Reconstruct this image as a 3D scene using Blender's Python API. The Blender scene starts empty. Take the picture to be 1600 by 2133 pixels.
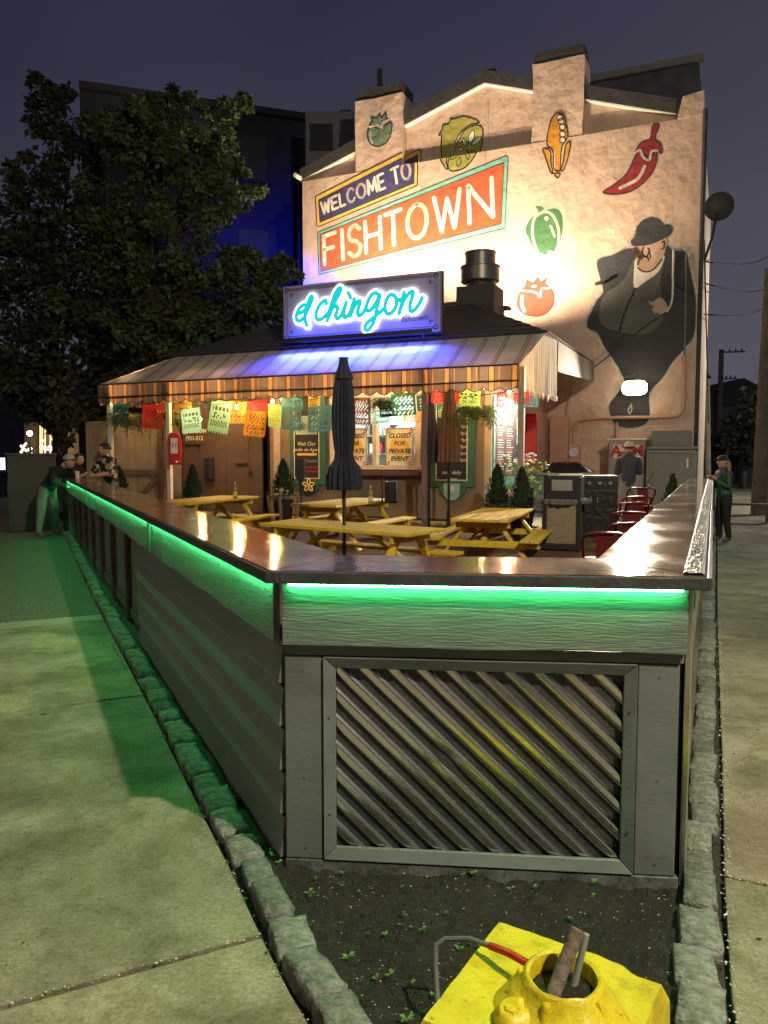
import bpy, bmesh, math, random
from math import sin, cos, pi, radians, atan2, sqrt
from mathutils import Vector, Matrix, Euler, noise
from mathutils.geometry import tessellate_polygon
random.seed(7)
sc = bpy.context.scene
COL = sc.collection
# ------------------------------------------------------------------ camera
FPX, EYE = 1602.0, 1.6
PITCH = math.atan(116.5 / FPX)
cam_d = bpy.data.cameras.new('camera')
cam = bpy.data.objects.new('camera', cam_d); COL.objects.link(cam)
cam.location = (0, 0, EYE); cam.rotation_euler = (pi / 2 - PITCH, 0, 0)
cam_d.sensor_fit = 'VERTICAL'; cam_d.sensor_height = 36.0; cam_d.lens = 36.0 * FPX / 2133.0
cam_d.clip_start = 0.05; cam_d.clip_end = 2000
sc.camera = cam
# ------------------------------------------------------------------ night sky with city glow
w = bpy.data.worlds.new('World'); sc.world = w; w.use_nodes = True
nt = w.node_tree; nt.nodes.clear()
def _n(t, kind, **kw):
    nd = t.nodes.new(kind)
    for k, v in kw.items(): setattr(nd, k, v)
    return nd
o_ = _n(nt, 'ShaderNodeOutputWorld'); bg = _n(nt, 'ShaderNodeBackground')
tc = _n(nt, 'ShaderNodeTexCoord'); sx = _n(nt, 'ShaderNodeSeparateXYZ')
nt.links.new(tc.outputs['Generated'], sx.inputs[0])
ramp = _n(nt, 'ShaderNodeValToRGB')
mr = _n(nt, 'ShaderNodeMath', operation='MULTIPLY_ADD'); mr.inputs[1].default_value = -0.28
nt.links.new(sx.outputs['X'], mr.inputs[0]); nt.links.new(sx.outputs['Z'], mr.inputs[2])
nt.links.new(mr.outputs[0], ramp.inputs[0])
cr = ramp.color_ramp
cr.elements[0].position = 0.0; cr.elements[0].color = (0.095, 0.096, 0.125, 1)
cr.elements[1].position = 0.75; cr.elements[1].color = (0.020, 0.021, 0.044, 1)
e = cr.elements.new(0.28); e.color = (0.056, 0.057, 0.082, 1)
e = cr.elements.new(0.5); e.color = (0.031, 0.033, 0.060, 1)
bg.inputs['Strength'].default_value = 0.8
cn = _n(nt, 'ShaderNodeTexNoise'); cn.inputs['Scale'].default_value = 2.2; cn.inputs['Detail'].default_value = 5; nt.links.new(tc.outputs['Generated'], cn.inputs['Vector'])
cr2 = _n(nt, 'ShaderNodeValToRGB'); cr2.color_ramp.elements[0].position = .3; cr2.color_ramp.elements[0].color = (.82, .82, .84, 1); cr2.color_ramp.elements[1].position = .7; cr2.color_ramp.elements[1].color = (1.14, 1.12, 1.1, 1); nt.links.new(cn.outputs['Fac'], cr2.inputs[0])
cm = _n(nt, 'ShaderNodeMix', data_type='RGBA', blend_type='MULTIPLY'); cm.inputs[0].default_value = 1; nt.links.new(ramp.outputs[0], cm.inputs[6]); nt.links.new(cr2.outputs[0], cm.inputs[7])
nt.links.new(cm.outputs[2], bg.inputs[0]); nt.links.new(bg.outputs[0], o_.inputs[0])
# ------------------------------------------------------------------ picture settings
sc.view_settings.view_transform = 'Standard'; sc.view_settings.look = 'None'
sc.view_settings.exposure = 0.2; sc.view_settings.gamma = 1.0
try: sc.view_settings.use_curve_mapping = False
except Exception: pass
sc.render.engine = 'CYCLES'
sc.cycles.use_denoising = True
try: sc.cycles.denoiser = 'OPENIMAGEDENOISE'
except Exception: pass
sc.cycles.max_bounces = 6; sc.cycles.diffuse_bounces = 3; sc.cycles.glossy_bounces = 3
sc.cycles.transmission_bounces = 4; sc.cycles.sample_clamp_indirect = 4.0
sc.cycles.caustics_reflective = False; sc.cycles.caustics_refractive = False
# ------------------------------------------------------------------ measuring helpers
_F = Vector((0, cos(PITCH), -sin(PITCH))); _U = Vector((0, sin(PITCH), cos(PITCH))); _C = Vector((0, 0, EYE))
def _ray(x, y): return _F + Vector((1, 0, 0)) * ((x - 800) / FPX) + _U * ((1066.5 - y) / FPX)
def Pz(x, y, z):
    r = _ray(x, y); return _C + r * ((z - EYE) / r.z)
def PY(x, y, Y):
    r = _ray(x, y); return _C + r * (Y / r.y)
ANG = atan2(-0.407, 0.914)                       # the stand and the mural wall are parallel
F0 = Vector((1.367, 14.6, 0))
UU = Vector((cos(ANG), sin(ANG), 0)); NN = Vector((sin(ANG), -cos(ANG), 0))
def W(u, n, z): return F0 + UU * u + NN * n + Vector((0, 0, z))
def L(u, n, z): return Vector((u, -n, z))        # local coordinates in a root turned by ANG at F0
def uz(x, y, n):
    r = _ray(x, y); p0 = F0 + NN * n
    p = _C + r * (((p0 - _C).dot(NN)) / r.dot(NN))
    return (p - F0).dot(UU), p.z
def ground(x, y):
    n = (Vector((x, y, 0)) - F0).dot(NN)
    return 0.33 * min(1.0, max(0.0, (5.0 - n) / 4.4))
# ------------------------------------------------------------------ mesh helpers
class MB:
    def __init__(s): s.v = []; s.f = []; s.m = []
    def add(s, vs, fs, mi=0):
        b = len(s.v); s.v += [tuple(v) for v in vs]; s.f += [tuple(b + i for i in f) for f in fs]; s.m += [mi] * len(fs)
    def box(s, c, d, R=None, mi=0):
        x, y, z = d[0] / 2, d[1] / 2, d[2] / 2
        vs = [Vector((sx * x, sy * y, sz * z)) for sz in (-1, 1) for sy in (-1, 1) for sx in (-1, 1)]
        if R is not None: vs = [R @ v for v in vs]
        vs = [v + Vector(c) for v in vs]
        s.add(vs, [(0, 2, 3, 1), (4, 5, 7, 6), (0, 1, 5, 4), (2, 6, 7, 3), (0, 4, 6, 2), (1, 3, 7, 5)], mi)
        return s
    def bar(s, a, b, wx, wy, up=(0, 0, 1), mi=0):
        a, b = Vector(a), Vector(b); d = b - a; z = d.normalized(); u = Vector(up)
        if abs(z.dot(u)) > 0.98: u = Vector((0, 1, 0))
        x = u.cross(z).normalized(); y = z.cross(x)
        R = Matrix((x, y, z)).transposed()
        return s.box((a + b) / 2, (wx, wy, d.length), R, mi)
    def tube(s, pts, r, seg=8, mi=0, cap=True):
        pts = [Vector(p) for p in pts]; n = len(pts)
        rr = r if isinstance(r, (list, tuple)) else [r] * n
        rings = []; px = None
        for i, p in enumerate(pts):
            t = (pts[min(i + 1, n - 1)] - pts[max(i - 1, 0)]).normalized()
            if px is None:
                a = Vector((0, 0, 1)) if abs(t.z) < 0.9 else Vector((1, 0, 0))
                px = a.cross(t).normalized()
            else:
                px = (px - t * px.dot(t)).normalized()
            py = t.cross(px)
            rings.append([p + (px * cos(2 * pi * k / seg) + py * sin(2 * pi * k / seg)) * rr[i] for k in range(seg)])
        vs = [v for R_ in rings for v in R_]; fs = []
        for i in range(n - 1):
            for k in range(seg):
                a = i * seg + k; b = i * seg + (k + 1) % seg
                fs.append((a, b, b + seg, a + seg))
        if cap:
            fs.append(tuple(reversed(range(seg)))); fs.append(tuple((n - 1) * seg + k for k in range(seg)))
        s.add(vs, fs, mi); return s
    def lathe(s, prof, c=(0, 0, 0), seg=16, mi=0, ax=None, squash=1.0):
        c = Vector(c); vs = []; fs = []
        for (r, z) in prof:
            for k in range(seg):
                v = Vector((r * cos(2 * pi * k / seg), r * sin(2 * pi * k / seg) * squash, z))
                if ax is not None: v = ax @ v
                vs.append(v + c)
        n = len(prof)
        for i in range(n - 1):
            for k in range(seg):
                a = i * seg + k; b = i * seg + (k + 1) % seg
                fs.append((a, b, b + seg, a + seg))
        fs.append(tuple(reversed(range(seg)))); fs.append(tuple((n - 1) * seg + k for k in range(seg)))
        s.add(vs, fs, mi); return s
    def prism(s, poly, fn, t0, t1, mi=0):
        """poly of (a,b); fn(a,b,t) -> point; closed prism between t0 and t1"""
        n = len(poly)
        tri = tessellate_polygon([[Vector((p[0], p[1], 0)) for p in poly]])
        vs = [fn(p[0], p[1], t0) for p in poly] + [fn(p[0], p[1], t1) for p in poly]
        fs = []
        for a, b, c in tri:
            fs.append((a, b, c)); fs.append((n + c, n + b, n + a))
        for i in range(n):
            j = (i + 1) % n; fs.append((i, j, n + j, n + i))
        s.add(vs, fs, mi); return s
    def quad(s, a, b, c, d, mi=0): s.add([a, b, c, d], [(0, 1, 2, 3)], mi); return s
    def mesh(s, name, mats, smooth=False):
        me = bpy.data.meshes.new(name)
        me.from_pydata([tuple(v) for v in s.v], [], s.f)
        for m in (mats if isinstance(mats, (list, tuple)) else [mats]): me.materials.append(m)
        me.polygons.foreach_set('material_index', s.m)
        bm = bmesh.new(); bm.from_mesh(me)
        bmesh.ops.recalc_face_normals(bm, faces=bm.faces); bm.to_mesh(me); bm.free()
        if smooth:
            for p in me.polygons: p.use_smooth = True
        me.update(); return me
    def build(s, name, mats, parent=None, smooth=False, bevel=0):
        o = bpy.data.objects.new(name, s.mesh(name, mats, smooth)); COL.objects.link(o)
        if parent is not None: o.parent = parent
        if bevel:
            b = o.modifiers.new('bevel', 'BEVEL'); b.width = bevel; b.segments = 2; b.limit_method = 'ANGLE'
        if smooth:
            try: o.data.set_sharp_from_angle(angle=radians(40))
            except Exception: pass
        return o
def tag(o, label=None, cat=None, group=None, kind=None):
    if label: o['label'] = label
    if cat: o['category'] = cat
    if group: o['group'] = group
    if kind: o['kind'] = kind
    return o
def thing(name, label, cat, loc=(0, 0, 0), rz=0.0, group=None):
    o = bpy.data.objects.new(name, None); COL.objects.link(o)
    o.location = loc; o.rotation_euler = (0, 0, rz); o.empty_display_size = 0.2
    return tag(o, label, cat, group)
def fthing(name, label, cat, group=None):        # a thing in the stand's own axes
    return thing(name, label, cat, F0, ANG, group)
def copy_tree(o, parent=None):
    c = o.copy(); COL.objects.link(c); c.parent = parent
    for ch in o.children: copy_tree(ch, c)
    return c
def place(mesh, name, parent=None, loc=(0, 0, 0), rot=(0, 0, 0), scale=(1, 1, 1)):
    o = bpy.data.objects.new(name, mesh); COL.objects.link(o); o.parent = parent
    o.location = loc; o.rotation_euler = rot; o.scale = scale
    return o
def catmull(pts, n=6, closed=True):
    out = []; N = len(pts); P = [Vector((p[0], p[1])) for p in pts]
    rng = range(N) if closed else range(N - 1)
    for i in rng:
        if closed: a, b, c, d = P[i - 1], P[i], P[(i + 1) % N], P[(i + 2) % N]
        else: a, b, c, d = P[max(i - 1, 0)], P[i], P[i + 1], P[min(i + 2, N - 1)]
        for k in range(n):
            t = k / n
            q = 0.5 * ((2 * b) + (c - a) * t + (2 * a - 5 * b + 4 * c - d) * t * t + (3 * b - a - 3 * c + d) * t ** 3)
            out.append((q.x, q.y))
    if not closed: out.append((P[-1].x, P[-1].y))
    return out
# ------------------------------------------------------------------ materials
MATS = {}
def mat(name, col, rough=0.7, metal=0.0, var=0.15, vs=3.0, bump=0.0, bs=40.0, col2=None, emit=None, es=0.0,
        spec=0.5, transl=0.0, coat=0.0, coords='Object', stretch=(1, 1, 1), thresh=None, rvar=0.0):
    if name in MATS: return MATS[name]
    m = bpy.data.materials.new(name); m.use_nodes = True; MATS[name] = m
    t = m.node_tree; b = t.nodes['Principled BSDF']; out = t.nodes['Material Output']
    tcn = _n(t, 'ShaderNodeTexCoord'); mp = _n(t, 'ShaderNodeMapping'); mp.inputs['Scale'].default_value = stretch
    t.links.new(tcn.outputs[coords], mp.inputs[0])
    nz = _n(t, 'ShaderNodeTexNoise'); nz.inputs['Scale'].default_value = vs; nz.inputs['Detail'].default_value = 5
    nz.inputs['Roughness'].default_value = 0.6
    t.links.new(mp.outputs[0], nz.inputs['Vector'])
    rp = _n(t, 'ShaderNodeValToRGB')
    c1 = tuple(col); c2 = tuple(col2) if col2 else tuple(min(1, c * (1 + var)) for c in c1)
    c0 = c1 if col2 else tuple(c * (1 - var) for c in c1)
    p0, p1 = thresh if thresh else (0.35, 0.65)
    rp.color_ramp.elements[0].position = p0; rp.color_ramp.elements[0].color = (*c0, 1)
    rp.color_ramp.elements[1].position = p1; rp.color_ramp.elements[1].color = (*c2, 1)
    t.links.new(nz.outputs['Fac'], rp.inputs[0]); t.links.new(rp.outputs[0], b.inputs['Base Color'])
    b.inputs['Roughness'].default_value = rough; b.inputs['Metallic'].default_value = metal
    b.inputs['Specular IOR Level'].default_value = spec
    b.inputs['Coat Weight'].default_value = coat
    b.inputs['Coat Roughness'].default_value = 0.08
    if rvar:
        ma = _n(t, 'ShaderNodeMath', operation='MULTIPLY_ADD'); ma.inputs[1].default_value = rvar; ma.inputs[2].default_value = rough - rvar / 2
        t.links.new(nz.outputs['Fac'], ma.inputs[0]); t.links.new(ma.outputs[0], b.inputs['Roughness'])
    if bump:
        nb = _n(t, 'ShaderNodeTexNoise'); nb.inputs['Scale'].default_value = bs; nb.inputs['Detail'].default_value = 6
        t.links.new(mp.outputs[0], nb.inputs['Vector'])
        bp = _n(t, 'ShaderNodeBump'); bp.inputs['Strength'].default_value = min(1, bump); bp.inputs['Distance'].default_value = 0.02 * max(1, bump)
        t.links.new(nb.outputs['Fac'], bp.inputs['Height']); t.links.new(bp.outputs[0], b.inputs['Normal'])
    if emit:
        b.inputs['Emission Color'].default_value = (*emit, 1); b.inputs['Emission Strength'].default_value = es
    if transl:
        tr = _n(t, 'ShaderNodeBsdfTranslucent'); t.links.new(rp.outputs[0], tr.inputs['Color'])
        mx = _n(t, 'ShaderNodeMixShader'); mx.inputs[0].default_value = transl
        t.links.new(b.outputs[0], mx.inputs[1]); t.links.new(tr.outputs[0], mx.inputs[2]); t.links.new(mx.outputs[0], out.inputs['Surface'])
    return m
def wear(m, layers, stretch=(1, 1, 1), rnd=0.0):
    t = m.node_tree; b = t.nodes['Principled BSDF']; src = b.inputs['Base Color'].links[0].from_socket; tcn = _n(t, 'ShaderNodeTexCoord'); mp = _n(t, 'ShaderNodeMapping'); mp.inputs['Scale'].default_value = stretch; t.links.new(tcn.outputs['Object'], mp.inputs[0])
    for (scl, lo, hi, dk) in layers:
        nz = _n(t, 'ShaderNodeTexNoise'); nz.inputs['Scale'].default_value = scl; nz.inputs['Detail'].default_value = 8; nz.inputs['Roughness'].default_value = .7; t.links.new(mp.outputs[0], nz.inputs['Vector'])
        rp = _n(t, 'ShaderNodeValToRGB'); rp.color_ramp.elements[0].position = lo; rp.color_ramp.elements[0].color = (dk, dk, dk, 1); rp.color_ramp.elements[1].position = hi; rp.color_ramp.elements[1].color = (1, 1, 1, 1)
        t.links.new(nz.outputs['Fac'], rp.inputs[0]); mx = _n(t, 'ShaderNodeMix', data_type='RGBA', blend_type='MULTIPLY'); mx.inputs[0].default_value = 1; t.links.new(src, mx.inputs[6]); t.links.new(rp.outputs[0], mx.inputs[7]); src = mx.outputs[2]
    if rnd:
        oi = _n(t, 'ShaderNodeObjectInfo'); ma = _n(t, 'ShaderNodeMath', operation='MULTIPLY_ADD'); ma.inputs[1].default_value = rnd * 2; ma.inputs[2].default_value = 1 - rnd; t.links.new(oi.outputs['Random'], ma.inputs[0])
        mx = _n(t, 'ShaderNodeMix', data_type='RGBA', blend_type='MULTIPLY'); mx.inputs[0].default_value = 1; cb = _n(t, 'ShaderNodeCombineColor')
        for q in range(3): t.links.new(ma.outputs[0], cb.inputs[q])
        t.links.new(src, mx.inputs[6]); t.links.new(cb.outputs[0], mx.inputs[7]); src = mx.outputs[2]
    t.links.new(src, b.inputs['Base Color']); return m
def glow(name, col, s): return mat(name, (0.02, 0.02, 0.02), emit=col, es=s, rough=0.4, spec=.1)
def stripe_mat(name, cols, period, axis=0, transl=0.0, rough=0.8):
    """cols: list of (pos, rgb) constant stripes along a local axis"""
    m = bpy.data.materials.new(name); m.use_nodes = True
    t = m.node_tree; b = t.nodes['Principled BSDF']; out = t.nodes['Material Output']
    tcn = _n(t, 'ShaderNodeTexCoord'); s = _n(t, 'ShaderNodeSeparateXYZ'); t.links.new(tcn.outputs['Object'], s.inputs[0])
    d = _n(t, 'ShaderNodeMath', operation='DIVIDE'); d.inputs[1].default_value = period
    t.links.new(s.outputs[axis], d.inputs[0])
    fr = _n(t, 'ShaderNodeMath', operation='FRACT'); t.links.new(d.outputs[0], fr.inputs[0])
    rp = _n(t, 'ShaderNodeValToRGB'); rp.color_ramp.interpolation = 'CONSTANT'
    for i, (p, c) in enumerate(cols):
        if i < 2: e = rp.color_ramp.elements[i]; e.position = p
        else: e = rp.color_ramp.elements.new(p)
        e.color = (*c, 1)
    t.links.new(fr.outputs[0], rp.inputs[0])
    nz = _n(t, 'ShaderNodeTexNoise'); nz.inputs['Scale'].default_value = 2.5; nz.inputs['Detail'].default_value = 6
    t.links.new(tcn.outputs['Object'], nz.inputs['Vector'])
    mx = _n(t, 'ShaderNodeMix', data_type='RGBA', blend_type='MULTIPLY'); mx.inputs[0].default_value = 0.35
    t.links.new(rp.outputs[0], mx.inputs[6]); t.links.new(nz.outputs['Fac'], mx.inputs[7])
    t.links.new(mx.outputs[2], b.inputs['Base Color']); b.inputs['Roughness'].default_value = rough
    if transl:
        tr = _n(t, 'ShaderNodeBsdfTranslucent'); t.links.new(mx.outputs[2], tr.inputs['Color'])
        ms = _n(t, 'ShaderNodeMixShader'); ms.inputs[0].default_value = transl
        t.links.new(b.outputs[0], ms.inputs[1]); t.links.new(tr.outputs[0], ms.inputs[2]); t.links.new(ms.outputs[0], out.inputs['Surface'])
    return m
def lamp(name, kind, parent, loc, energy, col, size=0.1, spot=None, target=None, blend=0.5, sy=None):
    d = bpy.data.lights.new(name, kind); d.energy = energy; d.color = col
    if kind == 'AREA':
        d.size = size
        if sy: d.shape = 'RECTANGLE'; d.size_y = sy
    else: d.shadow_soft_size = size
    if kind == 'SPOT': d.spot_size = radians(spot); d.spot_blend = blend
    o = bpy.data.objects.new(name, d); COL.objects.link(o); o.parent = parent; o.location = loc
    if target is not None:
        v = Vector(target) - Vector(loc); o.rotation_euler = v.to_track_quat('-Z', 'Y').to_euler()
    return o
def text_mesh(txt, size, name='text', align='CENTER', shear=0.0, spacing=1.0, ext=0.002, bold=0.0):
    c = bpy.data.curves.new(name, 'FONT'); c.body = txt; c.size = size; c.align_x = align; c.align_y = 'CENTER'
    c.shear = shear; c.space_character = spacing; c.extrude = ext; c.resolution_u = 3; c.offset = bold
    o = bpy.data.objects.new(name, c); COL.objects.link(o)
    bpy.context.view_layer.update()
    me = bpy.data.meshes.new_from_object(o.evaluated_get(bpy.context.evaluated_depsgraph_get()))
    bpy.data.objects.remove(o); return me
def ftext(txt, size, m, parent, u, n, z, name='lettering', **kw):   # lettering standing on a plane facing the patio
    me = text_mesh(txt, size, name, **kw); me.materials.clear(); me.materials.append(m)
    return place(me, name, parent, L(u, n, z), (pi / 2, 0, 0))
# ================================================================== GROUND
def concrete(name, c):
    m = mat(name, c, rough=0.85, var=0.22, vs=1.1, bump=0.3, bs=90)
    t = m.node_tree; b = t.nodes['Principled BSDF']; src = b.inputs['Base Color'].links[0].from_socket
    tcn = _n(t, 'ShaderNodeTexCoord')
    def layer(src, scale, lo, hi, dark, kind='ShaderNodeTexNoise'):
        nz = _n(t, kind); nz.inputs['Scale'].default_value = scale
        if kind == 'ShaderNodeTexNoise': nz.inputs['Detail'].default_value = 8; nz.inputs['Roughness'].default_value = .7; nz.inputs['Distortion'].default_value = .6; out = nz.outputs['Fac']
        else: out = nz.outputs['Distance']
        t.links.new(tcn.outputs['Object'], nz.inputs['Vector'])
        rp = _n(t, 'ShaderNodeValToRGB'); rp.color_ramp.elements[0].position = lo; rp.color_ramp.elements[0].color = (dark, dark, dark * .95, 1); rp.color_ramp.elements[1].position = hi; rp.color_ramp.elements[1].color = (1, 1, 1, 1)
        t.links.new(out, rp.inputs[0]); mx = _n(t, 'ShaderNodeMix', data_type='RGBA', blend_type='MULTIPLY'); mx.inputs[0].default_value = 1
        t.links.new(src, mx.inputs[6]); t.links.new(rp.outputs[0], mx.inputs[7]); return mx.outputs[2]
    src = layer(src, .55, .42, .58, .55); src = layer(src, 2.2, .40, .52, .70); src = layer(src, 9, .38, .55, .80); src = layer(src, 70, .38, .58, .62); src = layer(src, 1.6, .028, .045, .30, 'ShaderNodeTexVoronoi'); src = layer(src, 260, .3, .7, .75)
    t.links.new(src, b.inputs['Base Color']); return m
CONC = [concrete('concrete', (0.42, 0.37, 0.27)), concrete('concrete_pale', (0.48, 0.43, 0.32)), concrete('concrete_worn', (0.36, 0.33, 0.25))]
M_conc = CONC[0]
M_conc2 = mat('concrete_light', (0.28, 0.26, 0.20), rough=0.85, var=0.18, vs=2.5, bump=0.3, bs=80)
M_aggr = mat('aggregate_paving', (0.06, 0.065, 0.05), rough=0.9, col2=(0.22, 0.22, 0.17), vs=70, bump=0.8, bs=90, thresh=(0.42, 0.62))
M_asph = mat('asphalt', (0.045, 0.043, 0.04), rough=0.85, var=0.3, vs=2, bump=0.5, bs=90)
M_soil = mat('wet_soil', (0.015, 0.011, 0.008), rough=0.6, var=0.6, vs=40, bump=1.0, bs=120, rvar=0.5)
M_mulch = mat('mulch', (0.16, 0.085, 0.045), rough=0.9, var=0.5, vs=30, bump=1.0, bs=45)
M_granite = mat('granite', (0.19, 0.20, 0.18), rough=0.85, var=0.35, vs=14, bump=0.9, bs=45)
wear(M_granite, [(7, .35, .55, .7), (60, .35, .5, .7)], rnd=.28)
M_leaf = mat('seedling_leaf', (0.07, 0.16, 0.03), rough=0.6, var=0.4, vs=20)
M_pebble = mat('pale_pebble', (0.6, 0.58, 0.5), rough=0.6, var=0.3, vs=20)

def sheet(name, pts, z, m, kind='structure', parent=None):
    mb = MB(); mb.add([(p[0], p[1], z) for p in pts], [tuple(range(len(pts)))])
    o = mb.build(name, m, parent)
    if parent is None: tag(o, kind=kind)
    return o
sheet('ground', [(-400, -60), (400, -60), (400, 600), (-400, 600)], -0.14, M_asph)

DL = Vector((-0.474, 1, 0)).normalized(); QL = Vector((-DL.y, DL.x, 0))     # left street: along, outward
DR = Vector((0.4276, 1, 0)).normalized(); QR = Vector((DR.y, -DR.x, 0))    # right street
CL = [(-9.3, 21.6), (-5.81, 14.24), (-3.05, 8.26), (-1.411, 4.813), (-0.864, 3.636), (-0.417, 2.678), (-0.266, 2.326), (-0.121, 2.052), (0.06, 1.72), (0.2, 1.4)]
CR = [(9.4, 22.0), (5.935, 13.84), (3.519, 8.26), (2.329, 5.47), (1.6, 3.752), (1.205, 2.842), (1.024, 2.40), (0.891, 2.07), (0.80, 1.75), (0.72, 1.4)]

# --- left sidewalk: base course plus real slabs
base = sheet('sidewalk_left', [(-60, 140), (-9.4, 21.6), (-0.4, 2.7), (0.25, 1.3), (0.1, -8), (-30, -8), (-75, 140)], -0.03, mat('joint_dirt', (0.03, 0.028, 0.022), rough=0.95, var=0.4, vs=20, bump=0.6))
def lpt(s, q): return Vector((-0.383, 2.90, 0)) + DL * s + QL * q
def slab(poly, parent, m, h=0.03, z=0.0, name='slab'):
    mb = MB(); mb.prism([(p[0], p[1]) for p in poly], lambda a, b, t: (a, b, t), z - h, z)
    return mb.build(name, m, parent, bevel=0.006)
def lerpc(C, y):
    for i in range(len(C) - 1):
        (x0, y0), (x1, y1) = C[i], C[i + 1]
        if y1 <= y <= y0:
            t = (y - y0) / (y1 - y0); return x0 + (x1 - x0) * t
    return C[0][0] if y > C[0][1] else C[-1][0]
# joints run across the left sidewalk from the curb outwards: (curb y, direction)
jd = Vector((-0.90, -0.43, 0)).normalized()
jy = [-1.2, 0.85, 2.47, 5.07, 7.45, 7.72]
G = 0.012
def curb_edge_L(ya, yb, n=6):
    return [(lerpc(CL, ya + (yb - ya) * k / n) - 0.085, ya + (yb - ya) * k / n) for k in range(n + 1)]
def curb_x(C, y, side):
    if y < 1.4: return C[-1][0] + side
    return lerpc(C, y) + side
for i in range(len(jy) - 1):
    ya, yb = jy[i] + G, jy[i + 1] - G
    e = [(curb_x(CL, ya + (yb - ya) * k / 6, -0.085), ya + (yb - ya) * k / 6) for k in range(7)]
    wid = 2.9
    for j in range(3):
        o1, o2 = j * wid + (0.0 if j == 0 else G), (j + 1) * wid - G
        near = e if j == 0 else [(e[0][0] + jd.x * o1, e[0][1] + jd.y * o1), (e[-1][0] + jd.x * o1, e[-1][1] + jd.y * o1)]
        far = [(e[-1][0] + jd.x * o2, e[-1][1] + jd.y * o2), (e[0][0] + jd.x * o2, e[0][1] + jd.y * o2)]
        slab(near + far, base, M_conc2 if i == 4 else CONC[(i + j) % 3], z=random.uniform(-0.004, 0.004))
# aggregate area beyond
e = [(curb_x(CL, 7.74 + (40 - 7.74) * k / 20, -0.085), 7.74 + (40 - 7.74) * k / 20) for k in range(21)]
slab([(e[0][0], e[0][1])] + e[1:] + [(e[-1][0] - 9, 38), (e[0][0] + jd.x * 7, e[0][1] + jd.y * 7)], base, M_aggr, z=-0.004, name='aggregate_strip')

# --- right sidewalk
baseR = sheet('sidewalk_right', [(80, 160), (9.4, 22.0), (1.2, 2.84), (0.72, 1.3), (0.7, -8), (14, -8), (26, 20), (95, 160)], -0.03, MATS['joint_dirt'])
ys = [-1.0, 1.15, 2.83, 4.66, 6.83, 8.98, 11.0, 12.8, 14.8, 17.0, 19.2, 21.5, 24, 27, 30, 34, 38, 44]
jr = Vector((0.90, -0.43, 0)).normalized()
for i in range(len(ys) - 1):
    ya, yb = ys[i] + G, ys[i + 1] - G
    def cx(y): return (curb_x(CR, y, 0.10) if y < 22 else 9.4 + (y - 22) * 0.4276 + 0.1)
    e = [(cx(ya + (yb - ya) * k / 5), ya + (yb - ya) * k / 5) for k in range(6)]
    for j in range(2):
        wid = 2.4
        o1, o2 = j * wid + (0.0 if j == 0 else G), (j + 1) * wid - G
        near = e if j == 0 else [(e[0][0] + jr.x * o1, e[0][1] + jr.y * o1), (e[-1][0] + jr.x * o1, e[-1][1] + jr.y * o1)]
        far = [(e[-1][0] + jr.x * o2, e[-1][1] + jr.y * o2), (e[0][0] + jr.x * o2, e[0][1] + jr.y * o2)]
        slab(list(reversed(near + far)), baseR, CONC[(i * 2 + j) % 3], z=random.uniform(-0.004, 0.004))

def crack(pts, parent):
    P = []
    for a, b in zip(pts, pts[1:]):
        for k in range(9):
            t_ = k / 9; P.append((a[0] + (b[0] - a[0]) * t_ + random.uniform(-.012, .012), a[1] + (b[1] - a[1]) * t_ + random.uniform(-.012, .012)))
    mb = MB(); n = len(P)
    for k, (x, y) in enumerate(P):
        w_ = .0022 * (1 - abs(2 * k / n - 1) * .7) + random.uniform(0, .0012); mb.v += [(x - w_, y - w_, .0055), (x + w_, y + w_, .0055)]
    for k in range(n - 1): a = 2 * k; mb.f.append((a, a + 1, a + 3, a + 2)); mb.m.append(0)
    mb.build('crack', MATS['joint_dirt'], parent)
crack([(-1.9, 5.6), (-2.3, 6.4), (-2.4, 7.2)], base)
crack([(1.75, 3.3), (2.0, 3.7), (2.5, 3.8)], baseR); crack([(2.9, 5.6), (3.3, 6.2)], baseR)
# --- soil bed between the curbs, with a real uneven surface
def bedz(x, y): return -0.005 + 0.03 * noise.noise(Vector((x * 5, y * 5, 0))) + 0.022 * noise.noise(Vector((x * 17, y * 17, 3))) + 0.012 * noise.noise(Vector((x * 45, y * 45, 7)))
mb = MB(); rows = []
yy = 1.4
while yy < 22:
    rows.append(yy); yy += 0.022 if yy < 2.95 else (0.10 if yy < 5 else 0.35)
for (side) in ('front', 'left', 'right'):
    idx = []
    for y in rows:
        if side == 'front':
            if y > 3.1: break
            xa, xb, nx = lerpc(CL, y) - 0.03, lerpc(CR, y) + 0.03, 70
        elif side == 'left':
            if y < 3.0: continue
            xa, xb, nx = lerpc(CL, y) - 0.03, -0.383 - 0.474 * (y - 2.9) + 0.1, 8
        else:
            if y < 2.9: continue
            xa, xb, nx = 1.10 + 0.4276 * (y - 2.76) - 0.1, lerpc(CR, y) + 0.03, 8
        r_ = []
        for k in range(nx + 1):
            x = xa + (xb - xa) * k / nx
            r_.append(len(mb.v)); mb.v.append((x, y, bedz(x, y)))
        idx.append(r_)
    for a, b in zip(idx, idx[1:]):
        for k in range(len(a) - 1):
            mb.f.append((a[k], a[k + 1], b[k + 1], b[k])); mb.m.append(0)
tag(mb.build('soil_bed', M_soil, None, smooth=True), kind='structure')

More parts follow.
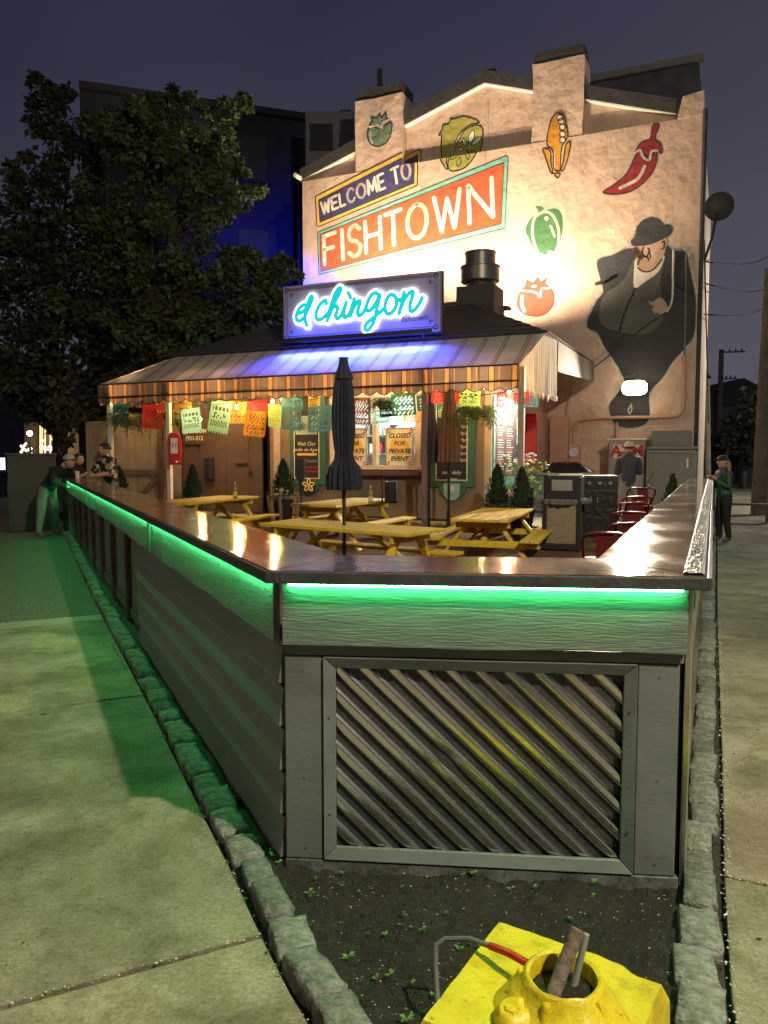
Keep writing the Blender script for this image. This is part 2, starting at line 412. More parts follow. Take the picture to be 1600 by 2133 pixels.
# --- patio floor: mulch sloping up to a concrete pad at the stand
mb = MB(); N1, N2 = 14, 24
for j in range(N2 + 1):
    y = 2.9 + (20.5 - 2.9) * j / N2
    xa, xb = -0.383 - 0.474 * (y - 2.9) + 0.08, 1.10 + 0.4276 * (y - 2.76) - 0.08
    for i in range(N1 + 1):
        x = xa + (xb - xa) * i / N1
        mb.v.append((x, y, ground(x, y) + 0.012 * noise.noise(Vector((x * 2, y * 2, 0)))))
for j in range(N2):
    for i in range(N1):
        a = j * (N1 + 1) + i; mb.f.append((a, a + 1, a + N1 + 2, a + N1 + 1)); mb.m.append(0)
tag(mb.build('patio_ground', M_mulch, None, smooth=True), kind='structure')
mb = MB(); pad = [L(-8.8, 0.9, 0), L(3.95, 0.2, 0), L(3.95, -5, 0), L(-8.8, -5, 0)]
mb.prism([(p.x, p.y) for p in pad], lambda a, b, t: (a, b, t), 0.2, 0.352)
o = mb.build('concrete_pad', M_conc2); o.location = F0; o.rotation_euler = (0, 0, ANG); tag(o, kind='structure')

# --- granite block curbs: every block is its own piece
def rock_mesh(seed, sx, sy, sz):
    bm = bmesh.new(); bmesh.ops.create_cube(bm, size=1.0)
    bmesh.ops.subdivide_edges(bm, edges=bm.edges[:], cuts=4, use_grid_fill=True)
    for v in bm.verts:
        c = v.co; k = 0.5
        p = Vector((max(-k, min(k, c.x)), max(-k, min(k, c.y)), max(-k, min(k, c.z))))
        r = p.copy(); ln = max(abs(p.x), abs(p.y)); 
        sph = p.normalized() * 0.62
        q = p.lerp(sph, 0.07)
        d = noise.noise_vector(q * 2.6 + Vector((seed * 9.1, 0, 0))) * 0.06 + noise.noise_vector(q * 7 + Vector((seed * 3.1, 5, 0))) * 0.035
        q = q + d
        v.co = Vector((q.x * sx, q.y * sy, q.z * sz))
    me = bpy.data.meshes.new('stone'); bm.to_mesh(me); bm.free(); me.materials.append(M_granite)
    for p in me.polygons: p.use_smooth = True
    return me
ROCKS = [rock_mesh(i, 0.118, random.choice([.15, .185, .205, .22]), 0.15) for i in range(9)]
def curb(name, C):
    mb = MB(); P = [Vector((x, y, 0)) for x, y in C]
    for a, b in zip(P, P[1:]):
        mb.bar(a + Vector((0, 0, -0.07)), b + Vector((0, 0, -0.07)), 0.10, 0.10)
    root = tag(mb.build(name, M_soil), kind='structure')
    P.reverse(); d = 0.0; seg = 0; pos = P[0].copy(); cnt = 0
    tot = [0]
    for a, b in zip(P, P[1:]): tot.append(tot[-1] + (b - a).length)
    s = 0.06
    while s < tot[-1] - 0.1 and cnt < 118:
        k = max(i for i in range(len(tot) - 1) if tot[i] <= s)
        a, b = P[k], P[k + 1]; t = (s - tot[k]) / (b - a).length
        p = a.lerp(b, t); dr = (b - a).normalized()
        ln = random.uniform(0.82, 1.12)
        place(random.choice(ROCKS), 'stone', root, (p.x + random.uniform(-.012, .012), p.y, -0.036 + random.uniform(-.018, .010)),
              (random.uniform(-.06, .06), random.uniform(-.08, .08), atan2(dr.y, dr.x) - pi / 2 + random.uniform(-.09, .09)), (random.uniform(.85, 1.12), ln, 1))
        s += 0.205 * ln * 0.5 + 0.205 * 0.5 + random.uniform(0.008, 0.022); cnt += 1
    return root
curb('curb_left', CL); curb('curb_right', CR)

# --- seedlings and pale pebbles (uncountable ground litter)
mb = MB()
def seedling(mb, x, y, z, s):
    for k in range(random.randint(2, 5)):
        a = random.uniform(0, 2 * pi); d = Vector((cos(a), sin(a), 0)); p = Vector((-d.y, d.x, 0))
        b = Vector((x, y, z)) + Vector((0, 0, s * random.uniform(.5, 1.1)))
        e1 = b + d * s * 1.1 + Vector((0, 0, s * .3)); m1 = b + d * s * .6 + Vector((0, 0, s * .35))
        mb.add([b, m1 + p * s * .36, e1, m1 - p * s * .36], [(0, 1, 2, 3)])
    mb.tube([(x, y, z - .01), (x, y, z + s * .9)], s * .06, 4)
for k in range(75):
    y = random.uniform(1.75, 2.85); x = random.uniform(lerpc(CL, y) + 0.12, lerpc(CR, y) - 0.12)
    seedling(mb, x, y, bedz(x, y), random.choice([.010, .013, .016, .022]))
for k in range(70):
    y = 2.9 + random.random() ** 1.6 * 9; x = lerpc(CL, y) + random.uniform(.09, .20)
    seedling(mb, x, y, bedz(x, y), random.choice([.01, .014, .02, .028]))
for k in range(25):
    y = 1.6 + random.random() * 5; x = lerpc(CL, y) - 0.09
    seedling(mb, x, y, 0, .009)
tag(mb.build('seedlings', M_leaf), 'tiny green weeds sprouting from the dark soil bed', 'weeds', kind='stuff')
mb = MB(); octa = [(1, 0, 0), (-1, 0, 0), (0, 1, 0), (0, -1, 0), (0, 0, 1), (0, 0, -1)]
def peb(x, y, z, r):
    mb.add([(x + a * r * random.uniform(.7, 1.2), y + b * r * random.uniform(.7, 1.2), z + c * r * .7) for a, b, c in octa],
           [(0, 2, 4), (2, 1, 4), (1, 3, 4), (3, 0, 4), (2, 0, 5), (1, 2, 5), (3, 1, 5), (0, 3, 5)])
for k in range(520):
    y = random.uniform(1.7, 2.87); x = random.uniform(lerpc(CL, y) + 0.08, lerpc(CR, y) - 0.08); peb(x, y, bedz(x, y) + .001, random.uniform(.0014, .0034))
for k in range(420):
    y = 1.5 + random.random() ** 1.5 * 6; x = lerpc(CR, y) + random.uniform(.085, .125); peb(x, y, 0.002, random.uniform(.002, .006))
for k in range(130):
    y = 1.5 + random.random() ** 1.5 * 4; x = lerpc(CL, y) - random.uniform(.08, .11); peb(x, y, 0.002, random.uniform(.0015, .004))
for k in range(45):
    t = random.random() * 0.9; p = Vector((lerpc(CL, 2.47) - .09, 2.47, 0)) + jd * t; peb(p.x, p.y + random.uniform(-.012, .012), 0.0, random.uniform(.002, .005))
for k in range(60):
    t = random.random() * 0.6; p = Vector((lerpc(CR, 2.83) + .10, 2.83, 0)) + jr * t; peb(p.x, p.y + random.uniform(-.012, .012), 0.0, random.uniform(.002, .005))
tag(mb.build('pale_grit', M_pebble), 'pale grit scattered over the soil and along the joints', 'grit', kind='stuff')

mb = MB()
for k in range(240):                                  # gum spots, leaf scraps and twigs trodden on the pavement
    if k % 2: y = 1.6 + random.random() ** 1.7 * 9; x = lerpc(CL, y) - .12 - random.random() ** .8 * 2.6
    else: y = 1.6 + random.random() ** 1.7 * 9; x = lerpc(CR, y) + .14 + random.random() * 1.6
    r_ = random.uniform(.003, .012) * (1.6 if random.random() < .08 else 1); a = random.uniform(0, 6.3); st_ = random.uniform(.4, 1)
    mb.add([(x + r_ * cos(a + q * pi / 3) * (1 if q % 2 else st_), y + r_ * st_ * sin(a + q * pi / 3), .0075 + .002 * (q % 3)) for q in range(6)], [tuple(range(6))])
tag(mb.build('pavement_litter', mat('litter_dark', (.03, .025, .018), rough=.8, var=.4, vs=9)), 'dark gum spots and leaf scraps on the pavement', 'litter', kind='stuff')

# ================================================================== BAR COUNTER round the patio
FL, FR = Vector((-0.383, 2.90, 0)), Vector((1.10, 2.76, 0))
ZT, TH = 1.175, 0.048
KL, KR = 12.75 * 1.107, 12.1 * 1.0876
M_grey = mat('grey_paint', (0.145, 0.155, 0.16), rough=0.42, var=0.07, vs=5, bump=0.07, bs=26, stretch=(1, 1, 2.5))
M_greyw = mat('grey_rough_board', (0.155, 0.165, 0.165), rough=0.40, var=0.12, vs=5, bump=0.32, bs=17, stretch=(1.0, 1.0, 9))
wear(M_grey, [(2.2, .34, .5, .82), (18, .30, .42, .8), (75, .28, .36, .62)]); wear(M_greyw, [(2.5, .36, .5, .84), (9, .30, .42, .72)], (1, 1, 6))
M_kick = wear(mat('muddy_kick_paint', (0.145, 0.155, 0.16), rough=0.6, var=0.07, vs=5), [(5, .42, .56, .5), (60, .40, .5, .45)])
M_brownpost = mat('brown_post', (0.10, 0.06, 0.045), rough=0.6, var=0.2, vs=8, bump=0.3)
M_screw = mat('screw_head', (0.25, 0.25, 0.25), rough=0.35, metal=0.9)
M_barwood = bpy.data.materials.new('wet_bar_wood'); M_barwood.use_nodes = True
t = M_barwood.node_tree; b = t.nodes['Principled BSDF']
tcn = _n(t, 'ShaderNodeTexCoord'); nz = _n(t, 'ShaderNodeTexNoise'); nz.inputs['Scale'].default_value = 3.0; nz.inputs['Detail'].default_value = 8
t.links.new(tcn.outputs['Object'], nz.inputs['Vector'])
wv = _n(t, 'ShaderNodeTexNoise'); wv.inputs['Scale'].default_value = 15; wv.inputs['Detail'].default_value = 5
t.links.new(tcn.outputs['Object'], wv.inputs['Vector'])
rp = _n(t, 'ShaderNodeValToRGB'); rp.color_ramp.elements[0].position = .35; rp.color_ramp.elements[0].color = (.045, .028, .022, 1); rp.color_ramp.elements[1].position = .7; rp.color_ramp.elements[1].color = (.13, .085, .062, 1)
t.links.new(nz.outputs['Fac'], rp.inputs[0]); t.links.new(rp.outputs[0], b.inputs['Base Color'])
rr = _n(t, 'ShaderNodeValToRGB'); rr.color_ramp.elements[0].position = .42; rr.color_ramp.elements[0].color = (.035,) * 3 + (1,); rr.color_ramp.elements[1].position = .60; rr.color_ramp.elements[1].color = (.24,) * 3 + (1,)
t.links.new(nz.outputs['Fac'], rr.inputs[0]); t.links.new(rr.outputs[0], b.inputs['Roughness'])
bp = _n(t, 'ShaderNodeBump'); bp.inputs['Strength'].default_value = .5; bp.inputs['Distance'].default_value = .007
t.links.new(wv.outputs['Fac'], bp.inputs['Height']); t.links.new(bp.outputs[0], b.inputs['Normal'])
b.inputs['Coat Weight'].default_value = .6; b.inputs['Coat Roughness'].default_value = .12
M_baredge = mat('bar_edge_paint', (0.05, 0.05, 0.055), rough=0.4, var=0.2, vs=8, bump=0.3)
M_galv = mat('galvanised_metal', (0.74, 0.72, 0.69), rough=0.19, metal=1.0, var=0.06, vs=3, rvar=0.14)
M_led = glow('green_led', (0.07, 1.0, 0.24), 100.0)

bar_root = thing('bar_counter', 'long grey wooden bar counter wrapping the patio, wet brown top and green light strip', 'bar counter')
def seg_pt(o, d, q, s, off): return o + d * s + q * off
EF = (FR - FL).normalized(); QF = Vector((EF.y, -EF.x, 0))                 # front face outward
OV = 0.062
def inter(p, d, q, e):
    den = d.x * e.y - d.y * e.x; t_ = ((q.x - p.x) * e.y - (q.y - p.y) * e.x) / den; return p + d * t_
WL = 0.42
oL, iL = FL + QL * OV, FL - QL * (WL - OV); oR, iR = FR + QR * OV, FR - QR * (WL - OV); oF, iF = FL + QF * OV, FL - QF * (0.47 - OV)
cOL = inter(oL, DL, oF, EF); cIL = inter(iL, DL, iF, EF); cOR = inter(oR, DR, oF, EF); cIR = inter(iR, DR, iF, EF)
def top_piece(poly, name='bar_top'):
    mb = MB(); mb.prism([(p.x, p.y) for p in poly], lambda a, b, t: (a, b, t), ZT - TH, ZT)
    o = mb.build(name, [M_barwood], bar_root, bevel=0.005); return o
g_ = 0.003
top_piece([cOL + EF * g_, cOR - EF * g_, cIR - EF * g_, cIL + EF * g_])
# left run: boards butted end to end
def run_top(co, ci, D, total, cuts, name='bar_top'):
    s0 = 0.0
    for s1 in cuts + [total]:
        a0 = co + D * (s0 + g_); a1 = co + D * (s1 - g_ * .5)
        c0 = (ci if s0 == 0 else (co + (ci - co) - (D * (ci - co).dot(D)) + D * s0)); c1 = co + (ci - co) - D * (ci - co).dot(D) + D * (s1 - g_ * .5)
        if s0 == 0: c0 = ci + D * g_
        top_piece([a0, a1, c1, c0], name); s0 = s1
run_top(cOL, cIL, DL, KL + .05, [4.1, 8.6]); run_top(cOR, cIR, DR, KR, [3.9, 8.2])
# dark painted edge nosing, 3 mm proud of the top boards
def nosing(a, b, q):
    mb = MB(); d = (b - a).normalized()
    mb.bar(a + q * 0.011 + Vector((0, 0, ZT - TH / 2 - .001)), b + q * 0.011 + Vector((0, 0, ZT - TH / 2 - .001)), 0.016, TH - .004); mb.build('edge_strip', M_baredge, bar_root, bevel=0.003)
nosing(cOL - EF * .015, cOR + EF * .015, QF); nosing(cOL - DL * .012, cOL + DL * (KL + .05), QL); nosing(cOR, cOR + DR * KR, QR)
# pebbled drip strip on the outer edge of the right run
mb = MB(); nn = 700
M_foil = mat('wet_pebbled_strip', (0.06, 0.055, 0.05), rough=0.42, var=0.6, vs=60, bump=0.4, bs=60)
A0 = cOR + DR * .02 - QR * .078
for i in range(nn + 1):
    for k in range(9):
        p = A0 + DR * ((KR - .1) * i / nn) + QR * (.072 * k / 8)
        z = ZT + .004 + (0.007 * abs(noise.noise(Vector((p.x * 60, p.y * 60, 0)))) + .005 * random.random()) * (0 if k in (0, 8) else 1)
        mb.v.append((p.x, p.y, z))
for i in range(nn):
    for k in range(8):
        a = i * 9 + k; mb.f.append((a, a + 1, a + 10, a + 9)); mb.m.append(0)
mb.build('pebbled_drip_strip', M_foil, bar_root)
# fascia boards under the top
FZ0, FZ1 = 0.885, ZT - TH - .002
def board(name, o, D, Q, s0, s1, z0, z1, th, off, m, bev=0.004, wob=0.0):
    nseg = max(1, int((s1 - s0) / .06)) if wob else 1
    mb = MB(); R_ = []
    for i in range(nseg + 1):
        s = s0 + (s1 - s0) * i / nseg
        zb = z0 + (wob * noise.noise(Vector((s * 2.2, o.x * 3, 1))) if wob else 0)
        p0 = o + D * s + Q * off; p1 = o + D * s + Q * (off + th)
        for p, z in ((p0, zb), (p1, zb), (p1, z1), (p0, z1)): mb.v.append((p.x, p.y, z))
    for i in range(nseg):
        a = i * 4
        for k in range(4): mb.f.append((a + k, a + (k + 1) % 4, a + 4 + (k + 1) % 4, a + 4 + k)); mb.m.append(0)
    mb.f += [(0, 1, 2, 3), tuple(nseg * 4 + k for k in (3, 2, 1, 0))]; mb.m += [0, 0]
    return mb.build(name, m, bar_root, bevel=bev)
LF = (FR - FL).length
board('fascia_board', FL, EF, QF, 0.0, LF - .002, FZ0, FZ1, 0.028, 0.004, M_greyw, wob=0.012)
for a, b_ in ((0.0, 2.55), (2.56, 7.6), (7.61, KL)): board('fascia_board', FL, DL, QL, a + .03, b_, FZ0, FZ1, 0.028, 0.004, M_greyw, wob=0.010)
for a, b_ in ((0.0, 4.6), (4.61, KR)): board('fascia_board', FR, DR, QR, a + .055, b_, FZ0, FZ1, 0.022, 0.004, M_greyw, wob=0.008)
# screws in the fascia
mbs = MesB = None
for k, (s, z) in enumerate([(.03, 1.09), (.045, 1.075), (.03, .95), (.02, .92), (.75, 1.10), (1.13, 1.10), (1.40, 1.09), (1.41, 1.04), (1.40, .98), (1.39, .92), (.02, 1.0)]):
    mb = MB(); p = FL + EF * s + QF * .031; mb.lathe([(.0045, -.003), (.0045, .001), (.002, .0016)], (p.x, p.y, z), 8, ax=Matrix.Rotation(pi / 2, 3, 'X')); mb.build('screw', M_screw, bar_root)
for s in (.05, .12, .45, .9, 1.5, 2.1, 2.9, 3.8, 4.6, 5.7, 7.0, 8.8, 10.6):
    for z in (1.06, .94):
        p = FL + DL * s + QL * .032; mb = MB(); mb.lathe([(.005, -.003), (.005, .001), (.002, .002)], (p.x, p.y, z + random.uniform(-.02, .02)), 8, ax=Matrix.Rotation(pi / 2, 3, 'X')); mb.build('screw', M_screw, bar_root)
# LED strips (mesh emitters) tucked below the overhang
M_led2 = glow('green_led_dim', (0.09, 1.0, 0.30), 12.0)
def led(o, D, Q, s0, s1, off=.054, m=None):
    mb = MB(); mb.bar(o + D * s0 + Q * off + Vector((0, 0, FZ1 - .004)), o + D * s1 + Q * off + Vector((0, 0, FZ1 - .004)), .008, .006)
    mb.build('led_strip', m or M_led, bar_root)
led(FL, EF, QF, .03, LF - .03)
for a, b_ in ((.05, 3.0), (3.13, 6.0), (6.01, 8.9), (9.03, KL)): led(FL, DL, QL, a, b_)
for a, b_ in ((.05, 4.5), (4.7, 8.6), (8.8, KR)): led(FR, DR, QR, a, b_, .05, M_led2)
for s in (3.065, 8.965):
    board('overhang_bracket', FL, DL, QL, s - .045, s + .045, FZ0 + .01, FZ1, 0.02, 0.033, M_grey)
for s in (4.6, 8.7): board('overhang_bracket', FR, DR, QR, s - .04, s + .04, FZ0 + .01, FZ1, 0.02, 0.027, M_grey)
# front panel: stiles, rails, mitred frame, corrugated sheet
board('backing_panel', FL, EF, QF, .0, LF, -.06, FZ0 - .002, .02, -.055, M_baredge)
board('rail', FL, EF, QF, .0, LF - .004, .842, FZ0 - .004, .026, -.024, M_grey)
board('kick_board', FL, EF, QF, 0.0, LF - .004, -.08, .034, .030, -.024, M_kick)
board('stile', FL, EF, QF, 0.002, .148, .037, .840, .026, -.024, M_grey)
board('stile', FL, EF, QF, LF - .166, LF - .018, .037, .840, .026, -.024, M_grey)
def fpt(s, z, off): p = FL + EF * s + QF * off; return Vector((p.x, p.y, z))
x0, x1, z0, z1 = .152, LF - .170, .040, .838; fw = .046
def mitre(a, b, c, d):
    mb = MB(); P = [a, b, c, d]
    vs = [fpt(s, z, -.02) for s, z in P] + [fpt(P[0][0], P[0][1], .012), fpt(P[1][0], P[1][1], .012), fpt(P[2][0], P[2][1], -.006), fpt(P[3][0], P[3][1], -.006)]
    mb.add(vs, [(0, 1, 2, 3), (4, 5, 6, 7), (0, 1, 5, 4), (1, 2, 6, 5), (2, 3, 7, 6), (3, 0, 4, 7)])
    mb.build('frame_moulding', M_grey, bar_root, bevel=.003)
mitre((x0, z0), (x1, z0), (x1 - fw, z0 + fw), (x0 + fw, z0 + fw)); mitre((x0, z1), (x1, z1), (x1 - fw, z1 - fw), (x0 + fw, z1 - fw))
mitre((x0, z0 + .001), (x0, z1 - .001), (x0 + fw, z1 - fw - .001), (x0 + fw, z0 + fw + .001)); mitre((x1, z0 + .001), (x1, z1 - .001), (x1 - fw, z1 - fw - .001), (x1 - fw, z0 + fw + .001))
mb = MB(); NX, NZ = 230, 165
xa, xb, za, zb = x0 + fw - .01, x1 - fw + .01, z0 + fw - .01, z1 - fw + .01
for j in range(NZ + 1):
    for i in range(NX + 1):
        s = xa + (xb - xa) * i / NX; z = za + (zb - za) * j / NZ
        v = (s * cos(radians(48)) + z * sin(radians(44))) / .0735
        dent = .006 * math.exp(-((s - .62) ** 2 + (z - .44) ** 2) / .002)
        ph = sin(2 * pi * v)
        mb.v.append(fpt(s, z, -.034 + .010 * max(-1, min(1, ph * 1.6 + .3)) - dent))
for j in range(NZ):
    for i in range(NX):
        a = j * (NX + 1) + i; mb.f.append((a, a + 1, a + NX + 2, a + NX + 1)); mb.m.append(0)
mb.build('corrugated_sheet', M_galv, bar_root, smooth=True)
for s, z in ((.07, .78), (.075, .36), (.08, .08), (LF - .09, .79), (LF - .09, .40), (LF - .09, .08), (x0 + .022, .60), (x0 + .022, .22), (x1 - .022, .66), (x1 - .022, .2)):
    mb = MB(); p = fpt(s, z, .003 if s < .1 or s > LF - .12 else .006); mb.lathe([(.004, -.004), (.004, .001), (.002, .0016)], p, 8, ax=Matrix.Rotation(pi / 2, 3, 'X')); mb.build('screw', M_screw, bar_root)
# left wall: lap siding near the corner, then open bays of posts and set-back panels
zs = [.02, .195, .37, .545, .715, FZ0 - .004]
SID = 4.0
for i in range(5):
    s0 = 0.02
    mb = MB(); z_a, z_b = zs[i] + .010, zs[i + 1] - .009
    q = [(s0, .0), (SID, .0)]
    vs = []
    for s in (s0, SID):
        for z, o1 in ((z_a, .018), (z_a, -.02), (z_b, -.02), (z_b, -.003)): p = FL + DL * s + QL * o1; vs.append((p.x, p.y, z))
    mb.add(vs, [(0, 1, 2, 3), (7, 6, 5, 4), (0, 4, 5, 1), (1, 5, 6, 2), (2, 6, 7, 3), (3, 7, 4, 0)])
    mb.build('siding_board', M_grey, bar_root, bevel=.003)
board('kick_board', FL, DL, QL, .0, SID, -.06, .020, .022, -.02, M_grey)
board('backing_panel', FL, DL, QL, .03, KL, -.05, FZ0, .012, -.10, M_baredge)
s = SID; nb = 0
M_panelg = mat('sage_panel', (0.12, 0.16, 0.13), rough=0.5, var=0.15, vs=6)
M_tanpost = mat('tan_post', (0.22, 0.15, 0.11), rough=0.6, var=0.2, vs=8)
while s < KL - .9:
    board('post', FL, DL, QL, s + .01, s + .11, -.05, FZ0 - .003, .07, -.085, M_brownpost)
    board('post', FL, DL, QL, s + .115, s + .24, -.05, FZ0 - .003, .04, -.085, M_tanpost)
    bay = 1.30 if nb else 1.05
    board('infill_panel', FL, DL, QL, s + .31, s + bay - .04, .12, FZ0 - .06, .012, -.08, M_panelg)
    board('bottom_rail', FL, DL, QL, s + .245, s + bay, .02, .11, .03, -.085, M_grey)
    board('stile', FL, DL, QL, s + .245, s + .30, .115, FZ0 - .003, .02, -.085, M_grey)
    s += bay; nb += 1
board('end_post', FL, DL, QL, KL - .12, KL, -.05, FZ0 - .003, .09, -.085, M_greyw)
# right wall: corrugated metal and posts
board('corner_trim', FR, DR, QR, 0.0, .05, -.05, FZ1, .022, .0, M_galv)
mb = MB(); nn = 500
for i in range(nn + 1):
    s = .055 + (KR - .06) * i / nn; o1 = .004 + .006 * sin(2 * pi * s / .076)
    for z in (.0, FZ0 - .004): p = FR + DR * s + QR * o1; mb.v.append((p.x, p.y, z))
for i in range(nn): a = i * 2; mb.f.append((a, a + 1, a + 3, a + 2)); mb.m.append(0)
mb.build('corrugated_side', M_galv, bar_root, smooth=True)
board('backing_panel', FR, DR, QR, .0, KR, -.05, FZ0 - .002, .02, -.05, M_baredge)
# ================================================================== MURAL BUILDING
WN = -5.0; ULF, URT = -6.17, 3.97; ZL = 9.1; ZE, ZP, UP_ = 9.2, 10.78, -1.05
CH1, CH2 = (-4.56, -3.2), (0.17, 1.38)
M_stucco = mat('pink_stucco', (0.62, 0.455, 0.37), rough=0.9, var=0.14, vs=0.8, bump=2.6, bs=3.6)
for (scl, lo, hi, dk) in ((.35, .38, .6, .80), (3.0, .36, .5, .86), (11, .35, .5, .88)):
    t = M_stucco.node_tree; b = t.nodes['Principled BSDF']; src = b.inputs['Base Color'].links[0].from_socket; tcn = _n(t, 'ShaderNodeTexCoord'); mp = _n(t, 'ShaderNodeMapping'); mp.inputs['Scale'].default_value = (1, 1, .45)
    nz = _n(t, 'ShaderNodeTexNoise'); nz.inputs['Scale'].default_value = scl; nz.inputs['Detail'].default_value = 9; nz.inputs['Roughness'].default_value = .68
    t.links.new(tcn.outputs['Object'], mp.inputs[0]); t.links.new(mp.outputs[0], nz.inputs['Vector']); rp = _n(t, 'ShaderNodeValToRGB'); rp.color_ramp.elements[0].position = lo; rp.color_ramp.elements[0].color = (dk, dk * .98, dk * .96, 1); rp.color_ramp.elements[1].position = hi; rp.color_ramp.elements[1].color = (1, 1, 1, 1)
    t.links.new(nz.outputs['Fac'], rp.inputs[0]); mx = _n(t, 'ShaderNodeMix', data_type='RGBA', blend_type='MULTIPLY'); mx.inputs[0].default_value = 1; t.links.new(src, mx.inputs[6]); t.links.new(rp.outputs[0], mx.inputs[7]); t.links.new(mx.outputs[2], b.inputs['Base Color'])
M_whitetrim = mat('white_trim', (0.75, 0.70, 0.62), rough=0.6, var=0.05)
M_darkroof = mat('dark_roofing', (0.045, 0.042, 0.045), rough=0.85, var=0.3, vs=10, bump=0.6)
M_brickdk = mat('dark_brick_wall', (0.09, 0.085, 0.10), rough=0.9, var=0.25, vs=2, bump=0.4)
bld = fthing('mural_building', 'tall pink stucco building with painted vegetables, lettering and a hatted man on its gable wall', 'building')
RC = 0.22
def slabmesh(poly, n0, n1, name, m, parent, sub=0):
    mb = MB(); mb.prism(poly, lambda a, b, t: L(a, t, b), n0, n1); return mb.build(name, m, parent)
slabmesh([(ULF, 0), (URT, 0), (URT, ZL), (ULF, ZL)], WN, WN - 9, 'lower_wall', M_stucco, bld)
slabmesh([(ULF, ZL), (URT, ZL), (URT, ZE), (UP_, ZP), (ULF, ZE)], WN - RC, WN - 9, 'gable_wall', M_stucco, bld)
def rough_block(u0, u1, z0, z1, n0, n1, name, m, parent, amp=.035):
    bm = bmesh.new(); bmesh.ops.create_cube(bm, size=1); bmesh.ops.subdivide_edges(bm, edges=bm.edges[:], cuts=7, use_grid_fill=True)
    for v in bm.verts:
        c = v.co.copy(); p = L(u0 + (u1 - u0) * (c.x + .5), n0 + (n1 - n0) * (c.y + .5), z0 + (z1 - z0) * (c.z + .5))
        nv = noise.noise_vector(p * 2.3)
        v.co = p + Vector((nv.x * amp, abs(nv.y) * amp if c.y < -.49 else nv.y * amp, nv.z * amp * .6))
    bmesh.ops.recalc_face_normals(bm, faces=bm.faces)
    me = bpy.data.meshes.new(name); bm.to_mesh(me); bm.free(); me.materials.append(m)
    for p in me.polygons: p.use_smooth = True
    try: me.set_sharp_from_angle(angle=radians(50))
    except Exception: pass
    return place(me, name, parent)
for (a, b_) in (CH1, CH2):
    c = rough_block(a, b_, ZL - .01, 10.92, WN - .002, WN - .75, 'chimney', M_stucco, bld)
    rough_block(a + .03, b_ - .02, 10.90, 11.2, WN - .03, WN - .78, 'chimney_cap', M_darkroof, c, .03)
mb = MB(); p = L(-3.98, WN - .3, 11.15); mb.bar(p, p + Vector((0, 0, .62)), .12, .09); mb.build('flue_pipe', M_darkroof, bld)
# roof slopes with rake fascia and lit white soffit edge
for (ua, ub, za, zb) in ((ULF - .12, UP_, ZE - .03, ZP), (UP_, URT - .55, ZP, ZE + .06)):
    mb = MB(); mb.prism([(ua, za), (ub, zb), (ub, zb + .32), (ua, za + .30)], lambda a, b, t: L(a, t, b), WN - .06, WN - 9.3); mb.build('roof_slope', M_darkroof, bld)
    mb = MB(); mb.prism([(ua, za - .035), (ub, zb - .035), (ub, zb - .004), (ua, za - .004)], lambda a, b, t: L(a, t, b), WN - .07, WN - RC + .002); mb.build('rake_soffit', M_whitetrim, bld)
mb = MB(); mb.box(L(UP_, WN - 2.6, ZP + .36), (.4, 4.6, .10)); mb.build('ridge_cap', M_darkroof, bld)
slabmesh([(URT - .53, ZL + .002), (URT + .02, ZL + .002), (URT + .02, 9.62), (URT - .42, 9.56)], WN + .03, WN - .5, 'parapet_end', M_stucco, bld)
mb = MB(); mb.tube([L(ULF - .1, WN + .22, ZE + .02), L(ULF - .1, WN - 9, ZE + .02)], .06, 8); mb.build('gutter', M_whitetrim, bld)
mb = MB(); mb.tube([L(URT + .06, WN + .04, 0.3), L(URT + .06, WN + .04, 9.2)], .05, 8); mb.build('downpipe', M_darkroof, bld)
# set-back dark storey behind the ridge
a = uz(1180, 185, -9.5); b_ = uz(1457, 122, -9.5)
dk = slabmesh([(a[0] - .5, 9.0), (b_[0], 9.0), (b_[0], b_[1] - .1), (a[0] - .5, b_[1] - .15)], -9.5, -14, 'upper_storey', M_brickdk, bld)
mb = MB(); mb.box(L((a[0] - .5 + b_[0]) / 2, -9.45, b_[1] - .02), (b_[0] - a[0] + .7, .2, .2)); mb.build('cornice', mat('grey_cornice', (.2, .19, .18)), bld)
# ------------------------------------------------------------------ wall painting, laid on whichever face it covers
def clip(tri, f):                                   # keep f(p) >= 0
    out = []
    for i in range(len(tri)):
        a, b = tri[i], tri[(i + 1) % len(tri)]; fa, fb = f(a), f(b)
        if fa >= 0: out.append(a)
        if fa * fb < 0:
            t = fa / (fa - fb); out.append((a[0] + (b[0] - a[0]) * t, a[1] + (b[1] - a[1]) * t))
    return out
def paint(mb, poly, layer):
    tris = [[poly[i] for i in t] for t in tessellate_polygon([[Vector((p[0], p[1], 0)) for p in poly]])]
    for tr in tris: paint_tri(mb, tr, layer)
def paint_tri(mb, tr, layer):
    off = .004 + layer * .0035
    def put(pl, n):
        if len(pl) >= 3: mb.add([L(p[0], n + off, p[1]) for p in pl], [tuple(range(len(pl)))])
    put(clip(tr, lambda p: ZL - p[1]), WN)
    up = clip(tr, lambda p: p[1] - ZL)
    if len(up) < 3: return
    for c in (CH1, CH2):
        k = clip(clip(up, lambda p, c=c: p[0] - c[0]), lambda p, c=c: c[1] - p[0]) if len(up) >= 3 else []
        put(k, WN)
    l = clip(up, lambda p: CH1[0] - p[0]); put(l, WN - RC)
    l = clip(up, lambda p: p[0] - CH1[1]); l = clip(l, lambda p: CH2[0] - p[0]) if len(l) >= 3 else []; put(l, WN - RC)
    l = clip(up, lambda p: p[0] - CH2[1]); put(l, WN - RC)
RG = {1: (600, 60, .3125), 2: (1050, 60, .34375), 3: (1050, 420, .34375), 9: (1200, 430, .22979), 6: (560, 130, .275)}
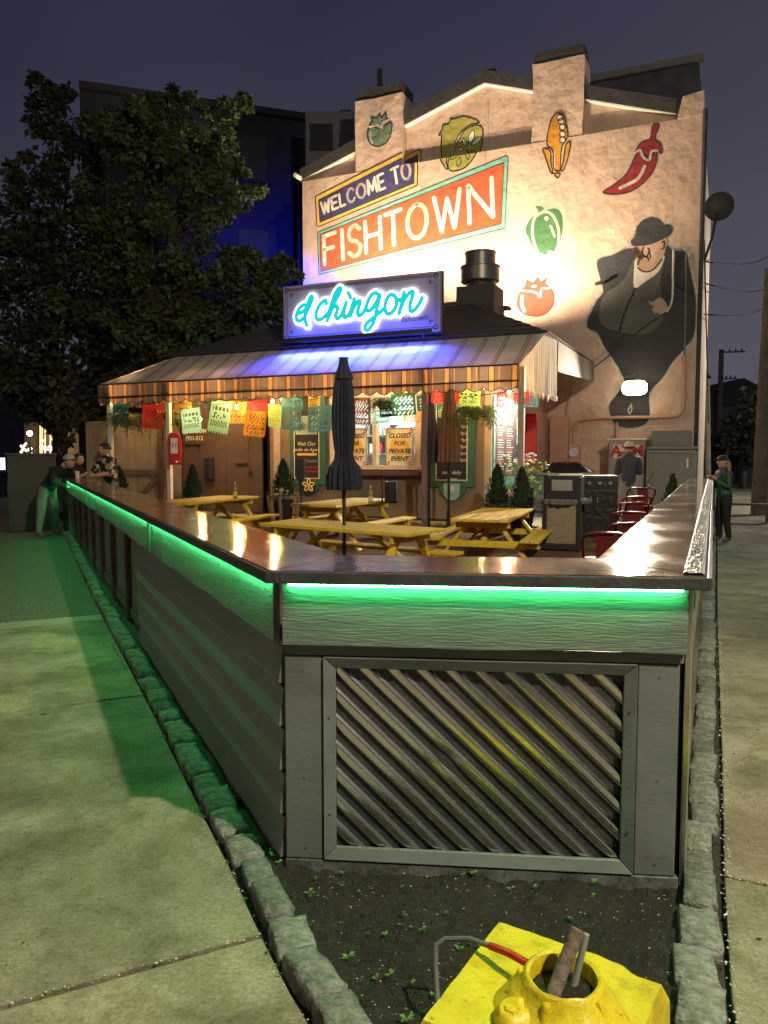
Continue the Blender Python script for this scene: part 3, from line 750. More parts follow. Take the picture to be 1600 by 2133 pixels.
def wuz(r, pts):
    ox, oy, s = RG[r]; return [uz(ox + x * s, oy + y * s, WN) for x, y in pts]
def ribbon_polys(pts, w, closed=False, caps=True):
    P = [Vector((p[0], p[1])) for p in pts]; out = []; n = len(P)
    for i in range(n if closed else n - 1):
        a, b = P[i], P[(i + 1) % n]; d = b - a
        if d.length < 1e-6: continue
        d.normalize(); q = Vector((-d.y, d.x)) * w / 2
        out.append([tuple(a + q), tuple(b + q), tuple(b - q), tuple(a - q)])
    for i in (range(n) if (caps or closed) else range(1, n - 1)):
        out.append([(P[i].x + cos(k * pi / 4) * w / 2, P[i].y + sin(k * pi / 4) * w / 2) for k in range(8)])
    return out
PAINT = {}
def pm(col, nm): return mat('paint_' + nm, col, rough=0.85, var=0.16, vs=2.2, bump=2.2, bs=4.5)
P_blk = pm((.03, .03, .035), 'black'); P_wht = pm((.70, .64, .56), 'cream'); P_red = pm((.62, .09, .035), 'vermilion'); P_navy = pm((.045, .04, .13), 'navy')
P_yel = pm((.70, .43, .08), 'yellow'); P_teal = pm((.17, .42, .36), 'turquoise'); P_grn = pm((.05, .15, .06), 'green'); P_lime = pm((.32, .30, .07), 'olive_lime'); P_dgrn = pm((.13, .19, .14), 'grey_green')
P_corn = pm((.55, .24, .025), 'corn'); P_chil = pm((.25, .022, .03), 'chilli'); P_tom = pm((.55, .045, .025), 'tomato'); P_coat = pm((.045, .046, .052), 'charcoal'); P_vest = pm((.11, .11, .105), 'vest'); P_skin = pm((.50, .33, .25), 'flesh'); P_smoke = pm((.52, .45, .38), 'smoke')
def shape(name, fills, parent=bld):
    """fills: list of (poly_list, mat, layer); the first makes the named part, the rest its sub-parts"""
    root = None
    for k, (polys, m, layer) in enumerate(fills):
        boxes = [(min(p[0] for p in pl) - .01, max(p[0] for p in pl) + .01, min(p[1] for p in pl) - .01, max(p[1] for p in pl) + .01) for pl in polys]
        grp = list(range(len(polys)))
        def find(i):
            while grp[i] != i: i = grp[i]
            return i
        for i in range(len(polys)):
            for j in range(i):
                A, B = boxes[i], boxes[j]
                if A[0] < B[1] and B[0] < A[1] and A[2] < B[3] and B[2] < A[3]: grp[find(i)] = find(j)
        for g in sorted(set(find(i) for i in range(len(polys)))):
            mb = MB()
            for i, pl in enumerate(polys):
                if find(i) == g: paint(mb, pl, layer)
            o = mb.build(name if root is None else 'paint_detail', m, parent if root is None else root)
            if root is None: root = o
    return root
def outl(p, w=.03): return ribbon_polys(p, w, True)
S = lambda r, pts, n=5: wuz(r, catmull(pts, n))
O_ = lambda r, pts, n=5: wuz(r, catmull(pts, n, False))
# banners
yo = wuz(1, [(186, 1118), (850, 783), (868, 795), (862, 1045), (205, 1320), (192, 1312)]); yi = wuz(1, [(206, 1142), (845, 820), (840, 1030), (215, 1290)])
bn = shape('welcome_banner', [([yo], P_yel, 0), ([yi], P_navy, 1), (outl(yo, .025) + outl(yi, .02), P_blk, 2)])
to_ = wuz(1, [(198, 1358), (1455, 848), (1468, 860), (1447, 1330), (215, 1638), (207, 1630)]); ti = wuz(1, [(215, 1372), (1440, 893), (1420, 1300), (222, 1618)])
fb = shape('fishtown_banner', [([to_], P_teal, 0), ([ti], P_red, 1), (outl(to_, .02) + outl(ti, .02), P_blk, 2)])
STK = {'W': [[(0, 1), (.25, 0), (.5, .85), (.75, 0), (1, 1)]], 'E': [[(.9, 1), (0, 1), (0, 0), (.9, 0)], [(0, .5), (.75, .5)]], 'L': [[(0, 1), (0, 0), (.85, 0)]],
       'C': [[(.95, .82), (.7, .99), (.35, .97), (.08, .7), (.05, .35), (.3, .04), (.7, .02), (.95, .2)]], 'O': [[(.5, 1), (.15, .85), (0, .5), (.15, .14), (.5, 0), (.85, .14), (1, .5), (.85, .85), (.5, 1)]],
       'M': [[(0, 0), (.08, 1), (.5, .2), (.92, 1), (1, 0)]], 'T': [[(0, 1), (1, 1)], [(.5, 1), (.5, 0)]], 'F': [[(.9, 1), (0, 1), (0, 0)], [(0, .52), (.75, .52)]], 'I': [[(.5, 1), (.5, 0)]],
       'S': [[(.92, .85), (.6, 1), (.2, .95), (.05, .75), (.25, .55), (.7, .45), (.95, .25), (.8, .05), (.4, 0), (.05, .15)]], 'H': [[(0, 1), (0, 0)], [(1, 1), (1, 0)], [(0, .5), (1, .5)]], 'N': [[(0, 0), (0, 1), (1, 0), (1, 1)]]}
def quadtext(txt, q, widths, wd, m, parent, layer):
    tot = sum(widths) ; x = 0
    for ch, wv_ in zip(txt, widths):
        if ch != ' ':
            mb = MB()
            for st in STK[ch]:
                pts = catmull(st, 4, False) if ch in 'OCS' else st
                pp = []
                for a, b in pts:
                    s_ = (x + (.13 + .74 * a) * wv_) / tot
                    lo = Vector(q[0]).lerp(Vector(q[1]), s_); hi = Vector(q[3]).lerp(Vector(q[2]), s_); pp.append(tuple(lo.lerp(hi, b)))
                for pl in ribbon_polys(wuz(1, pp), wd): paint(mb, pl, layer)
            mb.build('letter', m, parent)
        x += wv_
quadtext('WELCOME TO', [(222, 1240), (832, 985), (815, 880), (212, 1165)], [1.1, .85, .75, 1.0, 1.15, 1.15, .85, .55, 1.0, 1.15], .068, P_wht, bn, 3)
quadtext('FISHTOWN', [(232, 1575), (1395, 1245), (1385, 985), (225, 1390)], [.8, .35, .8, .95, 1.0, 1.25, 1.65, 1.5], .112, P_wht, fb, 3)
# vegetables
b1 = S(1, [(530, 690), (560, 655), (610, 665), (660, 640), (690, 625), (690, 690), (660, 755), (600, 785), (545, 760)])
c1 = wuz(1, [(545, 638), (565, 622), (555, 590), (590, 600), (612, 565), (625, 595), (655, 555), (655, 585), (663, 600), (630, 615), (627, 665), (605, 640), (560, 655)])
shape('painted_tomatillo', [([b1, c1], P_dgrn, 0), (outl(b1, .03) + outl(c1, .03), P_blk, 1), (ribbon_polys(O_(1, [(552, 690), (550, 725), (562, 760)]), .06) + ribbon_polys(O_(1, [(545, 655), (600, 645), (628, 668), (632, 625), (665, 610)]), .05), P_wht, 2)])
b1 = S(1, [(1005, 690), (985, 690), (1010, 650), (1015, 620), (1055, 610), (1068, 572), (1085, 580), (1150, 562), (1225, 580), (1255, 605), (1190, 625), (1120, 690), (1075, 790), (1058, 880), (1062, 940), (1020, 880), (1002, 780)])
b2 = S(1, [(1235, 622), (1278, 640), (1280, 720), (1255, 830), (1190, 920), (1110, 950), (1070, 930), (1075, 850), (1110, 740), (1165, 655)])
segs = [S(1, [(x - dx, y - dy), (x + dy * .4, y - dx * .4), (x + dx, y + dy), (x - dy * .4, y + dx * .4)], 4) for x, y, dx, dy in ((1205, 700, -14, 45), (1240, 728, -32, 26), (1158, 735, 12, 28), (1135, 782, 22, 10), (1110, 850, 26, -24), (1140, 890, 8, -32), (1195, 840, -8, -34), (1222, 800, -20, -12), (1180, 795, 6, 10))]
shape('painted_lemon', [([b1], P_lime, 0), ([b2], P_lime, 1), (outl(b1, .03) + outl(b2, .03) + sum([outl(s_, .02) for s_ in segs], []), P_blk, 3), (segs[:4], P_wht, 2), (ribbon_polys(O_(1, [(1250, 612), (1190, 632), (1110, 710), (1075, 800), (1060, 930)]), .07), P_wht, 2)])
b1 = S(2, [(330, 512), (365, 535), (385, 650), (350, 720), (340, 850), (320, 862), (300, 840), (295, 740), (260, 700), (275, 590), (300, 530)])
l1 = S(2, [(235, 730), (280, 740), (285, 820), (298, 875), (280, 865), (255, 790)]); l2 = S(2, [(403, 690), (375, 705), (360, 800), (345, 860), (365, 850), (388, 780)]); l3 = S(2, [(305, 880), (340, 880), (325, 905)])
kern = [S(2, [(x - 14, y - 12), (x + 12, y - 15), (x + 15, y + 12), (x - 12, y + 15)], 3) for x, y in ((337, 540), (346, 562), (354, 598), (354, 640), (355, 675))]
shape('painted_corn', [([b1, l1, l2, l3], P_corn, 0), (sum([outl(x, .028) for x in (b1, l1, l2, l3)], []) + sum([outl(k, .022) for k in kern], []), P_blk, 2), (kern, P_wht, 1), (ribbon_polys(O_(2, [(283, 730), (300, 770), (300, 860)]), .06) + ribbon_polys(O_(2, [(372, 700), (352, 760), (345, 850)]), .05), P_wht, 1)])
b1 = S(2, [(600, 990), (650, 955), (740, 880), (800, 760), (825, 735), (870, 780), (915, 745), (928, 770), (905, 860), (840, 940), (760, 990), (660, 1005)])
c1 = S(2, [(795, 745), (830, 690), (885, 665), (900, 590), (920, 572), (938, 590), (915, 665), (950, 700), (955, 757), (920, 735), (895, 775), (865, 780), (840, 745), (815, 730)])
shape('painted_chilli', [([b1], P_chil, 0), ([c1], P_chil, 1), (outl(b1, .025) + outl(c1, .025), P_blk, 2), (ribbon_polys(O_(2, [(797, 750), (825, 738), (845, 780), (880, 795), (895, 745), (930, 740)]), .055) + ribbon_polys(O_(2, [(852, 835), (810, 910), (705, 965)]), .075), P_wht, 3)])
b1 = S(3, [(130, 150), (165, 95), (210, 70), (260, 45), (320, 40), (355, 80), (358, 180), (335, 260), (315, 280), (305, 305), (275, 298), (255, 325), (215, 310), (180, 290), (150, 230), (130, 190)])
st = S(3, [(190, 28), (230, 30), (243, 50), (212, 75), (205, 50)])
shape('painted_green_pepper', [([b1, st], P_grn, 0), (ribbon_polys(O_(3, [(212, 325), (180, 240), (172, 160), (190, 95), (250, 62), (300, 90), (330, 170), (330, 270)]), .065) + ribbon_polys(O_(3, [(283, 150), (300, 190), (306, 212)]), .06) + [S(3, [(245, 95), (262, 90), (270, 105), (255, 117)], 3)] + outl(b1, .02), P_wht, 1)])
b1 = S(3, [(80, 600), (100, 545), (150, 530), (210, 545), (270, 525), (303, 560), (295, 630), (250, 680), (190, 695), (120, 680), (85, 640)])
c1 = wuz(3, [(108, 525), (130, 512), (140, 475), (175, 495), (205, 460), (222, 490), (260, 463), (250, 500), (275, 515), (230, 525), (220, 575), (195, 545), (130, 540)])
shape('painted_tomato', [([b1], P_tom, 0), ([c1], P_tom, 1), (outl(b1, .025) + outl(c1, .02), P_blk, 2), (ribbon_polys(O_(3, [(112, 575), (108, 620), (125, 665)]), .075) + ribbon_polys(O_(3, [(105, 540), (190, 550), (220, 580), (228, 530), (275, 525)]), .045) + [S(3, [(165, 515), (185, 505), (198, 515), (180, 522)], 3)], P_wht, 3)])
# the hatted stout man (painted)
body = S(9, [(545, 385), (450, 385), (330, 440), (225, 470), (190, 520), (215, 640), (250, 770), (200, 840), (150, 930), (105, 1040), (115, 1105), (195, 1145), (250, 1260), (320, 1360), (400, 1490), (440, 1600), (380, 1690), (305, 1790), (310, 1880), (350, 1970), (440, 2005), (560, 2000), (640, 1960), (670, 1880), (668, 1690), (780, 1560), (870, 1420), (990, 1280), (1070, 1160), (1085, 960), (1080, 800), (1030, 560), (990, 415), (880, 400), (810, 350), (680, 400)], 4)
vest = S(9, [(530, 480), (450, 640), (370, 720), (260, 800), (210, 960), (220, 1050), (300, 1110), (420, 1140), (560, 1160), (700, 1130), (790, 1000), (780, 830), (760, 700), (790, 520), (700, 620), (530, 740)], 4)
shirt = S(9, [(545, 470), (525, 600), (530, 740), (620, 690), (740, 600), (795, 500), (790, 440), (650, 480)], 4)
face = S(9, [(550, 380), (545, 470), (560, 560), (620, 595), (700, 575), (770, 500), (815, 380), (820, 290), (700, 300), (580, 340)], 4)
hat = S(9, [(500, 310), (540, 265), (550, 200), (600, 130), (680, 105), (750, 125), (785, 170), (840, 170), (868, 210), (850, 260), (780, 305), (680, 345), (570, 362), (510, 350)], 5)
hand = S(9, [(660, 860), (700, 865), (750, 830), (790, 840), (830, 910), (825, 950), (770, 980), (740, 960), (715, 975), (690, 940), (705, 900), (675, 895)], 4)
smoke = S(9, [(165, 245), (230, 215), (330, 200), (410, 225), (450, 300), (500, 360), (440, 350), (390, 300), (300, 285), (210, 280)], 5)
line = lambda pts, w_=.03: ribbon_polys(O_(9, pts), w_)
mm = shape('painted_man', [(outl(body, .11) + outl(hat, .10), P_wht, 0), ([body], P_coat, 1), ([vest], P_vest, 2), ([shirt], P_wht, 3), ([face, hand], P_skin, 4), ([hat], P_coat, 5), ([smoke], P_smoke, 1),
     (line([(535, 745), (470, 900), (410, 1060), (395, 1140)]) + line([(560, 560), (620, 595), (700, 575), (780, 480)]) + line([(610, 370), (600, 430), (640, 455), (665, 400), (650, 380)]) + line([(560, 530), (585, 470), (640, 460), (660, 490)]) + line([(775, 330), (800, 320), (795, 380), (770, 390)]) + line([(665, 400), (678, 470)], .022), P_blk, 6),
     (line([(535, 395), (590, 465)], .12), pm((.13, .09, .08), 'cigar'), 7), ([S(9, [(x - 8, y - 8), (x + 8, y - 8), (x + 8, y + 8), (x - 8, y + 8)], 2) for x, y in ((535, 755), (515, 805), (485, 860), (458, 920), (432, 990), (418, 1055), (408, 1110))], P_blk, 6),
     (line([(500, 1795), (475, 1840), (485, 1880), (505, 1840), (500, 1795)], .03), P_wht, 3)])
# wall seam
mb = MB(); 
for pl in ribbon_polys([uz(1012, 200, WN), uz(1012, 520, WN)], .02): paint(mb, pl, 0)
mb.build('wall_seam', pm((.40, .27, .22), 'seam'), bld)
# pink conduits, meter and panel fixed to the wall
M_pinkp = mat('pink_painted_metal', (0.50, 0.27, 0.21), rough=0.55, var=0.08)
def wp(x, y, n): u_, z_ = uz(x, y, n); return L(u_, n, z_)
def pipe(pxs, r, m=M_pinkp, n=WN + .06, name='conduit'):
    mb = MB(); mb.tube([wp(x, y, n) for x, y in catmull(pxs, 4, False)], r, 8); return mb.build(name, m, bld, smooth=True)
pipe([(1195, 928), (1195, 905), (1200, 884), (1215, 874), (1280, 870), (1395, 868), (1418, 860), (1424, 845), (1425, 800), (1426, 740)], .04); pipe([(1426, 739), (1428, 640), (1429, 530)], .022, mat('grey_conduit', (.16, .16, .17), rough=.5))
pipe([(1284, 912), (1285, 880)], .03); pipe([(1183, 905), (1182, 850), (1190, 820), (1190, 800)], .035)
pipe([(1403, 520), (1402, 560), (1400, 625), (1388, 650)], .025, M_whitetrim); pipe([(1388, 650), (1330, 690), (1270, 740), (1205, 790)], .015, M_darkroof, name='cable')
pipe([(1424, 520), (1410, 540), (1405, 580), (1420, 600), (1440, 610)], .015, M_darkroof, name='cable')
pipe([(1240, 592), (1255, 586), (1268, 578)], .04, M_darkroof, n=WN + .12, name='wall_bracket')
for k in range(4):
    pipe([(1075, 934 + k * 6), (1145, 931 + k * 6)], .022, n=WN + .05)
pipe([(1075, 962), (1100, 960), (1112, 965), (1135, 962), (1142, 975)], .03)
def wbox(name, x0, y0, x1, y1, n0, n1, m, parent, bev=.01):
    a = uz(x0, y1, n0); b = uz(x1, y0, n0); mb = MB()
    mb.box(L((a[0] + b[0]) / 2, (n0 + n1) / 2, (a[1] + b[1]) / 2), (abs(b[0] - a[0]), abs(n0 - n1), abs(b[1] - a[1])))
    return mb.build(name, m, parent, bevel=bev)
wbox('electrical_panel', 1144, 866, 1184, 966, WN + .2, WN + .01, M_pinkp, bld)
mt = wbox('meter_box', 1184, 925, 1208, 963, WN + .18, WN + .01, M_pinkp, bld)
mb = MB(); mb.lathe([(.12, -.02), (.12, .05), (.09, .08)], wp(1195, 943, WN + .2), 18, ax=Matrix.Rotation(pi / 2, 3, 'X')); mb.build('meter_glass', mat('meter_glass', (.6, .65, .7), rough=.15, var=.05), mt, smooth=True)
# round dish on an arm at the far corner
dish = thing('satellite_dish', 'dark round dish on a bent arm fixed to the mural building corner', 'dish', W(URT + .1, WN - 1.0, 6.2))
c = PY(1498, 430, 19.0) - Vector(dish.location); mb = MB()
ax = Vector((-.5, -1, -.1)).to_track_quat('Z', 'Y').to_matrix()
mb.lathe([(.02, -.12), (.2, -.09), (.33, -.01), (.34, .0), (.2, -.07), (.02, -.1)], c, 24, ax=ax); mb.build('reflector', mat('dish_grey', (.05, .05, .055), rough=.6), dish, smooth=True)
mb = MB(); mb.tube([(0, 0, 0), c * .5 + Vector((0, 0, -.15)), c + Vector((0, .1, -.1))], .035, 8); mb.build('arm', MATS['dish_grey'], dish)
# ------------------------------------------------------------------ floodlights
M_black = mat('black_metal', (0.02, 0.02, 0.022), rough=0.45, var=0.2)
M_lens = glow('floodlight_lens', (1.0, 0.80, 0.52), 40.0)
fl = fthing('wall_floodlight', 'blazing floodlight fixed to the wall over the painted man\'s legs', 'floodlight')
p = wp(1322, 808, WN + .42)
mb = MB(); mb.box(p + Vector((0, .07, 0)), (.50, .10, .28)); mb.build('housing', M_black, fl, bevel=.01)
mb = MB(); mb.tube([p + Vector((0, .1, 0)), p + Vector((0, .45, .05))], .03, 8); mb.build('arm', M_black, fl)
mb = MB(); mb.prism([(.27 * math.copysign(abs(cos(a * pi / 12)) ** .6, cos(a * pi / 12)), .165 * math.copysign(abs(sin(a * pi / 12)) ** .6, sin(a * pi / 12))) for a in range(24)], lambda a, b, t: p + Vector((a, t, b)), -.02, .018); mb.build('lens', M_lens, fl)
lamp('flood_beam', 'SPOT', fl, p + Vector((0, -.03, 0)), 3900, (1.0, .82, .60), .14, 86, p + Vector((-.4, -14.5, -2.6)), .7)
for (x, y, en, lab) in ((1048, 634, 1600, 'hot white floodlight on the stand roof beside the exhaust vent, washing the mural'), (765, 592, 1350, 'warm floodlight on the stand roof hidden behind the neon sign')):
    f2 = fthing('roof_floodlight', lab, 'floodlight'); n_ = WN + 1.75
    u_, z_ = uz(x, y, n_)
    p = L(u_, n_, z_)
    mb = MB(); mb.box(p + Vector((0, -.02, -.09)), (.34, .26, .08)); mb.build('housing', M_black, f2, bevel=.01)
    mb = MB(); mb.bar(p + Vector((0, 0, -.12)), L(u_, n_, 3.6), .05, .05); mb.build('stand', M_black, f2)
    mb = MB(); mb.box(p + Vector((0, .0, -.043)), (.30, .2, .012)); mb.build('lens', M_lens, f2)
    lamp('uplight_beam', 'SPOT', f2, p, en, (1.0, .77, .50), .08, 150, p + Vector((0, 1.0, 1.9)), .6)
# ================================================================== FOOD STAND
GZ = 0.352
M_tan = mat('tan_wall', (0.20, 0.145, 0.10), rough=0.8, var=0.10, vs=2, bump=0.25)
M_brown = mat('brown_door', (0.085, 0.055, 0.042), rough=0.6, var=0.12, vs=3)
M_green = mat('green_frame', (0.035, 0.115, 0.075), rough=0.5, var=0.08)
M_chalk = mat('menu_black', (0.022, 0.017, 0.018), rough=0.6, var=0.3)
M_cream = mat('cream_sign', (0.78, 0.70, 0.52), rough=0.7, var=0.06)
M_gold = mat('gold_paint', (0.75, 0.47, 0.10), rough=0.6, var=0.08)
M_ink = mat('ink_navy', (0.02, 0.02, 0.05), rough=0.7)
M_redp = mat('red_print', (0.6, 0.05, 0.05), rough=0.7)
M_whitep = mat('white_print', (0.75, 0.72, 0.66), rough=0.7)
M_pinkwall = mat('stand_pink_wall', (0.52, 0.30, 0.24), rough=0.85, var=0.08, bump=0.3)
M_navyrec = mat('dark_recess', (0.012, 0.012, 0.02), rough=0.8)
M_shing = mat('roof_shingle', (0.040, 0.036, 0.040), rough=0.9, var=0.35, vs=14, bump=0.9, bs=30)
stand = fthing('food_stand', 'low brown food stand with dark hip roof and lit serving window', 'building')
SU0, SU1 = -6.6, 0.66; WU0, WU1, WZ0, WZ1 = -2.62, -.76, 1.36, 2.78
def fbox(name, u0, u1, z0, z1, n0, n1, m, parent=stand, bev=0.0):
    mb = MB(); mb.box(L((u0 + u1) / 2, (n0 + n1) / 2, (z0 + z1) / 2), (abs(u1 - u0), abs(n1 - n0), abs(z1 - z0))); return mb.build(name, m, parent, bevel=bev)
fbox('front_wall', -4.13, WU0, GZ, 3.72, 0, -.14, M_tan); fbox('front_wall', WU1, SU1, GZ, 3.72, 0, -.14, M_tan)
fbox('front_wall', WU0, WU1, GZ, WZ0, 0, -.14, M_tan); fbox('front_wall', WU0, WU1, WZ1, 3.72, 0, -.14, M_tan)
fbox('front_wall', SU0, -4.13, 2.45, 3.72, -.05, -.19, M_brown)
fbox('skirting', -4.13, SU1 + .01, GZ, GZ + .05, .015, .001, M_black)
fbox('side_wall', SU1 - .14, SU1, GZ, 3.72, -.142, -5, M_pinkwall); fbox('side_wall', SU0, SU0 + .14, GZ, 3.72, -.2, -5, M_brown)
fbox('back_wall', SU0 + .14, SU1 - .14, GZ, 3.72, -4.8, -4.95, M_tan)
fbox('corner_trim', SU1 - .10, SU1 + .03, GZ, 3.70, .03, -.10, mat('pale_trim', (.42, .33, .25), rough=.7))
fbox('corner_trim', -4.02, -3.86, GZ, 3.70, .035, .003, MATS['pale_trim'])
fbox('recess', -4.36, -4.13, GZ, 2.45, -.25, -.3, M_navyrec)
# hip roof, overhanging right; courses of shingles stepped as real ledges
EU0, EU1, EN0, EN1, EZ = -6.9, 1.72, .06, -4.95, 3.80
RU0, RU1, RN, RZ = -4.1, -.75, -2.5, 5.0
mb = MB(); NC = 11
for k in range(NC):
    t0, t1 = k / NC, (k + 1) / NC
    def ring(t, dz): return [L(EU0 + (RU0 - EU0) * t, EN0 + (RN - EN0) * t, EZ + (RZ - EZ) * t + dz), L(EU1 + (RU1 - EU1) * t, EN0 + (RN - EN0) * t, EZ + (RZ - EZ) * t + dz),
                             L(EU1 + (RU1 - EU1) * t, EN1 + (RN - EN1) * t, EZ + (RZ - EZ) * t + dz), L(EU0 + (RU0 - EU0) * t, EN1 + (RN - EN1) * t, EZ + (RZ - EZ) * t + dz)]
    a, b = ring(t0, .022), ring(t1, 0); c = ring(t0, -.0)
    for i in range(4):
        j = (i + 1) % 4; mb.quad(a[i], a[j], b[j], b[i]); mb.quad(c[i], c[j], a[j], a[i])
mb.quad(*[L(EU0, EN0, EZ - .02), L(EU1, EN0, EZ - .02), L(EU1, EN1, EZ - .02), L(EU0, EN1, EZ - .02)])
mb.build('roof', M_shing, stand)
# brown double door, telephone, and notice
d = None
for (a, b_) in ((-5.98, -5.30), (-5.29, -4.70), (-4.69, -4.37)):
    d = fbox('door', a, b_, GZ + .02, 2.44, -.06, -.12, M_brown, bev=.006)
    if a == -5.29:
        mb = MB(); q = wp(505, 966, -.03); mb.bar(q + Vector((-.18, 0, 0)), q + Vector((.12, 0, 0)), .03, .025); mb.build('handle', M_black, d)
        mb = MB(); q = wp(522, 985, -.04); mb.box(q, (.07, .03, .09)); mb.build('lock', M_black, d)
fbox('wall_panel', -6.59, -5.99, GZ, 2.44, -.10, -.18, M_brown)
ns = fthing('notice_sign', 'dark brown notice with pale printed letters beside the double door', 'sign')
fbox('board', -6.45, -5.80, 1.86, 2.24, -.045, -.058, M_brown, ns)
ftext('ROBINSON', .13, M_whitep, ns, -6.12, -.041, 2.15, bold=.003); ftext('(931-312', .13, M_whitep, ns, -6.12, -.041, 1.99, bold=.003)
ph = fthing('wall_telephone', 'black telephone box fixed on the brown door panel', 'telephone')
q = uz(438, 976, -.05); fbox('body', q[0] - .11, q[0] + .11, q[1] - .25, q[1] + .25, .04, -.055, M_black, ph, .02); fbox('handset', q[0] + .02, q[0] + .09, q[1] - .22, q[1] + .2, .085, .045, M_black, ph, .02)
# serving window: frame, panes, sill, lit kitchen
fr = fbox('window_frame', WU0 - .06, WU1 + .06, WZ1 - .02, WZ1 + .07, .05, -.12, M_whitetrim)
M_wframe = mat('cream_window_frame', (.66, .52, .36), rough=.5, var=.05)
for (a, b_, c, d_) in ((WU0 - .06, WU0 + .03, WZ0 - .02, WZ1 - .02), (WU1 - .06, WU1 + .05, WZ0 - .02, WZ1 - .02), ((WU0 + WU1) / 2 - .04, (WU0 + WU1) / 2 + .04, WZ0 + .055, WZ1 - .02)):
    fbox('window_jamb', a, b_, c, d_, .05, -.12, M_wframe, bev=.006)
fbox('window_sill', WU0 - .02, WU1 + .02, WZ0 - .03, WZ0 + .05, .10, -.12, M_wframe, bev=.006)
fbox('counter_ledge', WU0 - .1, WU1 + .12, WZ0 - .14, WZ0 - .05, .22, .002, M_brown, bev=.006)
M_glass = bpy.data.materials.new('window_glass'); M_glass.use_nodes = True
t = M_glass.node_tree; b = t.nodes['Principled BSDF']; b.inputs['Base Color'].default_value = (.9, .95, .95, 1); b.inputs['Roughness'].default_value = .02
tr = _n(t, 'ShaderNodeBsdfTransparent'); gl = _n(t, 'ShaderNodeBsdfGlossy'); gl.inputs['Roughness'].default_value = .02
mx = _n(t, 'ShaderNodeMixShader'); mx.inputs[0].default_value = .08
t.links.new(tr.outputs[0], mx.inputs[1]); t.links.new(gl.outputs[0], mx.inputs[2]); t.links.new(mx.outputs[0], t.nodes['Material Output'].inputs['Surface'])
mid = (WU0 + WU1) / 2
fbox('window_pane', WU0 + .03, mid - .04, WZ0 + .05, WZ1 - .02, -.04, -.046, M_glass); fbox('window_pane', mid + .04, WU1 - .06, WZ0 + .05, WZ1 - .02, -.05, -.056, M_glass)
# kitchen interior
M_kit = mat('kitchen_white', (.62, .66, .62), rough=.5, var=.08, vs=3); M_steel = mat('kitchen_steel', (.55, .57, .58), rough=.25, metal=.9, var=.2, vs=5)
fbox('kitchen_wall', WU0 - .5, WU1 + .5, GZ, 3.3, -1.95, -2.0, M_kit); fbox('kitchen_wall', WU0 - .5, WU0 - .45, GZ, 3.3, -.15, -1.94, M_kit); fbox('kitchen_wall', WU1 + .45, WU1 + .5, GZ, 3.3, -.15, -1.94, M_kit)
fbox('kitchen_ceiling', WU0 - .5, WU1 + .5, 3.31, 3.36, -.15, -2.0, M_kit)
fbox('kitchen_shelf', WU0 - .4, WU1 + .4, 2.02, 2.06, -1.4, -1.93, M_steel); fbox('kitchen_shelf', WU0 - .4, WU1 + .4, 1.62, 1.66, -1.3, -1.93, M_steel)
for k in range(14):
    u_ = WU0 + .0 + k * .15; h_ = random.uniform(.1, .3); fbox('shelf_jar', u_, u_ + random.uniform(.08, .13), 2.062, 2.062 + h_, -1.5, -1.7, random.choice([M_kit, M_steel, M_black, M_whitep]))
    h_ = random.uniform(.08, .25); fbox('shelf_jar', u_, u_ + random.uniform(.08, .13), 1.662, 1.662 + h_, -1.4, -1.6, random.choice([M_kit, M_steel, M_black, M_redp, M_whitep]))
fbox('kitchen_tube_light', WU0, WU1, 3.22, 3.27, -.9, -1.0, glow('kitchen_tube', (.9, 1, .95), 12))
lamp('kitchen_light', 'AREA', stand, L(mid, -.95, 3.2), 130, (.92, 1, .95), 1.6, sy=.3)
# posters on the glass
def poster(px, lab):
    u_, z_ = uz(px, 932, -.03); pz = z_
    r = fthing('closed_poster', lab, 'poster', 'closed posters on the serving window')
    fbox('sheet', u_ - .30, u_ + .30, pz - .385, pz + .385, -.030, -.034, M_cream, r)
    mb = MB(); mb.lathe([(.20, -.001), (.20, .001)], L(u_, -.028, pz + .02), 24, ax=Matrix.Rotation(pi / 2, 3, 'X')); mb.build('sun_disc', M_gold, r)
    for k, tx in enumerate(('CLOSED', 'FOR', 'PRIVATE', 'EVENT')): ftext(tx, .125, M_ink, r, u_, -.025, pz + .225 - k * .15, shear=.25, bold=.003, ext=.001)
    mb = MB()
    for (sx_, sz_) in ((-1, -1), (-1, 1), (1, -1), (1, 1)):
        mb.tube([L(u_ + sx_ * .285 + .035 * cos(a_ * pi / 5), -.026, pz + sz_ * .37 + .035 * sin(a_ * pi / 5)) for a_ in range(11)], .008, 5, cap=False)
    for sx_ in (-1, 1):
        mb.tube([L(u_ + sx_ * .285 + .014 * sin(k * .9), -.026, pz - .33 + .66 * k / 50) for k in range(51)], .006, 4)
        mb.tube([L(u_ - .25 + .5 * k / 40, -.026, pz + sx_ * .365 + .012 * sin(k * .9)) for k in range(41)], .006, 4)
    mb.build('border', M_ink, r)
    mb = MB()
    for (sx_, sz_) in ((-1, -1), (-1, 1), (1, -1), (1, 1)):
        for (dx, dz) in ((0, 0), (.04, 0), (.02, .035)): mb.lathe([(.016, -.001), (.016, .001)], L(u_ + sx_ * (.21 + dx * .8), -.026, pz + sz_ * (.29 + dz)), 6, ax=Matrix.Rotation(pi / 2, 3, 'X'))
    mb.build('corner_flowers', M_redp, r)
poster(832, 'cream closed for private event poster, wholly visible on the right pane'); poster(737, 'cream closed for private event poster, half hidden behind the dark umbrella')
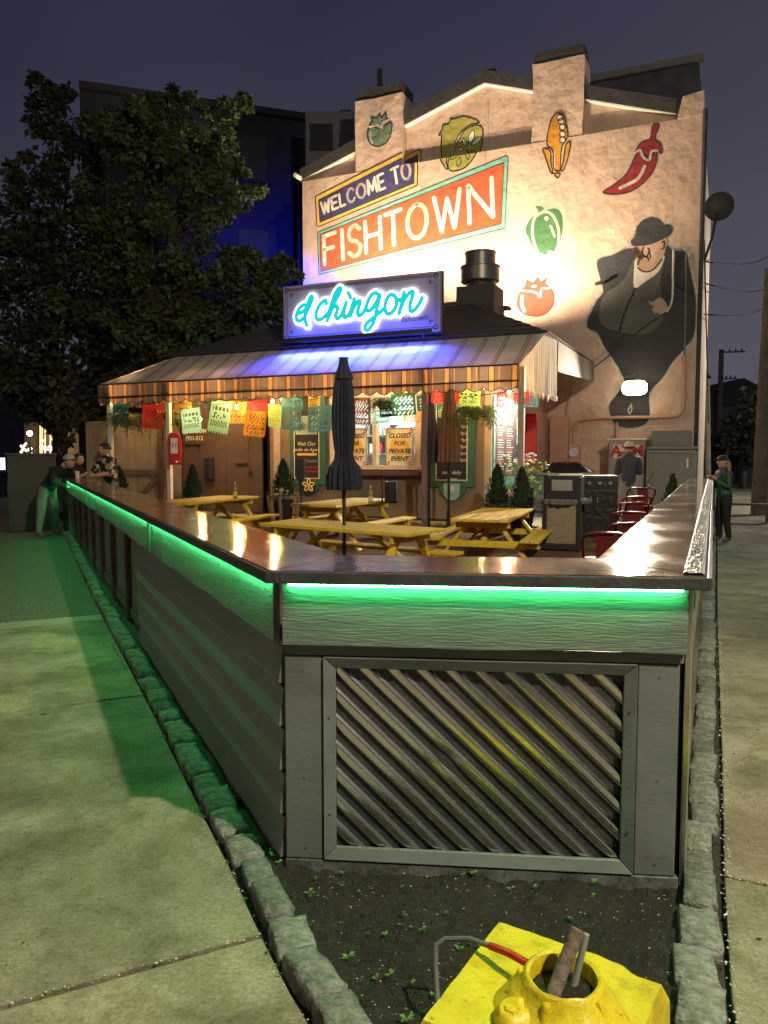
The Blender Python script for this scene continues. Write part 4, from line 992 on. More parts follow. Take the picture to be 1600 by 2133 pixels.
# green-framed menu boards
def menu(px0, px1, name, lab, lines, seed):
    u0, _ = uz(px0, 950, 0); u1, _ = uz(px1, 950, 0); r = fthing(name, lab, 'menu board')
    c = (u0 + u1) / 2; zt, zb = 2.95, 1.02; rad = (u1 - u0) * .30
    pl = [(u0, zt), (u0, zb), (c - rad, zb)] + [(c - rad * cos(a * pi / 14), zb - .04 - rad * .75 * sin(a * pi / 14)) for a in range(15)] + [(c + rad, zb), (u1, zb), (u1, zt)]
    mb = MB(); mb.prism(pl, lambda a, b, t: L(a, t, b), .06, .003); mb.build('frame', M_green, r, bevel=.006)
    fbox('panel_edge', u0 + .10, u1 - .14, zb + .115, zt - .10, .063, .0605, M_cream, r)
    fbox('panel', u0 + .12, u1 - .16, zb + .135, zt - .12, .067, .0635, M_chalk, r)
    for (tx, sz, m, dz, du) in lines: ftext(tx, sz, m, r, c - .02 + du, .070, zt - dz, shear=.2, ext=.001)
    return r, c, zb, rad
r, c, zb, rad = menu(607, 681, 'menu_board', 'green framed board with yellow flower, beside the slim conifer planter', [('Visit Our', .115, M_whitep, 1.10, 0), ('Jardin de Agave', .10, M_whitep, 1.22, 0), ('of Distillery', .09, mat('grey_print', (.3, .3, .28)), 1.45, .1), ('around the corner', .055, M_redp, 1.58, .12), ('or through it', .055, M_redp, 1.66, .12)], 1)
fbox('gold_strip', c - .24, c + .22, zb + .59, zb + .64, .069, .067, M_gold, r)
fbox('mint_card', c - .27, c + .24, zb + 1.02, zb + 1.4, .071, .0675, mat('mint_card', (.40, .52, .42)), r)
def flower(cx, cz, s, m, parent, n=.075, w_=.016):
    mb = MB()
    for k in range(5):
        a = k * 2 * pi / 5 + .3; P = []
        for j in range(11):
            tt = j / 10 * 2 * pi; lx = .55 + .5 * -cos(tt); ly = .26 * sin(tt); P.append(L(cx + s * (lx * cos(a) - ly * sin(a)), n, cz + s * (lx * sin(a) + ly * cos(a))))
        mb.tube(P, w_, 5, cap=False)
    return mb.build('flower_emblem', m, parent)
flower(c - .13, zb + 1.2, .085, M_ink, r, .074, .006)
mb = MB(); mb.lathe([(.17, -.002), (.17, .002)], L(c + .02, .066, zb - .06), 20, ax=Matrix.Rotation(pi / 2, 3, 'X')); mb.build('emblem_disc', M_chalk, r)
flower(c + .03, zb - .02, .13, mat('gold_flower', (.8, .55, .18)), r)
hrs = [('HORAS', .12, M_whitep, .75, 0)] + [('%s  %s - %s' % x, .085, M_cream, .92 + .125 * k, 0) for k, x in enumerate((('Mon', '4pm', '9pm'), ('Tue', '4pm', '9pm'), ('Wed', '4pm', '9pm'), ('Thu', '4pm', '9pm'), ('Fri', '12pm', '9pm'), ('Sat', '9am', '9pm')))]
r, c, zb, rad = menu(900, 991, 'hours_board', 'green framed hours board with blue emblem, behind the folded brown umbrella', [('HORAS', .13, M_whitep, .62, 0)] + [('%s 4pm - 9pm' % x, .085, M_cream, .80 + .125 * k, .05) for k, x in enumerate(('Mon', 'Tue', 'Wed', 'Thu', 'Fri', 'Sat'))] + [('only daily', .10, M_whitep, 1.66, 0), ('on street', .06, M_whitep, 1.78, 0)], 2)
pl = [(c - .17, zb + .06), (c + .15, zb + .06)] + [(c - .01 + .16 * cos(a * pi / 10), zb - .12 - .14 * sin(a * pi / 10)) for a in range(11)]
mb = MB(); mb.prism(pl, lambda a, b, t: L(a, t, b), .069, .062); mb.build('emblem_tab', mat('pale_blue', (.22, .38, .42)), r); flower(c, zb - .05, .055, M_cream, r, .073, .008)
# lit menu on the side wall
sm = fthing('side_menu_board', 'turquoise framed menu board, brightly lit, on the side wall', 'menu board')
M_turq = mat('turquoise_frame', (.06, .30, .33), rough=.5, var=.08)
SX = SU1 + .003
def sbox(name, n0, n1, z0, z1, x0, x1, m, parent):
    mb = MB(); mb.box(Vector(((x0 + x1) / 2, -(n0 + n1) / 2, (z0 + z1) / 2)), (abs(x1 - x0), abs(n1 - n0), abs(z1 - z0))); return mb.build(name, m, parent)
sbox('frame', -.06, -2.35, 1.0, 2.72, SX, SX + .05, M_turq, sm); sbox('panel', -.2, -2.2, 1.2, 2.58, SX + .05, SX + .056, mat('menu_slate', (.035, .035, .045), rough=.4), sm)
rnd = random.Random(3)
for col_, (n_, wd_) in enumerate(((-.32, .5), (-.95, .55))):
    for k in range(26):
        z_ = 2.42 - k * .046; hd = k % 5 == 0
        sbox('text_line', n_, n_ - wd_ * rnd.uniform(.5, 1.0), z_, z_ - (.026 if hd else .014), SX + .0565, SX + .059, M_redp if hd else M_whitep, sm)
me = text_mesh('BEBIDAS Y MAS!', .16, 'lettering', ext=.001); me.materials.clear(); me.materials.append(M_whitep); place(me, 'lettering', sm, (SX + .06, 1.15, 2.49), (pi / 2, 0, pi / 2))
for k, (n_, z_, m_) in enumerate(((-1.78, 2.2, M_gold), (-1.82, 2.05, M_whitep), (-1.78, 1.92, mat('sky_print', (.15, .4, .7))), (-1.8, 2.3, M_whitep))):
    mb = MB(); mb.lathe([(.10, -.001), (.10, .001)], Vector((SX + .058 + k * .0006, -n_, z_)), 14, ax=Matrix.Rotation(pi / 2, 3, 'Y')); mb.build('drink_picture', m_, sm)
mb = MB(); mb.tube([Vector((SX + .06, -a, b)) for a, b in ((-1.6, 1.72), (-2.1, 1.72), (-2.1, 1.3), (-1.6, 1.3), (-1.6, 1.72))], .008, 4); mb.build('menu_outline', MATS['sky_print'], sm)
ml = fthing('menu_light', 'small white lamp shining down the side menu board', 'lamp')
mb = MB(); mb.tube([Vector((SX, .9, 2.85)), Vector((SX + .3, .9, 2.95))], .012, 6); mb.build('arm', M_black, ml)
mb = MB(); mb.lathe([(.02, .05), (.06, .0), (.062, -.02)], Vector((SX + .32, .9, 2.92)), 12); mb.build('shade', M_black, ml)
mb = MB(); mb.lathe([(.01, -.03), (.035, -.02), (.03, .0)], Vector((SX + .32, .9, 2.925)), 10); mb.build('bulb', glow('menu_bulb', (.85, .95, 1), 30), ml)
lamp('menu_beam', 'SPOT', ml, Vector((SX + .32, .9, 2.88)), 38, (.82, .93, 1), .03, 120, Vector((SX, .95, 1.9)), .6)
# ------------------------------------------------------------------ board-and-batten gate to the left
gate = fthing('wooden_gate', 'beige plank gate with brown cross braces left of the stand', 'gate')
M_plank = mat('beige_plank', (.23, .185, .135), rough=.8, var=.15, vs=4, bump=.3); M_brace = mat('brown_brace', (.10, .07, .05), rough=.75, var=.15)
u_ = -9.3; 
while u_ < -6.6:
    fbox('plank', u_, u_ + .205, GZ - .2, 2.42, -.04, -.07, M_plank, gate, .004); u_ += .215
fbox('brace', -8.15, -7.0, 1.16, 1.29, -.005, -.038, M_brace, gate); fbox('brace', -7.12, -6.98, GZ, 2.3, -.003, -.036, M_brace, gate); fbox('brace', -8.2, -6.75, 2.30, 2.44, .0, -.036, M_brace, gate)
mb = MB(); mb.bar(L(-7.85, -.02, GZ + .1), L(-7.15, -.02, 1.14), .13, .03, up=(0, 1, 0)); mb.build('brace', M_brace, gate)
mb = MB(); mb.bar(L(-9.0, -.02, 1.5), L(-8.2, -.02, 2.5), .10, .05, up=(0, 1, 0)); mb.build('brace', M_brace, gate)
# ------------------------------------------------------------------ striped awning
M_taupe, M_or, M_cr, M_dk = (.17, .13, .12), (.52, .25, .08), (.42, .33, .24), (.06, .045, .04)
cols = [(0, M_taupe), (.34, M_dk), (.38, M_or), (.46, M_cr), (.50, M_or), (.58, M_dk), (.62, M_taupe), (.80, M_or), (.84, M_taupe)]
M_awn = stripe_mat('awning_stripe', cols, .40, 0, transl=.55); M_awntop = stripe_mat('awning_top_stripe', [(0, (.44, .41, .39)), (.38, (.25, .20, .17)), (.46, (.50, .43, .35)), (.50, (.25, .20, .17)), (.6, (.44, .41, .39))], .40, 0, transl=.1)
M_awnside = stripe_mat('awning_side_stripe', [(0, (.74, .62, .46)), (.8, (.62, .50, .36))], .09, 1, transl=.3)
aw = fthing('striped_awning', 'long striped canvas awning with scalloped valance in front of the food stand', 'awning')
AU0, AU1, AN, AZ0, AZ1 = -7.76, 1.46, 1.1, 3.13, 3.79
NSEG = 20
mb = MB()
def atop(u, t):                       # sagging canvas between rafters
    return L(u, AN * (1 - t) + .03 * t, AZ0 + (AZ1 - AZ0) * t - .03 * sin(pi * t) * (1 - abs(cos(u * pi / .92)) * .5))
cnt = 0; N_ = 60
for i in range(N_ + 1):
    f_ = i / N_
    for k in range(7):
        t_ = k / 6; ul = AU0 + (AU0 + 1.22 - AU0) * t_; ur = AU1 + .2 * t_
        mb.v.append(atop(ul + (ur - ul) * f_, t_))
for i in range(N_):
    for k in range(6):
        a = i * 7 + k; mb.f.append((a, a + 7, a + 8, a + 1)); mb.m.append(0)
mb.build('canvas_top', M_awntop, aw, smooth=True)
mb = MB(); mb.add([L(AU0, AN, AZ0), L(AU0 + 1.22, .03, AZ1), L(AU0, -1.5, AZ0), L(AU0 + 1.22, -1.5, AZ1)], [(0, 1, 3, 2)]); mb.build('canvas_hip', M_awntop, aw)
mb = MB(); NV = 420
for i in range(NV + 1):
    u_ = AU0 + (AU1 - AU0) * i / NV; w_ = .012 * sin(u_ * 7) + .008 * sin(u_ * 17)
    zb_ = 2.775 - .075 * abs(sin(pi * u_ / .285)) ** .8
    for z_ in (AZ0, 2.86, zb_): mb.v.append(L(u_, AN + .008 + w_ * (AZ0 - z_) * 2, z_))
for i in range(NV):
    for k in range(2): a = i * 3 + k; mb.f.append((a, a + 3, a + 4, a + 1)); mb.m.append(0)
mb.build('valance', M_awn, aw, smooth=True)
mb = MB()
for i in range(60):
    n_ = AN - 2.4 * i / 59; zb_ = 2.775 - .075 * abs(sin(pi * n_ / .285)) ** .8
    for z_ in (AZ0, zb_): mb.v.append(L(AU0, n_, z_))
for i in range(59): a = i * 2; mb.f.append((a, a + 2, a + 3, a + 1)); mb.m.append(0)
mb.build('side_valance', stripe_mat('awning_stripe_left', cols, .40, 1, transl=.35), aw)
mb = MB()
mb.tube([L(AU0, AN + .02, AZ0), L(AU1, AN + .02, AZ0)], .016, 6); mb.tube([L(AU0, AN + .035, 2.86), L(AU1, AN + .035, 2.86)], .012, 6)
mb.tube([L(AU0 + (AU1 - AU0) * i / NV, AN + .022, 2.772 - .075 * abs(sin(pi * (AU0 + (AU1 - AU0) * i / NV) / .285)) ** .8) for i in range(NV + 1)], .007, 4)
mb.build('black_piping', M_black, aw)
mb = MB(); u_ = AU0 + .08
while u_ < AU1:
    mb.tube([L(u_, AN - .02, AZ0 - .01), L(u_, AN - .02, 2.84)], .014, 6); mb.tube([L(u_, AN - .03, AZ0 - .03), L(u_ + .02, .0, AZ1 - .06)], .014, 6); u_ += .92 if (int(u_ * 10) % 3) else .55
mb.tube([L(AU0, AN - .03, 2.86), L(AU1, AN - .03, 2.86)], .016, 6); mb.build('frame_tubes', M_black, aw)
# right end cloth with fringe
mb = MB(); top = [(AN, AZ0), (.03, AZ1), (-.95, AZ1 - .02)]; K = 80
def topz(n_):
    return AZ0 + (AZ1 - AZ0) * (AN - n_) / (AN - .03) if n_ > .03 else AZ1 - .01
for i in range(K + 1):
    n_ = AN - (AN + .95) * i / K; w_ = .006 * sin(i * 1.3) + .004 * sin(i * 2.9)
    for z_ in (topz(n_), 2.72): mb.v.append((AU1 + .10 * (AN - n_) + .02 + w_ * (0 if z_ > 2.8 else 1), -n_, z_))
for i in range(K): a = i * 2; mb.f.append((a, a + 2, a + 3, a + 1)); mb.m.append(0)
mb.build('end_cloth', M_awnside, aw)
mb = MB()
for i in range(30):
    n_ = AN - (AN + .95) * (i + .5) / 30; ln = random.uniform(.06, .13); x = AU1 + .10 * (AN - n_) + .025 + random.uniform(-.01, .02)
    mb.add([(x, -n_ - .036, 2.73), (x, -n_ + .036, 2.73), (x + random.uniform(-.01, .01), -n_ + .018, 2.72 - ln), (x, -n_ - .018, 2.72 - ln)], [(0, 1, 2, 3)])
mb.build('fringe', M_awnside, aw)
mb = MB(); mb.add([(AU1 + .235, .96, AZ1 - .02), (AU1 + .3, 4.9, AZ1 - .02), (AU1 + .3, 4.9, 3.36), (AU1 + .235, .96, 3.2)], [(0, 1, 2, 3)]); mb.build('end_cloth', mat('end_cloth_shaded', (.16, .15, .15), rough=.85, transl=.1), aw)  # rear piece of the end cloth, colour darkened where less floodlight falls
for (px, mm_) in ((230, M_whitetrim), (885, mat('mauve_post', (.22, .14, .16), rough=.5)), (352, M_whitetrim)):
    u_, _ = uz(px, 900, AN - .06); fbox('post', u_ - .045, u_ + .045, GZ - .2, AZ0 - .05, AN - .02, AN - .11, mm_, aw, .006)
u_, _ = uz(1118, 900, AN - .1); fbox('post', AU1 - .02, AU1 + .08, GZ - .2, AZ0 - .03, AN - .06, AN - .16, MATS['pale_trim'], aw, .006)
# ------------------------------------------------------------------ neon sign on the roof edge
sg = fthing('shop_sign', 'purple board with glowing turquoise script lettering on the stand roof', 'sign')
SN = .14
a = uz(590, 600, SN); b_ = uz(917, 565, SN); su0, su1, sz0, sz1 = a[0], b_[0], 3.93, 5.04
M_signb = mat('sign_board', (.34, .29, .42), rough=.55, var=.08); M_signd = mat('sign_pattern', (.035, .03, .07), rough=.6)
fbox('board', su0, su1, sz0, sz1, SN, SN - .12, M_signb, sg, .006); fbox('frame_back', su0 - .02, su1 + .02, sz0 - .02, sz1 + .02, SN - .125, SN - .16, M_black, sg)
for u_ in (su0 + .4, su1 - .4):
    mb = MB(); mb.bar(L(u_, SN - .2, 3.7), L(u_, SN - .2, sz1 - .1), .05, .05); mb.build('support', M_black, sg)
mb = MB()
for o1 in (.06, .10):
    mb.tube([L(su0 + o1, SN + .003, sz0 + o1), L(su1 - o1, SN + .003, sz0 + o1), L(su1 - o1, SN + .003, sz1 - o1), L(su0 + o1, SN + .003, sz1 - o1), L(su0 + o1, SN + .003, sz0 + o1)], .005, 4)
for k in range(120):
    f_ = k / 119; mb.tube([L(su0 + .1 + (su1 - su0 - .2) * f_ + .012 * cos(j * pi / 3), SN + .003, (sz0 if k % 2 else sz1) + (.08 if k % 2 else -.08) + .016 * sin(j * pi / 3)) for j in range(7)], .004, 3, cap=False)
for (sx_, sz_) in ((su0 + .08, sz0 + .08), (su1 - .08, sz0 + .08), (su0 + .08, sz1 - .08), (su1 - .08, sz1 - .08)):
    mb.tube([L(sx_ + .04 * cos(j * pi / 6), SN + .004, sz_ + .04 * sin(j * pi / 6)) for j in range(13)], .010, 5, cap=False)
for (sx_, sz_, qx, qz) in ((su0 + .2, sz1 - .2, 1, -1), (su1 - .2, sz1 - .2, -1, -1), (su0 + .2, sz0 + .2, 1, 1), (su1 - .2, sz0 + .2, -1, 1)):
    for dx, dz in ((0, 0), (.05, 0), (0, .05)): mb.box(L(sx_ - qx * dx * .8 + qx * .0, SN + .003, sz_ - qz * dz * .8), (.03, .004, .03))
mb.build('border_pattern', M_signd, sg)
RG[4] = (560, 500, .3125)
STROKES = [[(195, 492), (232, 475), (252, 445), (232, 432), (200, 462), (183, 505), (192, 538), (215, 535), (242, 510)],
           [(242, 510), (272, 440), (292, 388), (282, 376), (262, 420), (243, 500), (245, 545), (254, 570)],
           [(385, 425), (378, 402), (345, 425), (318, 480), (322, 528), (355, 525), (392, 490)],
           [(392, 490), (440, 415), (480, 335), (468, 320), (440, 365), (405, 470), (390, 540)], [(398, 520), (425, 455), (455, 440), (458, 465), (445, 505), (460, 525), (485, 500)],
           [(485, 500), (518, 415)], [(518, 415), (500, 480), (503, 515), (522, 508), (545, 480)], [(530, 350), (545, 385)],
           [(545, 480), (570, 392)], [(570, 392), (545, 508)], [(550, 490), (580, 425), (608, 405), (606, 430), (592, 480), (602, 505), (625, 490), (650, 450)],
           [(738, 372), (712, 352), (680, 372), (655, 425), (652, 465), (675, 470), (705, 435), (742, 365)], [(742, 365), (722, 455), (700, 545), (665, 598), (642, 592), (650, 560), (700, 515), (765, 462)],
           [(838, 372), (810, 365), (782, 405), (775, 460), (792, 492), (822, 482), (850, 435), (850, 390), (838, 372), (862, 400), (885, 392)],
           [(902, 350), (885, 430), (868, 492)], [(872, 480), (900, 405), (940, 350), (962, 345), (958, 375), (942, 430), (945, 470), (968, 470), (1000, 430), (1022, 385)]]
def suz(pts):
    ox, oy, s = RG[4]; return [uz(ox + x * s, oy + y * s, SN + .05) for x, y in pts]
def flatten(polys, n0, n1, name, m, parent):
    mb = MB()
    for k, pl in enumerate(polys): mb.add([L(p[0], n1 + (k % 7) * .0003, p[1]) for p in pl], [tuple(range(len(pl)))])
    return mb.build(name, m, parent)
M_neonw = glow('sign_halo', (.80, 1.0, .92), 8.0); M_neont = glow('sign_letter_face', (.0, .62, .66), .95)
for st in STROKES:
    pp = suz(catmull(st, 5, False))
    h_ = flatten(ribbon_polys(pp, .150), 0, SN + .045, 'letter_halo', M_neonw, sg)
    flatten(ribbon_polys(pp, .088), 0, SN + .052, 'letter_face', M_neont, h_)
me = text_mesh('fishtown', .16, 'lettering', shear=.3, ext=.002); me.materials.clear(); me.materials.append(M_signd); place(me, 'lettering', sg, L(su1 - .52, SN + .004, sz0 + .27), (pi / 2, radians(-2), 0))
M_blue = glow('blue_tube', (.05, .09, 1.0), 45.0)
mb = MB(); mb.tube([L(su0 + .1, SN + .24, sz0 - .03), L(su1 - .1, SN + .24, sz0 - .03)], .014, 6); mb.build('blue_light_tube', M_blue, sg)
fbox('light_cover', su0 + .05, su1 - .05, sz0 - .06, sz0 + .015, SN + .30, SN + .285, M_black, sg)  # added lip, keeps the glowing blue tube out of view
lamp('blue_wash', 'AREA', sg, L((su0 + su1) / 2, SN + .22, sz0 + .0), 900, (.03, .05, 1.0), su1 - su0 - .2, sy=.05, target=L((su0 + su1) / 2, SN + .9, sz0 - 1)).data.spread = radians(150)
# blue flood behind the sign washing the neighbouring wall
bf = fthing('blue_floodlight', 'small blue floodlight on the left end of the stand roof', 'floodlight')
p = L(-4.6, -2.4, 4.98); mb = MB(); mb.box(p, (.26, .14, .18)); mb.build('housing', M_black, bf, bevel=.01)
mb = MB(); mb.bar(p + Vector((0, 0, -.3)), p, .04, .04); mb.build('stand', M_black, bf)
mb = MB(); mb.box(p + Vector((-.02, .078, .01)), (.22, .012, .14)); mb.build('lens', M_blue, bf)
lamp('blue_beam', 'SPOT', bf, p + Vector((-.02, .12, .02)), 8500, (.03, .045, 1.0), .06, 84, p + Vector((-6.2, 8.6, -.2)), .9)
# ------------------------------------------------------------------ exhaust vent
ev = fthing('exhaust_vent', 'mushroom shaped metal exhaust fan on a dark box on the stand roof', 'vent')
VN = -2.2; a = uz(950, 650, VN); b_ = uz(1030, 590, VN)
M_vent = mat('vent_metal', (.22, .20, .19), rough=.35, metal=.7, var=.2)
fbox('curb_box', a[0], b_[0], 4.2, b_[1], VN, VN - .75, mat('vent_box', (.06, .05, .055), rough=.7), ev, .01)
cx_ = (a[0] + b_[0]) / 2; zc = b_[1]
mb = MB(); mb.lathe([(.24, 0), (.28, .10), (.40, .12), (.42, .14), (.42, .42), (.435, .43), (.435, .46), (.33, .47), (.33, .72), (.345, .73), (.345, .76), (.05, .775)], L(cx_, VN - .37, zc), 24); mb.build('fan_hood', M_vent, ev, smooth=True)
# ================================================================== PATIO FURNITURE
M_yel = mat('yellow_painted_wood', (0.74, 0.52, 0.035), rough=0.5, var=0.14, vs=5, bump=0.3, stretch=(1, 6, 6))
wear(M_yel, [(4, .34, .5, .82), (30, .30, .42, .78)], (1, 5, 5))
def picnic_table(label, c, ang, Lg, Wd, ztop, planks=5):
    g = ground(c[0], c[1]); H_ = ztop - g
    r = thing('picnic_table', label, 'picnic table', (c[0], c[1], g), ang, 'yellow picnic tables')
    pw = Wd / planks
    for k in range(planks):
        mb = MB(); mb.box((0, -Wd / 2 + pw * (k + .5), H_ - .02), (Lg, pw - .014, .04)); mb.build('top_plank', M_yel, r, bevel=.005)
    sz = H_ * .58
    for s in (-1, 1):
        for k in range(2):
            mb = MB(); mb.box((0, s * (Wd / 2 + .26 + (k - .5) * .13), sz - .02), (Lg, .118, .04)); mb.build('seat_plank', M_yel, r, bevel=.005)
    for e in (-1, 1):
        x = e * (Lg / 2 - .28)
        for s in (-1, 1):
            mb = MB(); mb.bar((x, s * (Wd / 2 + .24), 0.0), (x, s * Wd * .22, H_ - .045), .04, .10, up=(1, 0, 0)); mb.build('leg', M_yel, r, bevel=.004)
        mb = MB(); mb.box((x + e * .042, 0, sz - .09), (.04, Wd + .72, .09)); mb.build('seat_bearer', M_yel, r, bevel=.004)
        mb = MB(); mb.box((x + e * .042, 0, H_ - .09), (.04, Wd * .92, .085)); mb.build('top_bearer', M_yel, r, bevel=.004)
        mb = MB(); mb.bar((x - e * .03, 0, sz - .07), (x - e * .55, 0, H_ - .05), .05, .08, up=(0, 1, 0)); mb.build('brace', M_yel, r, bevel=.004)
    return r
picnic_table('yellow picnic table beside the two conifer planters', (1.62, 11.2), atan2(2.6, .86), 2.35, .80, .77)
picnic_table('yellow picnic table with the dark umbrella pole through its top', (-.42, 9.45), atan2(1.39, -1.84), 2.3, .84, .745)
picnic_table('yellow picnic table with a bottle and a black caddy on it', (-.62, 12.5), atan2(1.85, .95), 2.0, .84, .87)
picnic_table('yellow picnic table with a lone bottle, below the brown doors', (-3.0, 13.0), atan2(2.2, .8), 2.2, .82, .88)
# bottles
M_bglass = mat('bottle_glass', (.30, .26, .06), rough=.08, var=.1, spec=.8); M_label = mat('bottle_label', (.75, .6, .2), rough=.5)
def bottle(label, p):
    r = thing('bottle', label, 'bottle', p, 0, 'bottles on the picnic tables')
    mb = MB(); mb.lathe([(.034, 0), (.036, .01), (.036, .14), (.03, .17), (.014, .21), (.013, .25), (.015, .255)], (0, 0, 0), 14); mb.build('glass', M_bglass, r, smooth=True)
    mb = MB(); mb.lathe([(.0368, .04), (.0368, .11)], (0, 0, 0), 14); mb.build('label_band', M_label, r, smooth=True)
    mb = MB(); mb.lathe([(.015, .252), (.016, .268), (.012, .272)], (0, 0, 0), 12); mb.build('cap', M_whitep, r)
p = Pz(772, 1049, .872); bottle('clear bottle beside the black caddy', (p.x, p.y, .872)); p = Pz(490, 1038, .882); bottle('yellow bottle alone on the left table', (p.x, p.y, .882))
cd = thing('caddy', 'black wire caddy with handle on the picnic table', 'caddy', tuple(Pz(811, 1048, .872)), .4)
mb = MB(); mb.tube([(-.12, 0, 0), (-.12, 0, .38), (-.10, 0, .41), (.10, 0, .41)], .012, 6); mb.tube([(-.13, 0, .01), (.15, 0, .01)], .014, 6); mb.build('handle', M_black, cd)
mb = MB(); mb.lathe([(.09, .02), (.095, .03), (.095, .33), (.07, .34)], (.03, 0, 0), 18); mb.build('canister', M_black, cd, smooth=True)
mb = MB()
for k in range(12): a = k * pi / 6; mb.tube([(.03 + .097 * cos(a), .097 * sin(a), .03), (.03 + .097 * cos(a), .097 * sin(a), .32)], .004, 4)
mb.build('ribs', mat('steel_ribs', (.2, .2, .22), rough=.3, metal=.8), cd)
# umbrellas
def folds(prof, seg, lobes, amp, c, mbx, mi=0, seed=0):
    n = len(prof); vs = []
    for i, (r, z) in enumerate(prof):
        for k in range(seg):
            a = 2 * pi * k / seg; rr_ = r * (1 + amp * (abs(sin(lobes * a / 2 + seed)) - .5) + .05 * sin(3 * a + i * .6))
            vs.append((c[0] + rr_ * cos(a), c[1] + rr_ * sin(a), z))
    fs = []
    for i in range(n - 1):
        for k in range(seg): a = i * seg + k; b = i * seg + (k + 1) % seg; fs.append((a, b, b + seg, a + seg))
    fs.append(tuple((n - 1) * seg + k for k in range(seg))); fs.append(tuple(reversed(range(seg))))
    mbx.add(vs, fs, mi)
M_navyc = mat('navy_canvas', (.022, .022, .045), rough=.8, var=.25, vs=6, bump=.3, bs=20)
M_brownc = mat('brown_canvas', (.20, .09, .045), rough=.8, var=.2, vs=6, bump=.3, bs=20)
ub = thing('patio_umbrella', 'tall dark navy umbrella, folded, standing in the front picnic table', 'umbrella', (PY(717, 1100, 9.5).x, 9.5, 0))
zt = PY(717, 745, 9.5).z; z_ = lambda y: PY(717, y, 9.5).z; k_ = 9.5 / 1602
mb = MB(); folds([(32 * k_, z_(1020)), (33 * k_, z_(1002)), (30 * k_, z_(975)), (19 * k_, z_(958)), (17 * k_, z_(945)), (21 * k_, z_(900)), (21 * k_, z_(850)), (18 * k_, z_(805)), (13 * k_, z_(785)), (9 * k_, z_(770))], 64, 16, .30, (0, 0), mb); mb.build('canopy', M_navyc, ub, smooth=True)
mb = MB(); folds([(19 * k_, z_(790)), (17 * k_, z_(782)), (10 * k_, z_(760)), (8 * k_, z_(748)), (10 * k_, z_(745))], 32, 8, .25, (0, 0), mb); mb.build('top_vent', M_navyc, ub, smooth=True)
mb = MB(); mb.tube([(0, 0, ground(-.5, 9.5)), (0, 0, z_(760))], .024, 10); mb.build('pole', M_black, ub)
mb = MB(); folds([(18.5 * k_, z_(962)), (18.5 * k_, z_(955))], 32, 16, .2, (0, 0), mb); mb.build('tie_band', M_black, ub)
dB = 13.6; ub = thing('patio_umbrella', 'brown folded umbrella in a round black base by the hours board', 'umbrella', (PY(935, 1000, dB).x, dB, ground(1.1, dB)))
g_b = ground(1.1, dB); z_ = lambda y: PY(935, y, dB).z - g_b; k_ = dB / 1602
mb = MB(); folds([(21 * k_, z_(962)), (21 * k_, z_(950)), (18 * k_, z_(900)), (14 * k_, z_(860)), (8 * k_, z_(810)), (3 * k_, z_(790))], 48, 12, .35, (0, 0), mb); mb.build('canopy', M_brownc, ub, smooth=True)
mb = MB(); mb.tube([(0, 0, .05), (0, 0, z_(790))], .024, 10); mb.tube([(0, 0, .05), (0, 0, .35)], .036, 10); mb.build('pole', M_black, ub)
mb = MB(); mb.lathe([(.26, 0), (.27, .02), (.24, .05), (.05, .07)], (0, 0, 0), 24); mb.build('base', M_black, ub)
dB = 13.9; g_b = ground(.8, dB); z_ = lambda y: PY(897, y, dB).z - g_b; k_ = dB / 1602
ub = thing('patio_umbrella', 'near black folded umbrella behind the mauve awning post', 'umbrella', (PY(894, 1000, dB).x, dB, g_b))
mb = MB(); folds([(15 * k_, z_(965)), (15 * k_, z_(940)), (14 * k_, z_(890)), (9 * k_, z_(850)), (3 * k_, z_(800))], 40, 10, .35, (0, 0), mb); mb.build('canopy', mat('dark_maroon_canvas', (.05, .03, .035), rough=.8, var=.2), ub, smooth=True)
mb = MB(); mb.tube([(0, 0, 0), (0, 0, z_(800))], .024, 8); mb.build('pole', M_black, ub)
# black post with box (dispenser) in front of the first board
dp = thing('dispenser_post', 'slim black post with a box dispenser before the flower board', 'dispenser', (PY(626, 1000, 14.6).x, 14.6, ground(-1.6, 14.6)))
z_ = lambda y: PY(626, y, 14.6).z - dp.location.z
mb = MB(); mb.tube([(0, 0, 0), (0, 0, z_(990))], .03, 8); mb.lathe([(.2, 0), (.2, .02)], (0, 0, 0), 16); mb.build('post', M_black, dp)
mb = MB(); mb.box((0, 0, (z_(955) + z_(1000)) / 2), (.15, .12, z_(955) - z_(1000))); mb.build('box', M_black, dp, bevel=.01)
